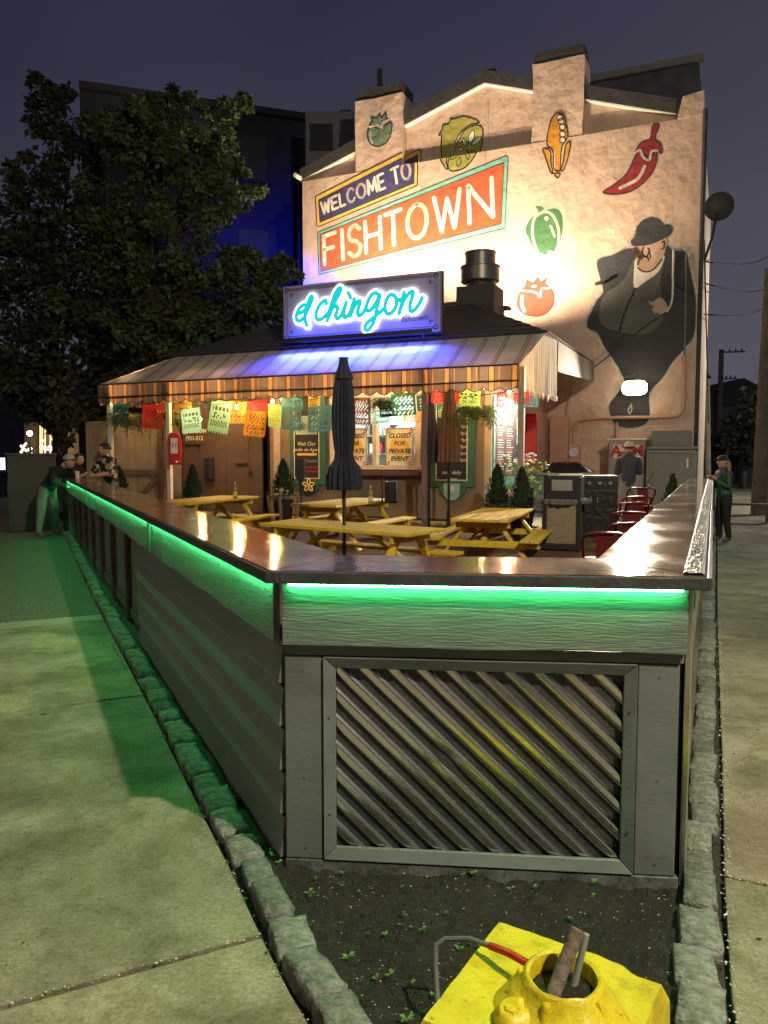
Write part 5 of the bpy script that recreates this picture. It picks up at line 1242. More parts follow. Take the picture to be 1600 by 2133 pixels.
# ------------------------------------------------------------------ paper flags (papel picado)
def flag_mesh(seed, jag):
    rnd_ = random.Random(seed); nx, nz = 17, 16; mb = MB(); pat = rnd_.choice([1, 2, 3])
    for j in range(nz):
        for i in range(nx):
            cx, cz = i - 8, j - 7; hole = False
            if 1 < i < nx - 2 and 1 < j < nz - 1:
                if pat == 1: hole = ((i + j) % 3 == 0 and j % 4 != 0) or (j in (4, 11) and i % 2 == 0)
                elif pat == 2: rr_ = sqrt(cx * cx + cz * cz); hole = (3.2 < rr_ < 4.6 and (i * 7 + j * 3) % 4 != 0) or (rr_ < 2 and (i + j) % 2 == 0) or (rr_ > 6 and (i + j) % 2 == 0)
                else: hole = (j in (3, 4) and i % 3 != 0) or (j in (10, 11, 12) and (i + j) % 2 == 0) or (6 <= j <= 8 and rnd_.random() < .35)
            if hole: continue
            x0, x1, z0, z1 = i / nx - .5, (i + 1) / nx - .5, -j / nz, -(j + 1) / nz
            if j == nz - 1: z1 -= .03 * (1 if i % 2 else -.6)
            wv_ = lambda x, z: .03 * sin(x * 6 + seed) * (-z)
            mb.add([(x0, wv_(x0, z0), z0), (x1, wv_(x1, z0), z0), (x1, wv_(x1, z1), z1), (x0, wv_(x0, z1), z1)], [(0, 1, 2, 3)])
    return mb.mesh('paper_flag', MATS['black_metal'])
FM = [flag_mesh(s, 0) for s in (1, 2, 3, 4, 5, 6)]
FC = {'teal': (.03, .22, .25), 'dteal': (.015, .09, .11), 'red': (.72, .045, .04), 'yel': (.75, .5, .06), 'lteal': (.22, .48, .44), 'mint': (.28, .62, .40), 'or': (.85, .36, .04), 'lime': (.42, .68, .12), 'gteal': (.10, .26, .26), 'brown': (.40, .14, .03), 'navy': (.02, .025, .07), 'green': (.06, .26, .12)}
FW = {'teal': 'turquoise', 'dteal': 'dark teal', 'red': 'red', 'yel': 'yellow', 'lteal': 'pale aqua', 'mint': 'mint green', 'or': 'orange', 'lime': 'lime green', 'gteal': 'grey teal', 'brown': 'rust brown', 'navy': 'navy', 'green': 'leaf green'}
FLAGS = [(253, 862, 41, 42, 'dteal', .98, 'at the awning\'s left corner'), (319, 868, 50, 50, 'red', .98, 'left of the ketchup bottle'), (345, 846, 50, 26, 'yel', .45, 'above the left hanging fern'), (380, 846, 40, 26, 'yel', .5, 'tucked under the scallops over the pale aqua one'), (396, 876, 47, 50, 'lteal', .98, 'right of the ketchup bottle'), (463, 868, 47, 66, 'mint', .95, 'folded over at one corner'),
         (497, 858, 46, 46, 'or', .5, 'partly behind the mint one'), (535, 882, 52, 52, 'or', .98, 'big and square, over the door handle'), (535, 846, 46, 26, 'red', .5, 'over the big orange one'), (573, 866, 34, 46, 'lime', .9, 'narrow, right of the big orange one'), (607, 842, 46, 28, 'teal', .5, 'over the flower board'),
         (608, 872, 46, 46, 'gteal', .98, 'over the flower board, bottom edge curled'), (655, 838, 26, 26, 'yel', .5, 'small, left of the dark umbrella'), (666, 872, 52, 54, 'gteal', 1.0, 'next to the dark umbrella'), (694, 868, 18, 30, 'red', .4, 'slipping behind the dark umbrella'), (753, 856, 40, 56, 'brown', .98, 'right of the dark umbrella'), (787, 868, 45, 28, 'lteal', .4, 'over the serving window'),
         (803, 853, 28, 30, 'navy', .9, 'hanging before the fern over the window'), (839, 842, 52, 46, 'green', .98, 'over the right poster'), (861, 868, 36, 22, 'or', .4, 'under the leaf green one'), (892, 838, 50, 32, 'teal', .6, 'by the mauve post'), (928, 828, 55, 26, 'red', .95, 'wide, right of the mauve post'), (974, 829, 52, 32, 'lime', .8, 'before the right hanging fern'), (938, 851, 52, 34, 'mint', .5, 'over the brown umbrella'),
         (1046, 832, 20, 30, 'red', .4, 'narrow, near the side menu'), (1086, 829, 30, 24, 'red', .9, 'close to the awning\'s right end'), (1102, 838, 36, 18, 'gteal', .7, 'at the awning\'s right end')]
def fmat(c): return mat('paper_' + c, FC[c], rough=.7, var=.08, transl=.45)
for k, (x, y, w_, h_, c, n_, wh) in enumerate(FLAGS):
    u_, zc = uz(x, y - h_ / 2, n_); sc_ = (F0 + UU * u_ + NN * n_).y / FPX
    o = place(FM[k % 6], 'paper_flag', None, W(u_, n_, zc), (random.uniform(-.1, .15), random.uniform(-.10, .10), ANG + random.uniform(-.12, .12)), (w_ * sc_ / .93, 1, h_ * sc_))
    if c == 'mint' and x == 463: o.rotation_euler[1] = .18
    o.material_slots[0].link = 'OBJECT'; o.material_slots[0].material = fmat(c)
    tag(o, '%s cut paper flag %s' % (FW[c], wh), 'paper flag', 'cut paper flags under the awning')
for n_, zz, lab in ((.97, 2.66, 'thin cord of paper flags along the valance'), (.48, 2.72, 'thin cord of paper flags deeper under the awning')):
    mb = MB(); mb.tube([W(AU0 + .1 + (AU1 - AU0 - .2) * k / 60, n_, zz + .03 * cos(k * 2 * pi / 12)) for k in range(61)], .005, 4); tag(mb.build('flag_cord', M_black), lab, 'cord')
# ------------------------------------------------------------------ string bulbs
M_bulb = glow('warm_bulb', (1.0, .62, .22), 45.0)
sl = fthing('string_light_cable', 'black cable carrying warm bulbs under the awning', 'cable')
BP = [(222, 838), (275, 812), (395, 812), (417, 873), (465, 803), (493, 848), (568, 836), (607, 801), (697, 800), (793, 790), (850, 792), (925, 800), (1010, 805), (1060, 815)]
mb = MB(); pts = [L(*(lambda q: (q[0], .72, q[1] + .09))(uz(x, y, .72))) for x, y in BP]; mb.tube(pts, .008, 5); mb.build('cable', M_black, sl)
for k, (x, y) in enumerate(BP):
    u_, z__ = uz(x, y, .72); 
    r = thing('string_bulb', 'glowing warm bulb hanging on the cable under the striped awning', 'bulb', W(u_, .72, z__), 0, 'warm string bulbs under the awning')
    mb = MB(); mb.lathe([(.008, -.045), (.026, -.03), (.032, -.005), (.024, .025), (.014, .04)], (0, 0, 0), 12); mb.build('glass', M_bulb, r, smooth=True)
    mb = MB(); mb.lathe([(.016, .04), (.018, .05), (.016, .09), (.006, .095)], (0, 0, 0), 10); mb.build('socket', M_black, r)
    lamp('bulb_light', 'POINT', r, (0, 0, -.0), 100, (1.0, .60, .24), .04)
# ------------------------------------------------------------------ foliage helpers
M_fern = mat('fern_leaf', (.10, .14, .03), rough=.6, var=.4, vs=9, transl=.25); M_conifer = mat('conifer_leaf', (.022, .045, .018), rough=.75, var=.5, vs=12)
M_shrub = mat('shrub_leaf', (.06, .11, .03), rough=.6, var=.45, vs=8, transl=.2); M_wood = mat('light_wood', (.28, .17, .10), rough=.7, var=.15, vs=6, bump=.2)
def frond(mb, a, d, ln, droop, wd, mi=0):
    P = []; p = Vector(a); v = Vector(d).normalized()
    for k in range(7): P.append(p.copy()); p = p + v * ln / 6; v = (v + Vector((0, 0, -droop / 6))).normalized()
    side = Vector((-d[1], d[0], 0)); side = side.normalized() if side.length > .01 else Vector((1, 0, 0))
    for k in range(1, 6):
        for s in (-1, 1):
            b = P[k]; t_ = P[k + 1] - P[k]; w_ = wd * (1 - abs(k - 2) / 6)
            mb.add([b, b + t_ * .5 + side * s * w_ * .6, b + t_ * .9 + side * s * w_, b + t_ * .45], [(0, 1, 2, 3)], mi)
    mb.tube(P, .003, 3, mi)
def fern_basket(label, px, py, n_, size, nf=70):
    u_, z__ = uz(px, py, n_); r = thing('hanging_fern', label, 'hanging plant', W(u_, n_, z__), random.random() * 6, 'hanging fern baskets under the awning')
    mb = MB()
    for k in range(nf):
        a = random.uniform(0, 2 * pi); e_ = random.uniform(-.3, .9); frond(mb, (.05 * cos(a), .05 * sin(a), .02), (cos(a), sin(a), e_), size * random.uniform(.6, 1.1), random.uniform(1.2, 2.6), .05)
    mb.build('fronds', M_fern, r)
    mb = MB(); mb.lathe([(.06, -.14), (.13, -.05), (.15, .02), (.14, .02)], (0, 0, 0), 14); mb.build('basket', M_black, r)
    mb = MB(); top_ = 3.2 - z__
    for k in range(3): mb.tube([(.14 * cos(k * 2.1), .14 * sin(k * 2.1), .02), (0, 0, .45)], .004, 4)
    mb.tube([(0, 0, .45), (0, 0, top_)], .004, 4); mb.build('hanger', M_black, r)
fern_basket('yellowish hanging fern at the awning\'s left corner', 265, 872, .85, .62, 150); fern_basket('hanging fern just left of the ketchup bottle', 366, 872, .7, .46, 120); fern_basket('small hanging fern over the serving window', 798, 838, .8, .38, 100); fern_basket('dark hanging fern in front of the hours board', 990, 858, .9, .52, 170)
fern_basket('small hanging plant between the mint and orange flags', 430, 840, .4, .25, 40)
def conifer(mb, c, h, r0, n):
    for k in range(n):
        t_ = random.random() ** 1.3; z_ = t_ * h; a = random.uniform(0, 2 * pi); rr_ = r0 * (1 - t_) ** .75 * random.uniform(.35, 1.15) * (.6 + .4 * min(1, t_ * 6)) * (1 + .35 * noise.noise(Vector((cos(a) * 1.6 + c[2] * 7, sin(a) * 1.6, t_ * 5))))
        p = Vector((c[0] + rr_ * cos(a), c[1] + rr_ * sin(a), c[2] + z_)); d = Vector((cos(a) * .5, sin(a) * .5, 1.0)); s = random.uniform(.03, .07); q = Vector((-sin(a), cos(a), random.uniform(-.4, .4))) * s * .35
        mb.add([p - q, p + q, p + d * s + q * .2, p + d * s - q * .2], [(0, 1, 2, 3)])
def planter(name, label, px, Y, ybase, ytop, rad, potkind, ferns=True, grp='conifer planters on the patio', flowers=None):
    p = PY(px, 1000, Y); g = ground(p.x, Y); r = thing(name, label, 'planter', (p.x, Y, g), random.random(), grp)
    zt_ = PY(px, ytop, Y).z - g; zb_ = PY(px, ybase, Y).z - g
    mb = MB(); conifer(mb, (0, 0, zb_), zt_ - zb_, rad, 1500); mb.build('conifer', M_conifer, r)
    mb = MB(); mb.tube([(0, 0, .1), (0, 0, zt_ - .1)], [.02, .006], 6); mb.build('stem', M_brownpost, r)
    if ferns:
        mb = MB()
        for k in range(36):
            a = random.uniform(0, 2 * pi); frond(mb, (.08 * cos(a), .08 * sin(a), zb_ - .02), (cos(a), sin(a), random.uniform(.3, 1.3)), random.uniform(.22, .42), random.uniform(1.0, 2.0), .05)
        mb.build('fern', M_shrub, r)
    if flowers:
        for k in range(14):
            mb = MB(); q = Vector((random.uniform(-.3, -.05), random.uniform(-.3, -.1), zb_ + random.uniform(.02, .14))); mb.lathe([(.01, -.02), (.03, 0), (.02, .02)], q, 6); mb.build('flower', flowers, r)
    if potkind == 'stand':
        mb = MB()
        for k in range(4):
            a = pi / 4 + k * pi / 2; mb.bar((.20 * cos(a), .20 * sin(a), 0), (.30 * cos(a), .30 * sin(a), zb_), .05, .05)
        for k in range(4):
            a = pi / 4 + k * pi / 2; b = a + pi / 2; mb.bar((.29 * cos(a), .29 * sin(a), zb_ - .03), (.29 * cos(b), .29 * sin(b), zb_ - .03), .03, .06)
        mb.build('wooden_stand', M_wood, r); mb = MB(); mb.lathe([(.15, .08), (.20, zb_ - .08), (.19, zb_ - .02)], (0, 0, 0), 16); mb.build('pot', M_black, r)
    else:
        mb = MB(); mb.lathe([(.15, 0), (.22, zb_ - .02), (.23, zb_), (.20, zb_)], (0, 0, 0), 16); mb.build('pot', mat('dark_pot', (.06, .05, .045), rough=.7), r, smooth=True)
    return r
planter('conifer_planter', 'conifer in a tapered wooden stand with pale flowers, beside the flower board', 590, 14.4, 1032, 962, .26, 'stand', True, flowers=mat('pale_flower', (.6, .42, .3)))
planter('conifer_planter', 'conifer with ferns at its foot before the brown doors', 402, 15.5, 1040, 972, .24, 'pot'); planter('conifer_planter', 'small conifer at the foot of the wooden gate', 247, 16.0, 1020, 975, .2, 'pot', False)
planter('conifer_planter', 'left one of the conifer pair by the right picnic table', 1036, 13.0, 1050, 972, .23, 'pot'); planter('conifer_planter', 'right one of the conifer pair, by the pale trim post', 1087, 12.6, 1062, 978, .25, 'pot'); planter('conifer_planter', 'slim conifer in front of the grey shed', 1402, 13.9, 1060, 992, .2, 'pot', True)
fp = thing('flower_planter', 'planter of white flowers and lime leaves under the side menu', 'planter', W(1.05, -.9, GZ)); mb = MB()
for k in range(240):
    q = Vector((random.gauss(0, .2), random.gauss(0, .2), random.uniform(.45, 1.15))); s = random.uniform(.03, .06); a = random.uniform(0, 6.3); mb.add([q, q + Vector((s * cos(a), s * sin(a), s * .4)), q + Vector((0, 0, s)), q + Vector((-s * sin(a), s * cos(a), s * .5))], [(0, 1, 2, 3)])
mb.build('leaves', mat('lime_leaf', (.22, .36, .05), rough=.6, var=.3, transl=.3), fp); 
for k in range(40): mb = MB(); q = Vector((random.gauss(0, .2), random.gauss(0, .18), random.uniform(1.05, 1.3))); mb.lathe([(.01, -.02), (.04, 0), (.02, .02)], q, 6); mb.build('flower', M_whitep, fp)
mb = MB(); mb.lathe([(.2, 0), (.26, .45), (.24, .45)], (0, 0, 0), 16); mb.build('pot', MATS['dark_pot'], fp)
# ------------------------------------------------------------------ giant ketchup bottle props
M_ketch = mat('ketchup_red', (.50, .02, .015), rough=.3, var=.1)
def ketchup(label, base, ang, h, tilt=0):
    r = thing('ketchup_prop', label, 'bottle prop', base, ang, 'giant condiment bottle props'); k = h / .72
    mb = MB(); mb.prism([(x * k, z * k) for x, z in ((-.13, .0), (.12, .0), (.13, .06), (.12, .12), (.145, .2), (.145, .55), (.12, .66), (.06, .72), (-.08, .72), (-.13, .66))], lambda a, b, t: (a, t, b), -.09 * k, .09 * k); mb.build('body', M_ketch, r, bevel=.03)
    mb = MB(); mb.box((0, -.094 * k, .42 * k), (.15 * k, .008, .34 * k)); lb = mb.build('label_panel', M_whitep, r)
    mb = MB(); mb.lathe([(.03 * k, 0), (.02 * k, .08 * k), (.006 * k, .10 * k)], (.05 * k, -.10 * k, .05 * k), 10, ax=Matrix.Rotation(pi / 2.4, 3, 'X')); mb.build('nozzle', M_cream, r)
    me = text_mesh('57', .12 * k, 'lettering', ext=.001); me.materials.clear(); me.materials.append(M_ink); place(me, 'lettering', lb, (0, -.1 * k, .42 * k), (pi / 2, 0, 0)); return r
u_, z__ = uz(370, 968, AN + .05); ketchup('red ketchup bottle prop fixed on the awning post beside the gate', W(u_, AN + .12, z__), ANG + .5, .66)
u_, z__ = uz(1097, 968, -2.6); k2 = ketchup('red ketchup bottle prop seen edge-on against the pink side wall', W(u_ + .05, -2.6, z__), ANG - 1.15, 1.1)
# ------------------------------------------------------------------ bins, grill, cabinets
M_cab = mat('blue_grey_cabinet', (.14, .17, .17), rough=.5, var=.1); M_tarp = mat('black_tarp', (.018, .018, .02), rough=.35, var=.3, bump=.6, bs=12)
M_agg = mat('pebble_panel', (.22, .16, .10), rough=.8, col2=(.42, .33, .22), vs=90, bump=.8, bs=90, thresh=(.4, .6))
Yb = 11.6; pb = PY(1174, 1100, Yb); bn_ = thing('trash_bin', 'black hooded trash bin with pebbled panels and a grey bag rim', 'trash bin', (pb.x, Yb, ground(pb.x, Yb)), -.35)
mb = MB(); 
for sx_ in (-1, 1):
    for sy_ in (-1, 1): mb.box((sx_ * .25, sy_ * .25, .37), (.07, .07, .74))
mb.box((0, 0, .04), (.56, .56, .08)); mb.build('frame', M_black, bn_, bevel=.008)
mb = MB(); mb.box((0, 0, .38), (.50, .50, .58)); mb.build('pebble_panels', M_agg, bn_)
mb = MB(); folds([(.30, .66), (.36, .68), (.37, .72), (.33, .76), (.28, .75)], 36, 18, .12, (0, 0), mb); mb.build('bag_rim', mat('grey_bag', (.16, .15, .15), rough=.4), bn_, smooth=True)
mb = MB(); mb.box((0, 0, .92), (.54, .54, .36)); hd = mb.build('hood', M_black, bn_, bevel=.03)
mb = MB(); mb.box((.0, -.272, .96), (.30, .006, .16)); mb.build('opening', mat('grey_flap', (.30, .31, .32), rough=.35), hd)
mb = MB(); mb.box((.1, 0, 1.11), (.34, .3, .02)); mb.build('paper_scrap', M_cream, hd)
cb = fthing('drawer_cabinet', 'blue grey outdoor kitchen cabinet with wide drawers', 'cabinet')
cu0, _ = uz(1082, 1000, -2.9); cu1, _ = uz(1196, 1000, -2.9); ztop_ = uz(1140, 985, -2.9)[1]
fbox('carcass', cu0, cu1, GZ, ztop_ - .04, -2.92, -3.5, M_cab, cb); fbox('worktop', cu0 - .02, cu1 + .02, ztop_ - .038, ztop_, -2.85, -3.55, M_steel, cb)
for j in range(4):
    for (a, b_) in ((cu0 + .02, (cu0 + cu1) / 2 - .01), ((cu0 + cu1) / 2 + .01, cu1 - .02)):
        zz = ztop_ - .06 - j * .2; fbox('drawer', a, b_, zz - .185, zz, -2.89, -2.915, M_cab, cb, .006)
tp = fthing('tarp', 'crumpled black tarp heaped on the drawer cabinet', 'tarp'); mb = MB(); u0_, u1_ = uz(1125, 980, -3.1)[0], uz(1242, 980, -3.1)[0]
nx, ny = 36, 12
for j in range(ny + 1):
    for i in range(nx + 1):
        x = u0_ + (u1_ - u0_) * i / nx; n__ = -2.85 - .55 * j / ny; e_ = min(1, 4 * min(i / nx, 1 - i / nx)) * min(1, 4 * min(j / ny, 1 - j / ny))
        mb.v.append(L(x, n__, ztop_ + .012 + e_ * (.17 + .12 * noise.noise(Vector((x * 4, n__ * 5, 0))) + .05 * noise.noise(Vector((x * 11, n__ * 11, 3))))))
for j in range(ny):
    for i in range(nx): a = j * (nx + 1) + i; mb.f.append((a, a + 1, a + nx + 2, a + nx + 1)); mb.m.append(0)
mb.build('sheet', M_tarp, tp, smooth=True)
Yg = 12.7; pg = PY(1236, 1050, Yg); gr = thing('black_cabinet', 'black steel two-door cabinet beside the trash bin', 'cabinet', (pg.x, Yg, ground(pg.x, Yg)), -.22)
hh = PY(1236, 990, Yg).z - gr.location.z; mb = MB(); mb.box((0, 0, hh / 2), (.72, .6, hh)); mb.build('body', M_black, gr, bevel=.015)
for s in (-1, 1):
    mb = MB(); mb.box((s * .175, -.306, hh * .40), (.335, .012, hh * .72)); dd = mb.build('door', M_tarp, gr, bevel=.006); mb = MB(); mb.box((s * .05, -.32, hh * .6), (.02, .02, .1)); mb.build('handle', M_steel, dd)
mb = MB(); mb.box((0, -.31, hh * .88), (.66, .02, .16)); ctl = mb.build('control_strip', M_tarp, gr)
for k in range(4): mb = MB(); mb.lathe([(.03, 0), (.03, .03)], (-.24 + k * .16, -.32, hh * .88), 10, ax=Matrix.Rotation(pi / 2, 3, 'X')); mb.build('knob', M_steel, ctl)
# ATM
M_atm = mat('atm_grey', (.26, .26, .25), rough=.5, var=.06); atm = fthing('cash_machine', 'grey cash machine kiosk with red and white lettering against the pink wall', 'cash machine')
AN_ = -4.0; a0, _ = uz(1267, 990, AN_); a1, _ = uz(1343, 990, AN_); zt_ = uz(1305, 913, AN_)[1]
fbox('cabinet', a0, a1, GZ, zt_ - .05, AN_, -4.9, M_atm, atm, .01); fbox('roof_cap', a0 - .03, a1 + .03, zt_ - .048, zt_, AN_ + .05, -4.92, M_whitetrim, atm, .01)
fbox('sign_panel', a0 + .10, a1 - .08, zt_ - .44, zt_ - .14, AN_ + .012, AN_ + .001, mat('atm_white', (.7, .62, .58)), atm)
ftext('ATM', .34, mat('atm_red', (.45, .02, .03)), atm, (a0 + a1) / 2 + .01, AN_ + .016, zt_ - .29, bold=.012)
fbox('screen', (a0 + a1) / 2 - .2, (a0 + a1) / 2 + .2, 1.35, 1.7, AN_ + .012, AN_ + .001, M_black, atm)
sh = fthing('grey_shed', 'grey metal storage shed with padlocked door at the wall corner', 'shed')
s0, _ = uz(1343, 1000, -3.7); s1, _ = uz(1446, 1000, -3.7); zt_ = uz(1390, 930, -3.7)[1]; M_shed = mat('shed_grey', (.20, .20, .19), rough=.6, var=.08, vs=3)
fbox('body', s0 + .02, s1, GZ - .25, zt_ - .06, -3.72, -4.9, M_shed, sh, .008); fbox('lid', s0 + .03, s1 + .04, zt_ - .058, zt_, -3.66, -4.92, M_shed, sh, .008)
dr = fbox('door', s0 + .08, s1 - .14, GZ - .2, zt_ - .11, -3.69, -3.717, M_shed, sh, .006); fbox('rail', s0 + .08, s1 - .14, zt_ - .145, zt_ - .085, -3.66, -3.688, M_shed, sh)
fbox('hinge', s1 - .16, s1 - .12, zt_ - .45, zt_ - .25, -3.66, -3.688, M_whitetrim, dr); q = uz(1352, 1010, -3.66); fbox('padlock', q[0] - .03, q[0] + .03, q[1] - .05, q[1] + .03, -3.63, -3.686, M_steel, dr)
mb = MB(); mb.tube([L(q[0] - .02, -3.65, q[1] + .03), L(q[0] - .02, -3.65, q[1] + .1), L(q[0] + .05, -3.65, q[1] + .17), L(q[0] + .07, -3.65, q[1] + .28)], .012, 6); mb.build('hasp', M_steel, dr)
ub2 = fthing('utility_cabinet', 'flat grey utility cabinet on the wall above the shed', 'cabinet'); k0, _ = uz(1358, 910, -4.7); k1, _ = uz(1440, 910, -4.7)
fbox('box', k0, k1, zt_ + .01, uz(1400, 897, -4.7)[1], -4.62, -4.98, M_shed, ub2, .01); fbox('front_panel', k0 + .04, k1 - .04, zt_ + .04, uz(1400, 897, -4.7)[1] - .04, -4.605, -4.618, M_shed, ub2)
# red metal chairs along the right run
M_redm = mat('red_metal', (.13, .012, .016), rough=.35, metal=.2, var=.1)
def chair_proto():
    r = thing('red_chair', 'red metal low-back stool at the right bar run', 'chair', (0, 0, 0), 0, 'red metal stools along the right bar run')
    mb = MB(); mb.box((0, 0, .62), (.36, .36, .03)); mb.build('seat', M_redm, r, bevel=.012)
    mb = MB(); mb.prism([(-.09, .64), (.09, .64), (.08, .92), (-.08, .92)], lambda a, b, t: (t, a, b), -.185, -.175); mb.build('back_splat', M_redm, r)
    mb = MB(); mb.tube([(.02, -.19, .63), (-.12, -.22, .84), (-.19, -.19, .91), (-.20, -.10, .925), (-.20, .10, .925), (-.19, .19, .91), (-.12, .22, .84), (.02, .19, .63)], .015, 8); mb.build('back_rail', M_redm, r, smooth=True)
    for sx_ in (-1, 1):
        for sy_ in (-1, 1): mb = MB(); mb.tube([(sx_ * .16, sy_ * .16, .61), (sx_ * .21, sy_ * .21, 0)], [.022, .014], 6); mb.build('leg', M_redm, r)
    mb = MB(); P = [(.2, .2), (.2, -.2), (-.2, -.2), (-.2, .2), (.2, .2)]; mb.tube([(a, b, .2) for a, b in P], .012, 6); mb.build('footrest', M_redm, r)
    return r
c0 = chair_proto()
for k, (x, y) in enumerate(((2.16, 7.55), (2.66, 8.6), (2.98, 9.4), (3.28, 10.2), (3.5, 10.8), (3.92, 11.8))):
    c_ = c0 if k == 0 else copy_tree(c0)
    c_.location = (x, y, ground(x, y)); c_.rotation_euler = (0, 0, pi / 2 + random.uniform(-.3, .15)); c_.scale = (.95, .95, .93)
# ------------------------------------------------------------------ yellow cast base in the soil bed
M_yb = mat('thick_yellow_paint', (.60, .48, .012), rough=.42, var=.10, vs=6, bump=.3, bs=30, col2=(.68, .55, .02)); M_rust = mat('rusty_pipe', (.14, .075, .06), rough=.7, col2=(.22, .19, .17), vs=12, bump=.4)
t = M_yb.node_tree; b = t.nodes['Principled BSDF']; src = b.inputs['Base Color'].links[0].from_socket; tcn = _n(t, 'ShaderNodeTexCoord')
for (scl, lo, hi, dk) in ((38, .30, .40, (.12, .10, .05)), (9, .30, .48, (.62, .55, .4)), (140, .33, .45, (.6, .55, .4))):
    nz = _n(t, 'ShaderNodeTexNoise'); nz.inputs['Scale'].default_value = scl; nz.inputs['Detail'].default_value = 7; nz.inputs['Roughness'].default_value = .7; t.links.new(tcn.outputs['Object'], nz.inputs['Vector'])
    rp = _n(t, 'ShaderNodeValToRGB'); rp.color_ramp.elements[0].position = lo; rp.color_ramp.elements[0].color = (*dk, 1); rp.color_ramp.elements[1].position = hi; rp.color_ramp.elements[1].color = (1, 1, 1, 1)
    t.links.new(nz.outputs['Fac'], rp.inputs[0]); mx = _n(t, 'ShaderNodeMix', data_type='RGBA', blend_type='MULTIPLY'); mx.inputs[0].default_value = 1; t.links.new(src, mx.inputs[6]); t.links.new(rp.outputs[0], mx.inputs[7]); src = mx.outputs[2]
t.links.new(src, b.inputs['Base Color'])
yb = thing('yellow_lamp_base', 'thickly painted yellow cast pedestal base with an open collar, in the soil bed', 'pedestal base', (.425, 1.90, -.012), radians(-32))
def grid_slab(hx, hy, z0, z1, N=26):
    mb = MB()
    for j in range(N + 1):
        for i in range(N + 1):
            x, y = (i / N * 2 - 1), (j / N * 2 - 1); ex, ey = min(1, (1 - abs(x)) * 14), min(1, (1 - abs(y)) * 14)
            cut = 1.0
            if x > .62 and y > .80: cut = .97
            z = z0 + (z1 - z0) * (min(ex, ey) ** .5) + .004 * noise.noise(Vector((x * 4, y * 4, 0))) + .002 * noise.noise(Vector((x * 14, y * 14, 5)))
            w_ = 1 + .012 * noise.noise(Vector((x * 3, y * 3, 9)))
            yy_ = y * hy * w_
            if y > .8 and x > .5: yy_ -= .03 * min(1, (x - .5) * 6)
            mb.v.append((x * hx * w_, yy_, z))
    for j in range(N):
        for i in range(N): a = j * (N + 1) + i; mb.f.append((a, a + 1, a + N + 2, a + N + 1)); mb.m.append(0)
    ring = [i for i in range(N + 1)] + [(j + 1) * (N + 1) - 1 for j in range(1, N + 1)] + [N * (N + 1) + i for i in range(N - 1, -1, -1)] + [j * (N + 1) for j in range(N - 1, 0, -1)]
    b = len(mb.v); mb.v += [(mb.v[i][0] * 1.02, mb.v[i][1] * 1.02, -.05) for i in ring]; m_ = len(ring)
    for k in range(m_): mb.f.append((ring[k], ring[(k + 1) % m_], b + (k + 1) % m_, b + k)); mb.m.append(0)
    return mb
grid_slab(.258, .258, .16, .208).build('slab', M_yb, yb, smooth=True)
mb = MB(); prof = [(.165, .205), (.15, .225), (.125, .25), (.112, .265), (.102, .285), (.099, .295), (.092, .300), (.084, .296), (.082, .288), (.082, .23), (.02, .225)]
seg = 44; vs = []
for i, (r_, z_) in enumerate(prof):
    for k in range(seg):
        a = 2 * pi * k / seg; lobes = (.014 * max(0, cos(3 * (a + .6))) ** 2 if i < 4 else 0); nz_ = .004 * noise.noise(Vector((cos(a) * 3, sin(a) * 3, z_ * 20)))
        vs.append(((r_ + lobes + nz_) * cos(a), (r_ + lobes + nz_) * sin(a), z_ + .006 * noise.noise(Vector((cos(a) * 2, sin(a) * 2, 4 + i * .1)))))
fs = []
for i in range(len(prof) - 1):
    for k in range(seg): a = i * seg + k; b = i * seg + (k + 1) % seg; fs.append((a, b, b + seg, a + seg))
mb.add(vs, fs); hub = mb.build('collar', M_yb, yb, smooth=True); hub.location = (.045, -.015, 0)
for k, (a, w_) in enumerate(((-2.2, .048), (-.62, .044))):     # lumpy painted lug pockets with bolts
    bm = bmesh.new(); bmesh.ops.create_uvsphere(bm, u_segments=20, v_segments=14, radius=1)
    for v in bm.verts:
        p = v.co.copy(); d = 1 + .22 * noise.noise(p * 1.7 + Vector((k * 5, 0, 0))) + .10 * noise.noise(p * 5 + Vector((k * 3, 2, 0)))
        pit = math.exp(-((p.x - .25) ** 2 + p.y ** 2) * 9) if p.z > 0 else 0
        v.co = Vector((p.x * w_ * 1.25 * d, p.y * w_ * d, (p.z * .055 - pit * .022) * d))
        v.co = Matrix.Rotation(a, 3, 'Z') @ v.co + Vector((.140 * cos(a), .140 * sin(a), .212))
    me = bpy.data.meshes.new('bolt_lug'); bm.to_mesh(me); bm.free(); me.materials.append(M_yb)
    for p in me.polygons: p.use_smooth = True
    lg = place(me, 'bolt_lug', hub); mb = MB(); c_ = Vector((.155 * cos(a), .155 * sin(a), .232)); mb.lathe([(.016, 0), (.016, .022), (.010, .026)], c_, 6); mb.build('bolt', M_yb, lg, bevel=.003)
for a in (-1.62, -.3, -2.95):
    mb = MB(); mb.bar((.13 * cos(a), .13 * sin(a), .20), (.097 * cos(a), .097 * sin(a), .285), .02, .035); mb.build('rib', M_yb, hub, bevel=.008)
mb = MB(); mb.lathe([(.081, .255), (.05, .262), (.01, .256)], (0, 0, 0), 20); mb.build('soil_fill', M_soil, hub)
mb = MB(); mb.tube([(-.02, -.035, .24), (.0, .005, .32), (.022, .045, .40)], .0185, 12); mb.build('rusty_pipe', M_rust, hub, smooth=True)
mb = MB(); mb.tube([(.018, .030, .25), (.038, .062, .385)], .009, 10); mb.build('grey_pipe', mat('grey_pipe', (.25, .26, .26), rough=.5), hub, smooth=True)
cbq = thing('grey_cable', 'grey cable with a red sleeve looping off the yellow base', 'cable', (.425, 1.90, -.012), radians(-32))
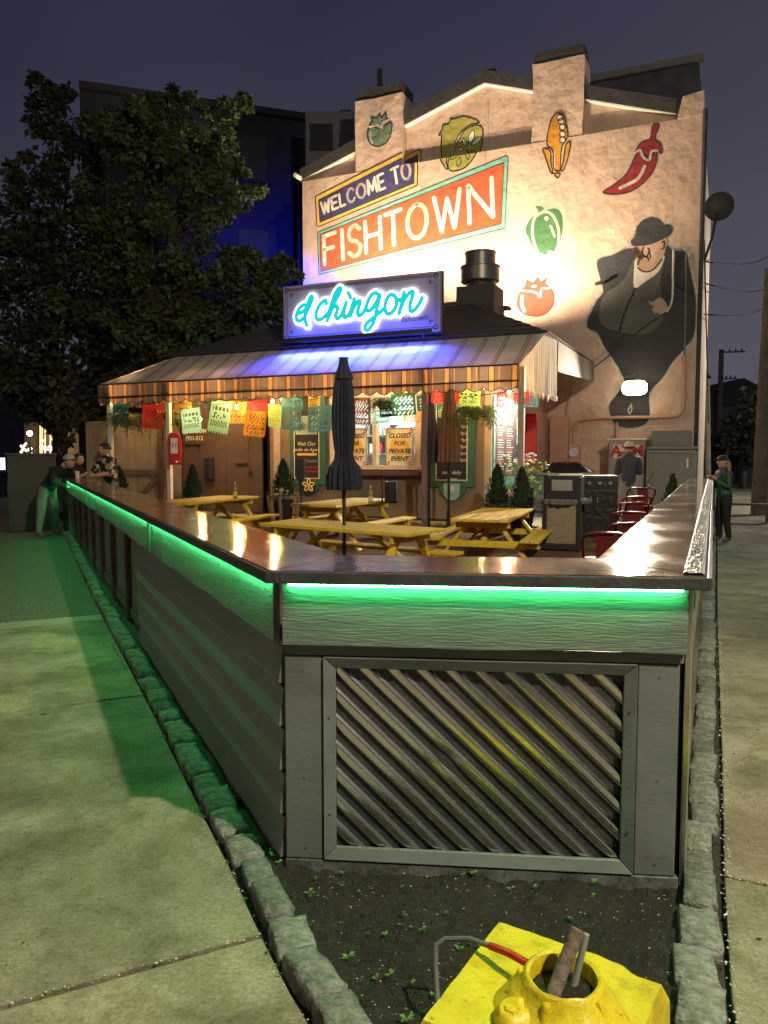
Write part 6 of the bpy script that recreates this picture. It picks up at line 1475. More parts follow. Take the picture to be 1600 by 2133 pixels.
mb = MB(); mb.tube([(-.06, .01, .275), (-.12, .03, .27), (-.19, .06, .25)], .0105, 8); mb.build('red_sleeve', mat('red_sleeve', (.42, .02, .015), rough=.35), cbq, smooth=True)
mb = MB(); mb.tube([(-.19, .06, .249), (-.26, .075, .238), (-.335, .07, .215), (-.355, .05, .20), (-.345, .03, .15), (-.31, -.02, .06), (-.27, -.05, .0)], .0075, 8); mb.build('cable', mat('cable_grey', (.14, .14, .14), rough=.5), cbq, smooth=True)
# ================================================================== PEOPLE
M_skin = mat('skin', (.42, .24, .17), rough=.55, var=.08); M_blackc = mat('black_cloth', (.012, .012, .014), rough=.85, var=.3, bump=.2); M_jean = mat('grey_trousers', (.13, .15, .14), rough=.85, var=.15)
M_navys = mat('navy_shirt', (.045, .045, .065), rough=.85, var=.15); M_khaki = mat('pale_shorts', (.26, .24, .22), rough=.85, var=.12); M_tealj = mat('teal_jacket', (.03, .055, .055), rough=.6, var=.2)
M_hair = mat('dark_hair', (.012, .009, .007), rough=.6, var=.3); M_blond = mat('blond_hair', (.28, .19, .10), rough=.6, var=.3); M_shoe = mat('shoe_grey', (.08, .09, .09), rough=.6); M_capw = mat('pale_cap', (.42, .38, .32), rough=.8)
M_pat = mat('patterned_shirt', (.015, .013, .012), rough=.8, col2=(.55, .47, .36), vs=9, thresh=(.50, .53))
def skin_body(name, parent, J, E, mats):
    """J: name -> (pos, rx, ry); E: (a, b, material index)."""
    names = list(J); idx = {n: i for i, n in enumerate(names)}
    me = bpy.data.meshes.new(name); me.from_pydata([J[n][0] for n in names], [(idx[a], idx[b]) for a, b, _ in E], [])
    o = bpy.data.objects.new(name, me); COL.objects.link(o)
    md = o.modifiers.new('skin', 'SKIN'); md.use_smooth_shade = True; md.branch_smoothing = .6
    if not me.skin_vertices: bpy.context.view_layer.update()
    for n in names:
        sv = me.skin_vertices[0].data[idx[n]]; sv.radius = (J[n][1] * 1.22, J[n][2] * 1.22); sv.use_root = (n == 'pelvis')
    o.modifiers.new('sub', 'SUBSURF').levels = 2
    o.modifiers['sub'].render_levels = 2
    bpy.context.view_layer.update()
    m2 = bpy.data.meshes.new_from_object(o.evaluated_get(bpy.context.evaluated_depsgraph_get()))
    bpy.data.objects.remove(o); m2.name = name; m2.materials.clear()
    for m in mats: m2.materials.append(m)
    segs = [(Vector(J[a][0]), Vector(J[b][0]), mi, (J[a][1] + J[b][1]) / 2) for a, b, mi in E]
    for p in m2.polygons:
        c = p.center; best = None
        for a, b, mi, r in segs:
            d = b - a; t_ = max(0, min(1, (c - a).dot(d) / max(1e-9, d.dot(d)))); ds = (c - (a + d * t_)).length - r
            if best is None or ds < best[0]: best = (ds, mi)
        p.material_index = best[1]; p.use_smooth = True
    q = place(m2, name, parent); return q
def head(parent, c, yaw, tilt, r, hairm, cap=None, ponytail=None, longhair=False):
    """hair, cap, ears and face pieces attached to the continuous body mesh"""
    R = Matrix.Rotation(yaw, 3, 'Z') @ Matrix.Rotation(tilt, 3, 'X'); c = Vector(c)     # faces local -Y
    def ell(ce, sx_, sy_, sz_, m, name, zmin=-9, ymin=-9):
        bm = bmesh.new(); bmesh.ops.create_uvsphere(bm, u_segments=18, v_segments=12, radius=1)
        for v in list(bm.verts):
            p = Vector((v.co.x * sx_, v.co.y * sy_, max(zmin, v.co.z * sz_))); p.y = max(ymin, p.y) if p.z < .3 * sz_ else p.y
            v.co = c + R @ (Vector(ce) + p)
        me = bpy.data.meshes.new(name); bm.to_mesh(me); bm.free(); me.materials.append(m)
        for p in me.polygons: p.use_smooth = True
        return place(me, name, parent)
    ell((0, -r * .02, 0), r * .78, r * .95, r * 1.18, M_skin, 'head')
    ell((0, -r * .95, -r * .12), r * .13, r * .20, r * .22, M_skin, 'nose')
    for s in (-1, 1):
        ell((s * r * .78, r * .08, -r * .05), r * .10, r * .18, r * .26, M_skin, 'ear'); ell((s * r * .30, -r * .84, r * .10), r * .12, r * .08, r * .06, M_hair, 'eye')
    ell((0, -r * .84, -r * .52), r * .26, r * .08, r * .05, mat('lips', (.28, .10, .09), rough=.5), 'mouth')
    ell((0, r * .10, r * .16), r * .86, r * 1.0, r * 1.14, hairm, 'hair', zmin=-r * .15 if not longhair else -r * .5, ymin=-r * .35)
    if cap is not None:
        ell((0, r * .05, r * .45), r * .93, r * 1.08, r * .88, cap, 'cap', zmin=-r * .12)
        mb = MB(); mb.prism([(-.75 * r, -.7 * r), (-.6 * r, -1.5 * r), (0, -1.85 * r), (.6 * r, -1.5 * r), (.75 * r, -.7 * r)], lambda a, b, t: c + R @ Vector((a, b, t)), r * .36, r * .44); mb.build('cap_peak', M_blackc, parent)
    if ponytail: 
        mb = MB(); mb.tube([c + R @ Vector((x * r, y * r, z * r)) for x, y, z in ponytail], [.5 * r, .62 * r, .6 * r, .5 * r, .2 * r][:len(ponytail)], 10); mb.build('long_hair', hairm, parent, smooth=True)
def hand(parent, p, d, up, s=1.0):
    d = Vector(d).normalized(); up = Vector(up); side = d.cross(up).normalized(); up = side.cross(d).normalized(); p = Vector(p)
    mb = MB(); mb.tube([p - d * .02, p + d * .03, p + d * .085], [.024, .036, .034], 8)
    for k in range(4):
        o_ = side * (-.03 + .02 * k); ln = (.06, .072, .068, .052)[k]
        mb.tube([p + d * .075 + o_, p + d * (.085 + ln * .5) + o_ - up * .008, p + d * (.08 + ln * .8) + o_ - up * .035], [.010, .009, .007], 6)
    mb.tube([p + d * .02 - side * .03, p + d * .06 - side * .055 - up * .01, p + d * .085 - side * .05 - up * .03], [.012, .010, .008], 6)
    return mb.build('hand', M_skin, parent, smooth=True)
def stand_person(label, loc, yaw, h, mats, pose, headkw, scale=None):
    r = thing('person', label, 'person', loc, yaw); k = h / 1.75
    J = {n: (tuple(Vector(p) * k), a * k, b * k) for n, (p, a, b) in pose['J'].items()}
    skin_body('body', r, J, pose['E'], mats)
    head(r, Vector(pose['head']) * k, headkw.get('yaw', 0), headkw.get('tilt', 0), .108 * k, headkw.get('hair', M_hair), headkw.get('cap'), headkw.get('tail'), headkw.get('long', False))
    for p, d in pose['hands']: hand(r, Vector(p) * k, d, (0, 0, 1))
    return r
# material indices: 0 top, 1 trousers, 2 skin, 3 shoes.  Figures face local -Y.
def base_pose(lean=0.0, arms='down', stance=.1, turn=0):
    t_ = lambda y, z: (y - 0.0, z)
    py = lambda z: -lean * max(0, z - .95) * 1.0
    dz = lambda z: z - (lean * .35 * max(0, z - .95))
    P = lambda x, z, y=0: (x, py(z) + y, dz(z))
    J = {'pelvis': (P(0, .95), .155, .115), 'waist': (P(0, 1.08), .145, .105), 'chest': (P(0, 1.30), .175, .12), 'collar': (P(0, 1.44), .12, .08), 'neck': (P(0, 1.52, -.01), .055, .055), 'skull': (P(0, 1.60, -.02), .06, .065)}
    E = [('pelvis', 'waist', 0), ('waist', 'chest', 0), ('chest', 'collar', 0), ('collar', 'neck', 2), ('neck', 'skull', 2)]
    for s, n in ((-1, 'l'), (1, 'r')):
        J['hip' + n] = ((s * .10, .0, .88), .10, .105); J['knee' + n] = ((s * (.11 + stance * .3), -.03 + s * stance * .2, .49), .065, .07); J['ankle' + n] = ((s * (.12 + stance * .5), .03 + s * stance * .4, .085), .045, .05); J['toe' + n] = ((s * (.14 + stance * .5), -.13 + s * stance * .4, .045), .042, .035)
        E += [('pelvis', 'hip' + n, 1), ('hip' + n, 'knee' + n, 1), ('knee' + n, 'ankle' + n, 1), ('ankle' + n, 'toe' + n, 3)]
        sh_ = P(s * .185, 1.42); J['sh' + n] = (sh_, .065, .065); E.append(('collar', 'sh' + n, 0))
        if arms == 'down': el, wr = (sh_[0] + s * .05, sh_[1] + .03, sh_[2] - .30), (sh_[0] + s * .04, sh_[1] - .06, sh_[2] - .55)
        elif arms == 'bar': el, wr = (sh_[0] + s * .09, sh_[1] - .12, sh_[2] - .25), (sh_[0] - s * .02, sh_[1] - .36, sh_[2] - .22 - .05 * (1 + lean))
        elif arms == 'up': el, wr = (sh_[0] + s * .04, sh_[1] - .02, sh_[2] - .30), (sh_[0] - s * .10, sh_[1] - .22, sh_[2] - .12)
        J['elb' + n] = (el, .048, .048); J['wri' + n] = (wr, .032, .034)
        E += [('sh' + n, 'elb' + n, 0), ('elb' + n, 'wri' + n, 4)]
    hands = [(J['wri' + n][0], (Vector(J['wri' + n][0]) - Vector(J['elb' + n][0]))) for n in 'lr']
    return {'J': J, 'E': E, 'head': tuple(Vector(P(0, 1.64, -.03)) + Vector((0, 0, .0))), 'hands': hands}
# right: woman in cap standing on the sidewalk by the bar end
pw = Pz(1506, 1130, 0)
stand_person('woman in black cap, teal jacket and black leggings with long fair hair', (pw.x, pw.y, 0), radians(-82), 1.60, [M_tealj, M_blackc, M_skin, M_shoe, M_tealj], base_pose(.05, 'up', .04), {'hair': M_blond, 'cap': M_blackc, 'long': True, 'tail': [(0, .7, .3), (0, 1.0, -.4), (0, 1.1, -1.4), (0, 1.0, -2.4), (0, .9, -3.0)]})
# man at the cash machine, seen from behind
pm_ = PY(1310, 1000, 13.2); gm = ground(pm_.x, 13.2)
stand_person('man in pale cap, dark t-shirt and light shorts facing the cash machine', (pm_.x, 13.2, gm), radians(172), PY(1310, 921, 13.2).z - gm, [M_navys, M_khaki, M_skin, M_shoe, M_skin], base_pose(.08, 'up', .12), {'cap': M_capw})
# left group at the far end of the bar
pl_ = Pz(100, 1118, 0)
stand_person('man in backwards pale cap and black jacket leaning on the bar', (pl_.x, pl_.y, 0), radians(62), 1.84, [M_blackc, M_jean, M_skin, M_shoe, M_blackc], base_pose(.9, 'bar', .3), {'cap': M_capw, 'yaw': .15})
pl2 = Pz(136, 1112, 0)
stand_person('person in black with dark hair, close behind the leaning man', (pl2.x, pl2.y + .25, 0), radians(75), 1.72, [M_blackc, M_blackc, M_skin, M_blackc, M_blackc], base_pose(.35, 'bar', .1), {'long': True, 'tail': [(0, .5, .2), (0, .8, -.5), (0, .9, -1.4)]})
p3 = FL + DL * (KL - .75) - QL * .75
stand_person('smiling man in black and white patterned shirt behind the bar', (p3.x, p3.y, ground(p3.x, p3.y) * .4), radians(-38), 1.78, [M_pat, M_jean, M_skin, M_shoe, M_skin], base_pose(.12, 'bar', .08), {'yaw': -.55}).scale = (1.18, 1.1, 1)
for (px, lab) in ((169, 'white paper cup in front of the leaning man'), (197, 'white paper cup by the patterned shirt')):
    q = Pz(px, 993, ZT); q = FL + DL * (KL - (.55 if px < 180 else .9)) - QL * .12
    r = thing('paper_cup', lab, 'cup', (q.x, q.y, ZT)); mb = MB(); mb.lathe([(.032, 0), (.045, .13), (.047, .132), (.043, .13)], (0, 0, 0), 14); mb.build('cup', M_whitep, r, smooth=True)
    mb = MB(); mb.lathe([(.040, .1), (.0365, .05)], (0, 0, 0), 14); mb.build('sleeve', M_wood, r)
# ================================================================== BACKGROUND
# blue-washed neighbour building
P1, P2 = PY(165, 172, 26.0), PY(760, 258, 29.1); nb = thing('dark_neighbour_building', 'tall dark flat-roofed building behind the tree, washed with blue light', 'building')
d_ = (P2 - P1); d_.z = 0; d_.normalize(); q_ = Vector((-d_.y, d_.x, 0)); M_nb = mat('dark_render', (.02, .02, .035), rough=.9, var=.2, vs=.8, bump=.3)
zt_ = 13.5; e1 = P2 + d_ * 3; mb = MB(); mb.prism([(P1.x, P1.y), (e1.x, e1.y), (e1.x + q_.x * 9, e1.y + q_.y * 9), (P1.x + q_.x * 9, P1.y + q_.y * 9)], lambda a, b, t: (a, b, t), 0, zt_); mb.build('wall', M_nb, nb)
mb = MB(); mb.bar(Vector((P1.x, P1.y, zt_ + .1)) - q_ * .1, Vector((e1.x, e1.y, zt_ + .1)) - q_ * .1, .3, .22); mb.build('parapet', M_nb, nb)
Lb = (P2 - P1); Lb.z = 0
for fl_ in range(4):
    for k in range(7):
        c_ = P1 + d_ * (1.2 + k * 2.2) - q_ * .03; c_.z = 2.4 + fl_ * 3.2; R_ = Matrix.Rotation(atan2(d_.y, d_.x), 3, 'Z')
        mb = MB(); mb.box(c_, (1.0, .06, 1.5), R_); wn = mb.build('window', M_black, nb); mb = MB(); mb.box(c_ + Vector((0, 0, -.8)) - q_ * .06, (1.2, .16, .08), R_); mb.build('sill', M_nb, wn)
hu = thing('rooftop_unit', 'boxy rooftop unit on a lower roof behind the left chimney', 'rooftop unit'); c_ = PY(690, 300, 25.0)
mb = MB(); mb.box((c_.x, c_.y, c_.z - .3), (1.5, 1.5, 2.0)); mb.build('casing', mat('unit_grey', (.16, .16, .18), rough=.7), hu, bevel=.05)
mb = MB(); mb.box((c_.x - .25, c_.y - .76, c_.z - .1), (.7, .04, .8)); mb.build('grille', M_black, hu); mb = MB(); mb.tube([(c_.x + .3, c_.y, c_.z + .6), (c_.x + .3, c_.y, c_.z + 1.0), (c_.x + .6, c_.y, c_.z + 1.0)], .05, 6); mb.build('pipe', M_black, hu)
mb = MB(); mb.box((c_.x + .3, c_.y + .5, (c_.z - 1.3) / 2), (2.6, 2.4, c_.z - 1.3)); mb.build('rear_wing', M_nb, nb)
# trees ------------------------------------------------------------
M_bark = mat('bark', (.05, .04, .03), rough=.9, var=.3, bump=.5)
def leafy(mb, c, rad, n, size, squash=1.0):
    for k in range(n):
        v = Vector((random.gauss(0, 1), random.gauss(0, 1), random.gauss(0, 1) * squash)).normalized() * rad * random.random() ** .45
        p = Vector(c) + Vector((v.x, v.y, v.z * squash)); s = size * random.uniform(.45, 1.5)
        a = Vector((random.gauss(0, 1), random.gauss(0, 1), random.gauss(-.5, .7))).normalized(); b = a.cross(Vector((random.gauss(0, 1), random.gauss(0, 1), random.gauss(0, 1)))).normalized()
        mb.add([p, p + a * s * .5 + b * s * .28, p + a * s, p + a * s * .5 - b * s * .28], [(0, 1, 2, 3)])
def tree(label, base, blobs, limbs, leafm, nper, size, grp=None, trunk_r=.25):
    r = thing('tree', label, 'tree', base, 0, grp); b0 = Vector(base); mb = MB()
    for (c, rad) in blobs:
        leafy(mb, Vector(c) - b0, rad * .72, int(nper * rad ** 2 * .5), size)
        for k in range(int(6 + rad * 6)):              # sprays poking out of the clump make an uneven outline
            v = Vector((random.gauss(0, 1), random.gauss(0, 1), random.gauss(.1, .8))).normalized() * rad * random.uniform(.6, 1.2)
            leafy(mb, Vector(c) - b0 + v, rad * random.uniform(.14, .32), int(nper * .12 * (1 + rad)), size)
    mb.build('crown', leafm, r)
    mb = MB(); top = Vector(limbs[0]) - b0; mb.tube([(0, 0, 0), top * .5 + Vector((.1, 0, 0)), top], [trunk_r, trunk_r * .8, trunk_r * .6], 9); mb.build('trunk', M_bark, r, smooth=True)
    mb = MB()
    for (c, rad) in blobs: e_ = Vector(c) - b0; mb.tube([top * random.uniform(.75, 1), top.lerp(e_, .5) + Vector((0, 0, .3)), e_], [trunk_r * .4, trunk_r * .2, .03], 6)
    mb.build('limbs', M_bark, r, smooth=True); return r
M_tleaf = mat('tree_leaf', (.062, .092, .034), rough=.55, var=.35, vs=2.5, transl=.15); M_tdark = mat('tree_leaf_shaded', (.035, .04, .018), rough=.6, var=.3, vs=2.5)  # second leaf colour darkened for the trees that little light reaches
YT = 21.0
def blob(px, py, r_px, Y=YT): return (tuple(PY(px, py, Y)), r_px * Y / FPX)
bl = [blob(330, 330, 95, 20.6), blob(250, 260, 60), blob(350, 240, 55, 21.5), blob(430, 310, 60, 20.2), blob(300, 450, 110), blob(430, 430, 75, 19.8), blob(230, 560, 120, 21.5), blob(400, 560, 100, 20.2), blob(520, 600, 85, 19.4), blob(560, 640, 55, 19.0), blob(480, 690, 80, 19.6), blob(330, 690, 110, 20.5), blob(590, 560, 30, 18.9), blob(450, 250, 35), blob(490, 330, 28, 20), blob(520, 400, 26, 20), blob(505, 210, 22, 21)]
tree('big leafy tree beside the food stand, leaves caught by warm light', tuple(Vector((PY(300, 900, YT).x, YT, 0))), bl, [tuple(PY(310, 620, YT))], M_tleaf, 1050, .145, trunk_r=.28)
bl = [blob(110, 220, 50, 23), blob(150, 300, 75, 23), blob(90, 400, 90, 22), blob(30, 480, 60, 22), blob(140, 520, 110, 22), blob(60, 640, 110, 22), blob(180, 700, 120, 21.5), blob(20, 780, 90, 21), blob(120, 800, 90, 21), blob(250, 790, 70, 22), blob(140, 880, 50, 20), blob(330, 780, 80, 21.5)]
tree('street tree at the far left, leaves coloured dark as if unlit', tuple(Vector((PY(120, 900, 22).x, 22, 0))), bl, [tuple(PY(110, 720, 22))], M_tdark, 480, .20, trunk_r=.25)
# left street: far houses, lamps, gray cabinet, road
M_roadl = mat('far_pavement', (.12, .11, .09), rough=.8, var=.2, vs=2)
c_ = PY(68, 1000, 16.4); uc = thing('grey_cabinet', 'large dark grey cabinet standing behind the leaning man', 'cabinet', (c_.x - .1, 16.6, 0), radians(25)); hz_ = PY(68, 948, 16.4).z
mb = MB(); mb.box((0, 0, hz_ / 2), (.95, .6, hz_)); mb.build('body', mat('cabinet_dark', (.035, .032, .03), rough=.6, var=.15), uc, bevel=.01); mb = MB(); mb.box((0, -.31, hz_ * .32), (.8, .02, hz_ * .5)); mb.build('door', MATS['cabinet_dark'], uc); mb = MB(); mb.box((0, 0, hz_ + .02), (1.0, .66, .04)); mb.build('top', M_black, uc)
M_farlamp = glow('street_bulb', (1.0, .78, .45), 20.0)
def far_lamp(label, px, py, Y, r_, en):
    p = PY(px, py, Y); r = thing('street_lamp', label, 'street lamp', (p.x, p.y, 0), 0, 'far street lamps on the left street'); mb = MB(); mb.tube([(0, 0, 0), (0, 0, p.z - .1)], [.09, .05], 8); mb.build('post', M_black, r)
    mb = MB(); mb.lathe([(r_ * .3, -r_), (r_, -r_ * .2), (r_ * .9, r_ * .5), (r_ * .3, r_)], (0, 0, p.z), 12); mb.build('globe', M_farlamp, r, smooth=True); mb = MB(); mb.lathe([(r_ * .8, r_ * .9), (r_ * .2, r_ * 1.4)], (0, 0, p.z), 10); mb.build('cap', M_black, r)
    lamp('lamp_light', 'POINT', r, (0, 0, p.z), en, (1.0, .75, .42), .2)
far_lamp('glowing globe lamp between the far-left trees', 62, 903, 42, .15, 500)
st_ = thing('lit_shopfront', 'distant shopfront with glowing vertical tubes and round bulbs', 'shopfront'); Ys = 48
p = PY(95, 950, Ys); mb = MB(); mb.box((p.x + .2, Ys + 2, 2.6), (3.4, 3, 5.2)); mb.build('wall', mat('shop_wall', (.06, .045, .03), rough=.8), st_)
for px in (84, 88, 94, 105):
    a = PY(px, 880 + random.randint(-8, 14), Ys); b = PY(px, 948, Ys); mb = MB(); mb.tube([b, a], .045, 6); mb.build('light_tube', glow('shop_tube', (1, .68, .32), 1.3), st_)
for k in range(13):
    q = PY(random.uniform(76, 110), random.choice([914, 918, 925, 931, 936]), Ys - .3); mb = MB(); mb.lathe([(.02, -.1), (.1, 0), (.02, .1)], q, 8); mb.build('round_bulb', glow('shop_bulb', (1, .80, .62), 2.2), st_)
for k in range(16):
    q = PY(random.uniform(42, 68), random.uniform(924, 945), Ys - .3); mb = MB(); mb.lathe([(.02, -.09), (.09, 0), (.02, .09)], q, 8); mb.build('round_bulb', MATS['shop_bulb'], st_)
lamp('shop_glow', 'POINT', st_, PY(95, 930, Ys - 1.2), 250, (1, .7, .38), .3)
p = PY(2, 966, 30); kd = thing('lit_screen', 'small glowing screen at the far left pavement', 'screen', (p.x, 30, 0)); mb = MB(); mb.box((0, 0, p.z), (.30, .05, .46)); mb.build('display', glow('screen_glow', (.5, .6, 1.0), 3), kd); mb = MB(); mb.box((0, .06, p.z / 2), (.34, .06, p.z + .5)); mb.build('case', M_black, kd)
rows_ = [(-14, 60, 16, 9, 'dark terrace house closing the left street'), (-30, 62, 14, 8, 'dark low house further along the left street'), (-46, 58, 14, 10, 'dark house at the left edge of the street')]
def house(label, x, y, wd, h, wm=None):
    r = thing('row_house', label, 'house', (x, y, 0), 0, 'far houses along the streets'); mb = MB(); mb.box((0, 4, h / 2), (wd, 8, h)); mb.build('wall', wm or M_brickdk, r)
    mb = MB(); mb.prism([(-wd / 2 - .3, h), (wd / 2 + .3, h), (0, h + 2.2)], lambda a, b, t: (a, t, b), -.3, 8.3); mb.build('roof', M_darkroof, r); n_ = int(wd / 3)
    for k in range(n_):
        for f_ in range(int(h / 3)):
            mb = MB(); mb.box((-wd / 2 + (k + .5) * wd / n_, -.02, 1.6 + f_ * 3), (1.0, .06, 1.5)); w_ = mb.build('window', M_black, r); mb = MB(); mb.box((-wd / 2 + (k + .5) * wd / n_, -.07, .8 + f_ * 3), (1.2, .12, .08)); mb.build('sill', M_conc2, w_)
    return r
for a in rows_: house(a[4], a[0], a[1], a[2], a[3])
# right street beyond the mural building
p = PY(1515, 900, 62); house('dark gabled house beyond the corner on the right street', p.x + 1.0, 62, 8.5, 5.6); house('dark far house behind the right street trees', p.x + 11, 70, 11, 7)
house('plain dark house just past the mural building', PY(1472, 900, 48).x - 2.2, 48, 4.0, 6.4)
bl = [blob(1560, 860, 45, 40), blob(1590, 900, 45, 40), blob(1545, 910, 35, 41), blob(1600, 850, 40, 42), blob(1570, 940, 35, 40)]
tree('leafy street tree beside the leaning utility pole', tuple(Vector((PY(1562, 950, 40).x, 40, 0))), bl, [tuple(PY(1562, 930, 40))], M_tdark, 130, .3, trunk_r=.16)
bl = [blob(1525, 930, 25, 55), blob(1540, 950, 22, 55), blob(1512, 945, 18, 56)]
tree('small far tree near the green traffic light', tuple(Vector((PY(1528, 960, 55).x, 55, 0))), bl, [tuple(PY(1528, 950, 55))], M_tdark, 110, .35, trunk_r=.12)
M_pole = mat('weathered_pole', (.13, .11, .09), rough=.9, var=.25, bump=.4)
def upole(label, pxb, pyb, pxt, pyt, Y, r_, arms=()):
    b = PY(pxb, pyb, Y); t_ = PY(pxt, pyt, Y); rt = thing('utility_pole', label, 'utility pole', (b.x, Y, 0), 0, 'utility poles on the right street'); o1 = Vector((b.x, Y, 0))
    mb = MB(); mb.tube([(0, 0, 0), t_ - o1], [r_, r_ * .7], 10); mb.build('post', M_pole, rt, smooth=True)
    for (px, py, px2, py2) in arms:
        a1, a2 = PY(px, py, Y - .2) - o1, PY(px2, py2, Y - .2) - o1; mb = MB(); mb.bar(a1, a2, .1, .1); ar = mb.build('crossarm', M_pole, rt)
        for k in range(4): q = a1.lerp(a2, (k + .5) / 4); mb = MB(); mb.lathe([(.05, 0), (.07, .08), (.03, .18)], q + Vector((0, 0, .05)), 8); mb.build('insulator', M_black, ar)
    return rt
upole('leaning weathered utility pole near the bench', 1583, 1022, 1606, 560, 21, .22)
upole('far utility pole with a double crossarm', 1497, 960, 1503, 728, 60, .25, ((1500, 734, 1552, 732), (1500, 790, 1535, 788)))
upole('pale post standing close past the building corner', 1474, 1000, 1472, 790, 30, .16)
for k, (a, b_, lab) in enumerate(((PY(1467, 545, 19), PY(1640, 500, 40), 'wire running from the building corner to the right, uppermost'), (PY(1467, 590, 19), PY(1640, 570, 40), 'wire sagging from the building corner, second down'), (PY(1467, 655, 19), PY(1640, 600, 40), 'wire sagging from the building corner, lowest'), (PY(1467, 500, 19), PY(1476, 880, 24), 'loose cable hanging down past the building corner'))):
    mb = MB(); mb.tube([a.lerp(b_, j / 14) + Vector((0, 0, -.5 * sin(pi * j / 14) if k < 3 else 0)) for j in range(15)], .018, 4); tag(mb.build('overhead_wire', M_black), lab, 'wire', 'overhead wires')
tl = thing('traffic_light', 'distant traffic light showing green', 'traffic light', (PY(1514, 950, 58).x, 58, 0)); o1 = Vector(tl.location); p = PY(1509, 915, 57.8) - o1
mb = MB(); mb.tube([(0, 0, 0), (0, 0, p.z + 1.2)], .08, 8); mb.tube([(0, 0, p.z + 1.1), (p.x, 0, p.z + 1.1)], .05, 6); mb.build('post', M_black, tl); mb = MB(); mb.box((p.x, p.y + .15, p.z + .3), (.34, .22, 1.0)); hs = mb.build('signal_head', M_black, tl)
mb = MB(); mb.lathe([(.16, 0), (.12, .06), (.02, .09)], p, 14, ax=Matrix.Rotation(pi / 2, 3, 'X')); mb.build('green_lens', glow('green_signal', (.05, 1, .55), 22), hs)
for (px, py, c_, s_, lab) in ((1535, 942, (1, .25, .05), .08, 'tiny orange signal light far down the right street'), (1518, 951, (1, .12, .08), .12, 'red far shop light on the right street'), (1450, 893, (1, .2, .3), .06, 'pink spark of a far sign past the building edge'), (1449, 915, (1, .95, .9), .05, 'white spark of a far lamp past the building edge')):
    q = PY(px, py, 57); r = thing('far_light', lab, 'light', (q.x, 57, 0)); mb = MB(); mb.tube([(0, 0, 0), (0, 0, q.z)], .04, 5); mb.build('post', M_black, r); mb = MB(); mb.lathe([(.02, -s_ * 1.4), (s_, 0), (.02, s_ * 1.4)], (0, -.05, q.z), 10); mb.build('lens', mat('far_%d_%d' % (px, py), (.5, .5, .5), emit=c_, es=14), r)
pz_ = Pz(1550, 1018, 0); bb = thing('street_barrel', 'dark round litter barrel on the right sidewalk', 'litter bin', (pz_.x, pz_.y, 0)); mb = MB(); mb.lathe([(.24, 0), (.28, .5), (.26, .85), (.12, .98), (.03, 1.0)], (0, 0, 0), 16); mb.build('body', M_black, bb, smooth=True); mb = MB(); mb.lathe([(.45, 0), (.45, .05)], (0, 0, 0), 16); mb.build('foot', M_black, bb)
pz_ = Pz(1545, 1088, 0); bc = thing('bench', 'low backless bench on the right sidewalk behind the woman', 'bench', (pz_.x + .1, pz_.y, 0), atan2(-.43, .9)); mb = MB(); mb.box((0, 0, .44), (1.2, .36, .05)); mb.build('seat', M_brownpost, bc, bevel=.006)
for s in (-1, 1): mb = MB(); mb.box((s * .45, 0, .21), (.06, .3, .41)); mb.build('leg', M_black, bc)
def car(label, x, y, yaw, colm):
    r = thing('parked_car', label, 'car', (x, y, -.14), yaw, 'cars parked along the right street'); k = 1
    mb = MB(); mb.prism([(-2.1, .3), (2.1, .3), (2.15, .75), (1.3, .9), (.7, 1.4), (-1.2, 1.42), (-1.9, .95), (-2.15, .8)], lambda a, b, t: (a, t, b), -.85, .85); mb.build('body', colm, r, bevel=.08)
    mb = MB(); mb.prism([(1.1, .93), (.62, 1.34), (-1.12, 1.36), (-1.65, .98)], lambda a, b, t: (a, t, b), -.87, .87); mb.build('windows', M_black, r)
    for sx_ in (-1.3, 1.35):
        for sy_ in (-.8, .8): mb = MB(); mb.lathe([(.33, -.1), (.33, .1)], (sx_, sy_, .33), 16, ax=Matrix.Rotation(pi / 2, 3, 'X')); wl = mb.build('wheel', M_black, r); mb = MB(); mb.lathe([(.2, -.11), (.2, .11)], (sx_, sy_, .33), 12, ax=Matrix.Rotation(pi / 2, 3, 'X')); mb.build('rim', M_steel, wl)
    for sy_ in (-.6, .6): mb = MB(); mb.box((-2.13, sy_, .72), (.06, .3, .14)); mb.build('tail_light', mat('tail_red', (.3, .01, .01), emit=(1, .05, .03), es=.6), r)
a_ = atan2(DR.y, DR.x)
for (px, Y, m_, lab) in ((1592, 33, mat('car_white', (.6, .6, .6), rough=.25), 'white car parked beyond the leaning pole'), (1575, 44, mat('car_dark', (.03, .03, .04), rough=.25), 'dark car parked past the white one')):
    p = PY(px, 990, Y); car(lab, p.x + 1.4, Y, a_, m_)
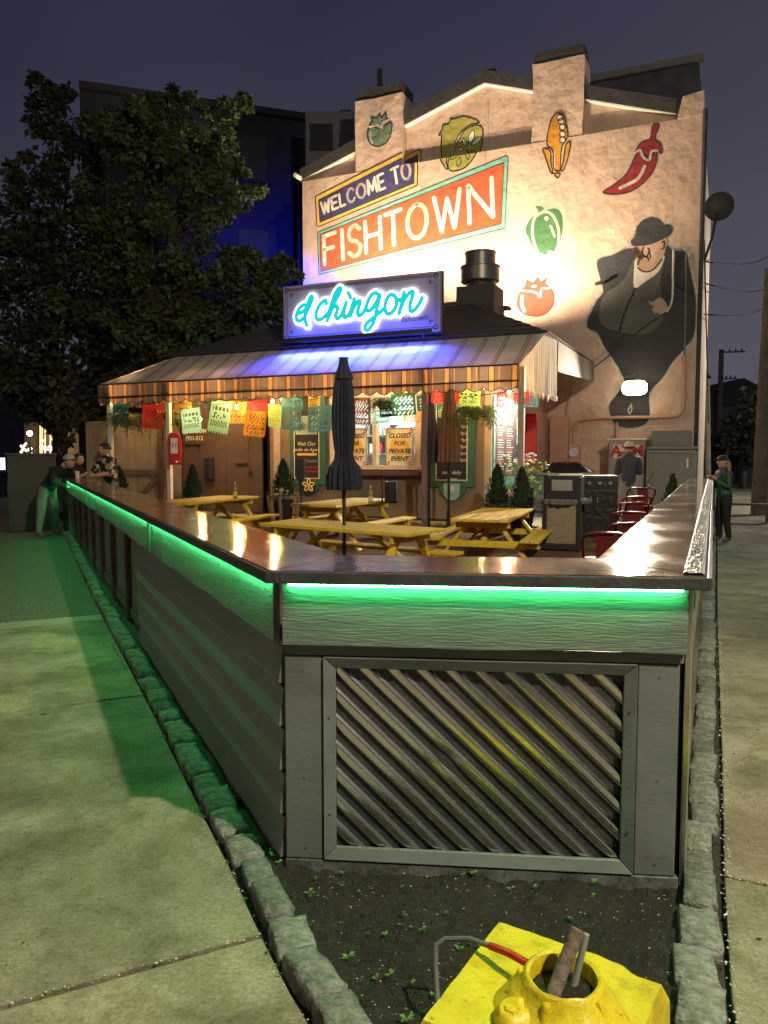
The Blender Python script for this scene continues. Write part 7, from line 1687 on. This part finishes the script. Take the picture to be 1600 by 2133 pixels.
# ================================================================== STREET LAMP over the pavement (outside the frame; it throws the bar's shadow)
sl_ = thing('street_lamp', 'tall street lamp on the near sidewalk lighting the pavement', 'street lamp', (5.2, -1.4, 0)); hd_ = Vector((3.4, -.75, 7.0)) - Vector((5.2, -1.4, 0))
mb = MB(); mb.tube([(0, 0, -.14), (0, 0, 6.4), hd_ * .35 + Vector((0, 0, 4.75)), hd_ + Vector((.2, -.1, .12))], [.1, .07, .05, .04], 10); mb.build('post', M_black, sl_)
mb = MB(); mb.box(hd_ + Vector((0, 0, .1)), (.55, .26, .1)); mb.build('head', M_black, sl_, bevel=.02); mb = MB(); mb.box(hd_ + Vector((0, 0, .044)), (.4, .2, .01)); mb.build('lens', glow('street_lens', (1, .86, .58), 40), sl_)
lamp('street_light', 'POINT', sl_, hd_ + Vector((0, 0, -.06)), 3000, (.98, .90, .58), .10)

s2 = thing('street_lamp', 'street lamp with amber light further left on the left street', 'street lamp', (-9.5, 4.0, 0)); mb = MB(); mb.tube([(0, 0, -.14), (0, 0, 6.0), (.7, -.1, 6.5)], [.1, .07, .05], 10); mb.build('post', M_black, s2)
mb = MB(); mb.box((.85, -.1, 6.5), (.5, .24, .1)); mb.build('head', M_black, s2, bevel=.02); mb = MB(); mb.box((.85, -.1, 6.444), (.36, .18, .01)); mb.build('lens', glow('amber_lens', (1, .7, .4), 30), s2)
lamp('street_light', 'POINT', s2, (.85, -.1, 6.38), 480, (1.0, .74, .46), .12)

s3 = thing('street_lamp', 'added out-of-view street lamp lighting the right street pavement', 'street lamp', (17.0, 24.0, 0)); mb = MB(); mb.tube([(0, 0, -.14), (0, 0, 6.4), (-.8, 0, 6.9)], [.1, .07, .05], 10); mb.build('post', M_black, s3)
mb = MB(); mb.box((-.95, 0, 6.9), (.5, .24, .1)); mb.build('head', M_black, s3, bevel=.02); mb = MB(); mb.box((-.95, 0, 6.844), (.36, .18, .01)); mb.build('lens', MATS['street_lens'], s3)
lamp('street_light', 'POINT', s3, (-.95, 0, 6.78), 2600, (.95, .95, .78), .12)  # light added from out of view to brighten the dark right street
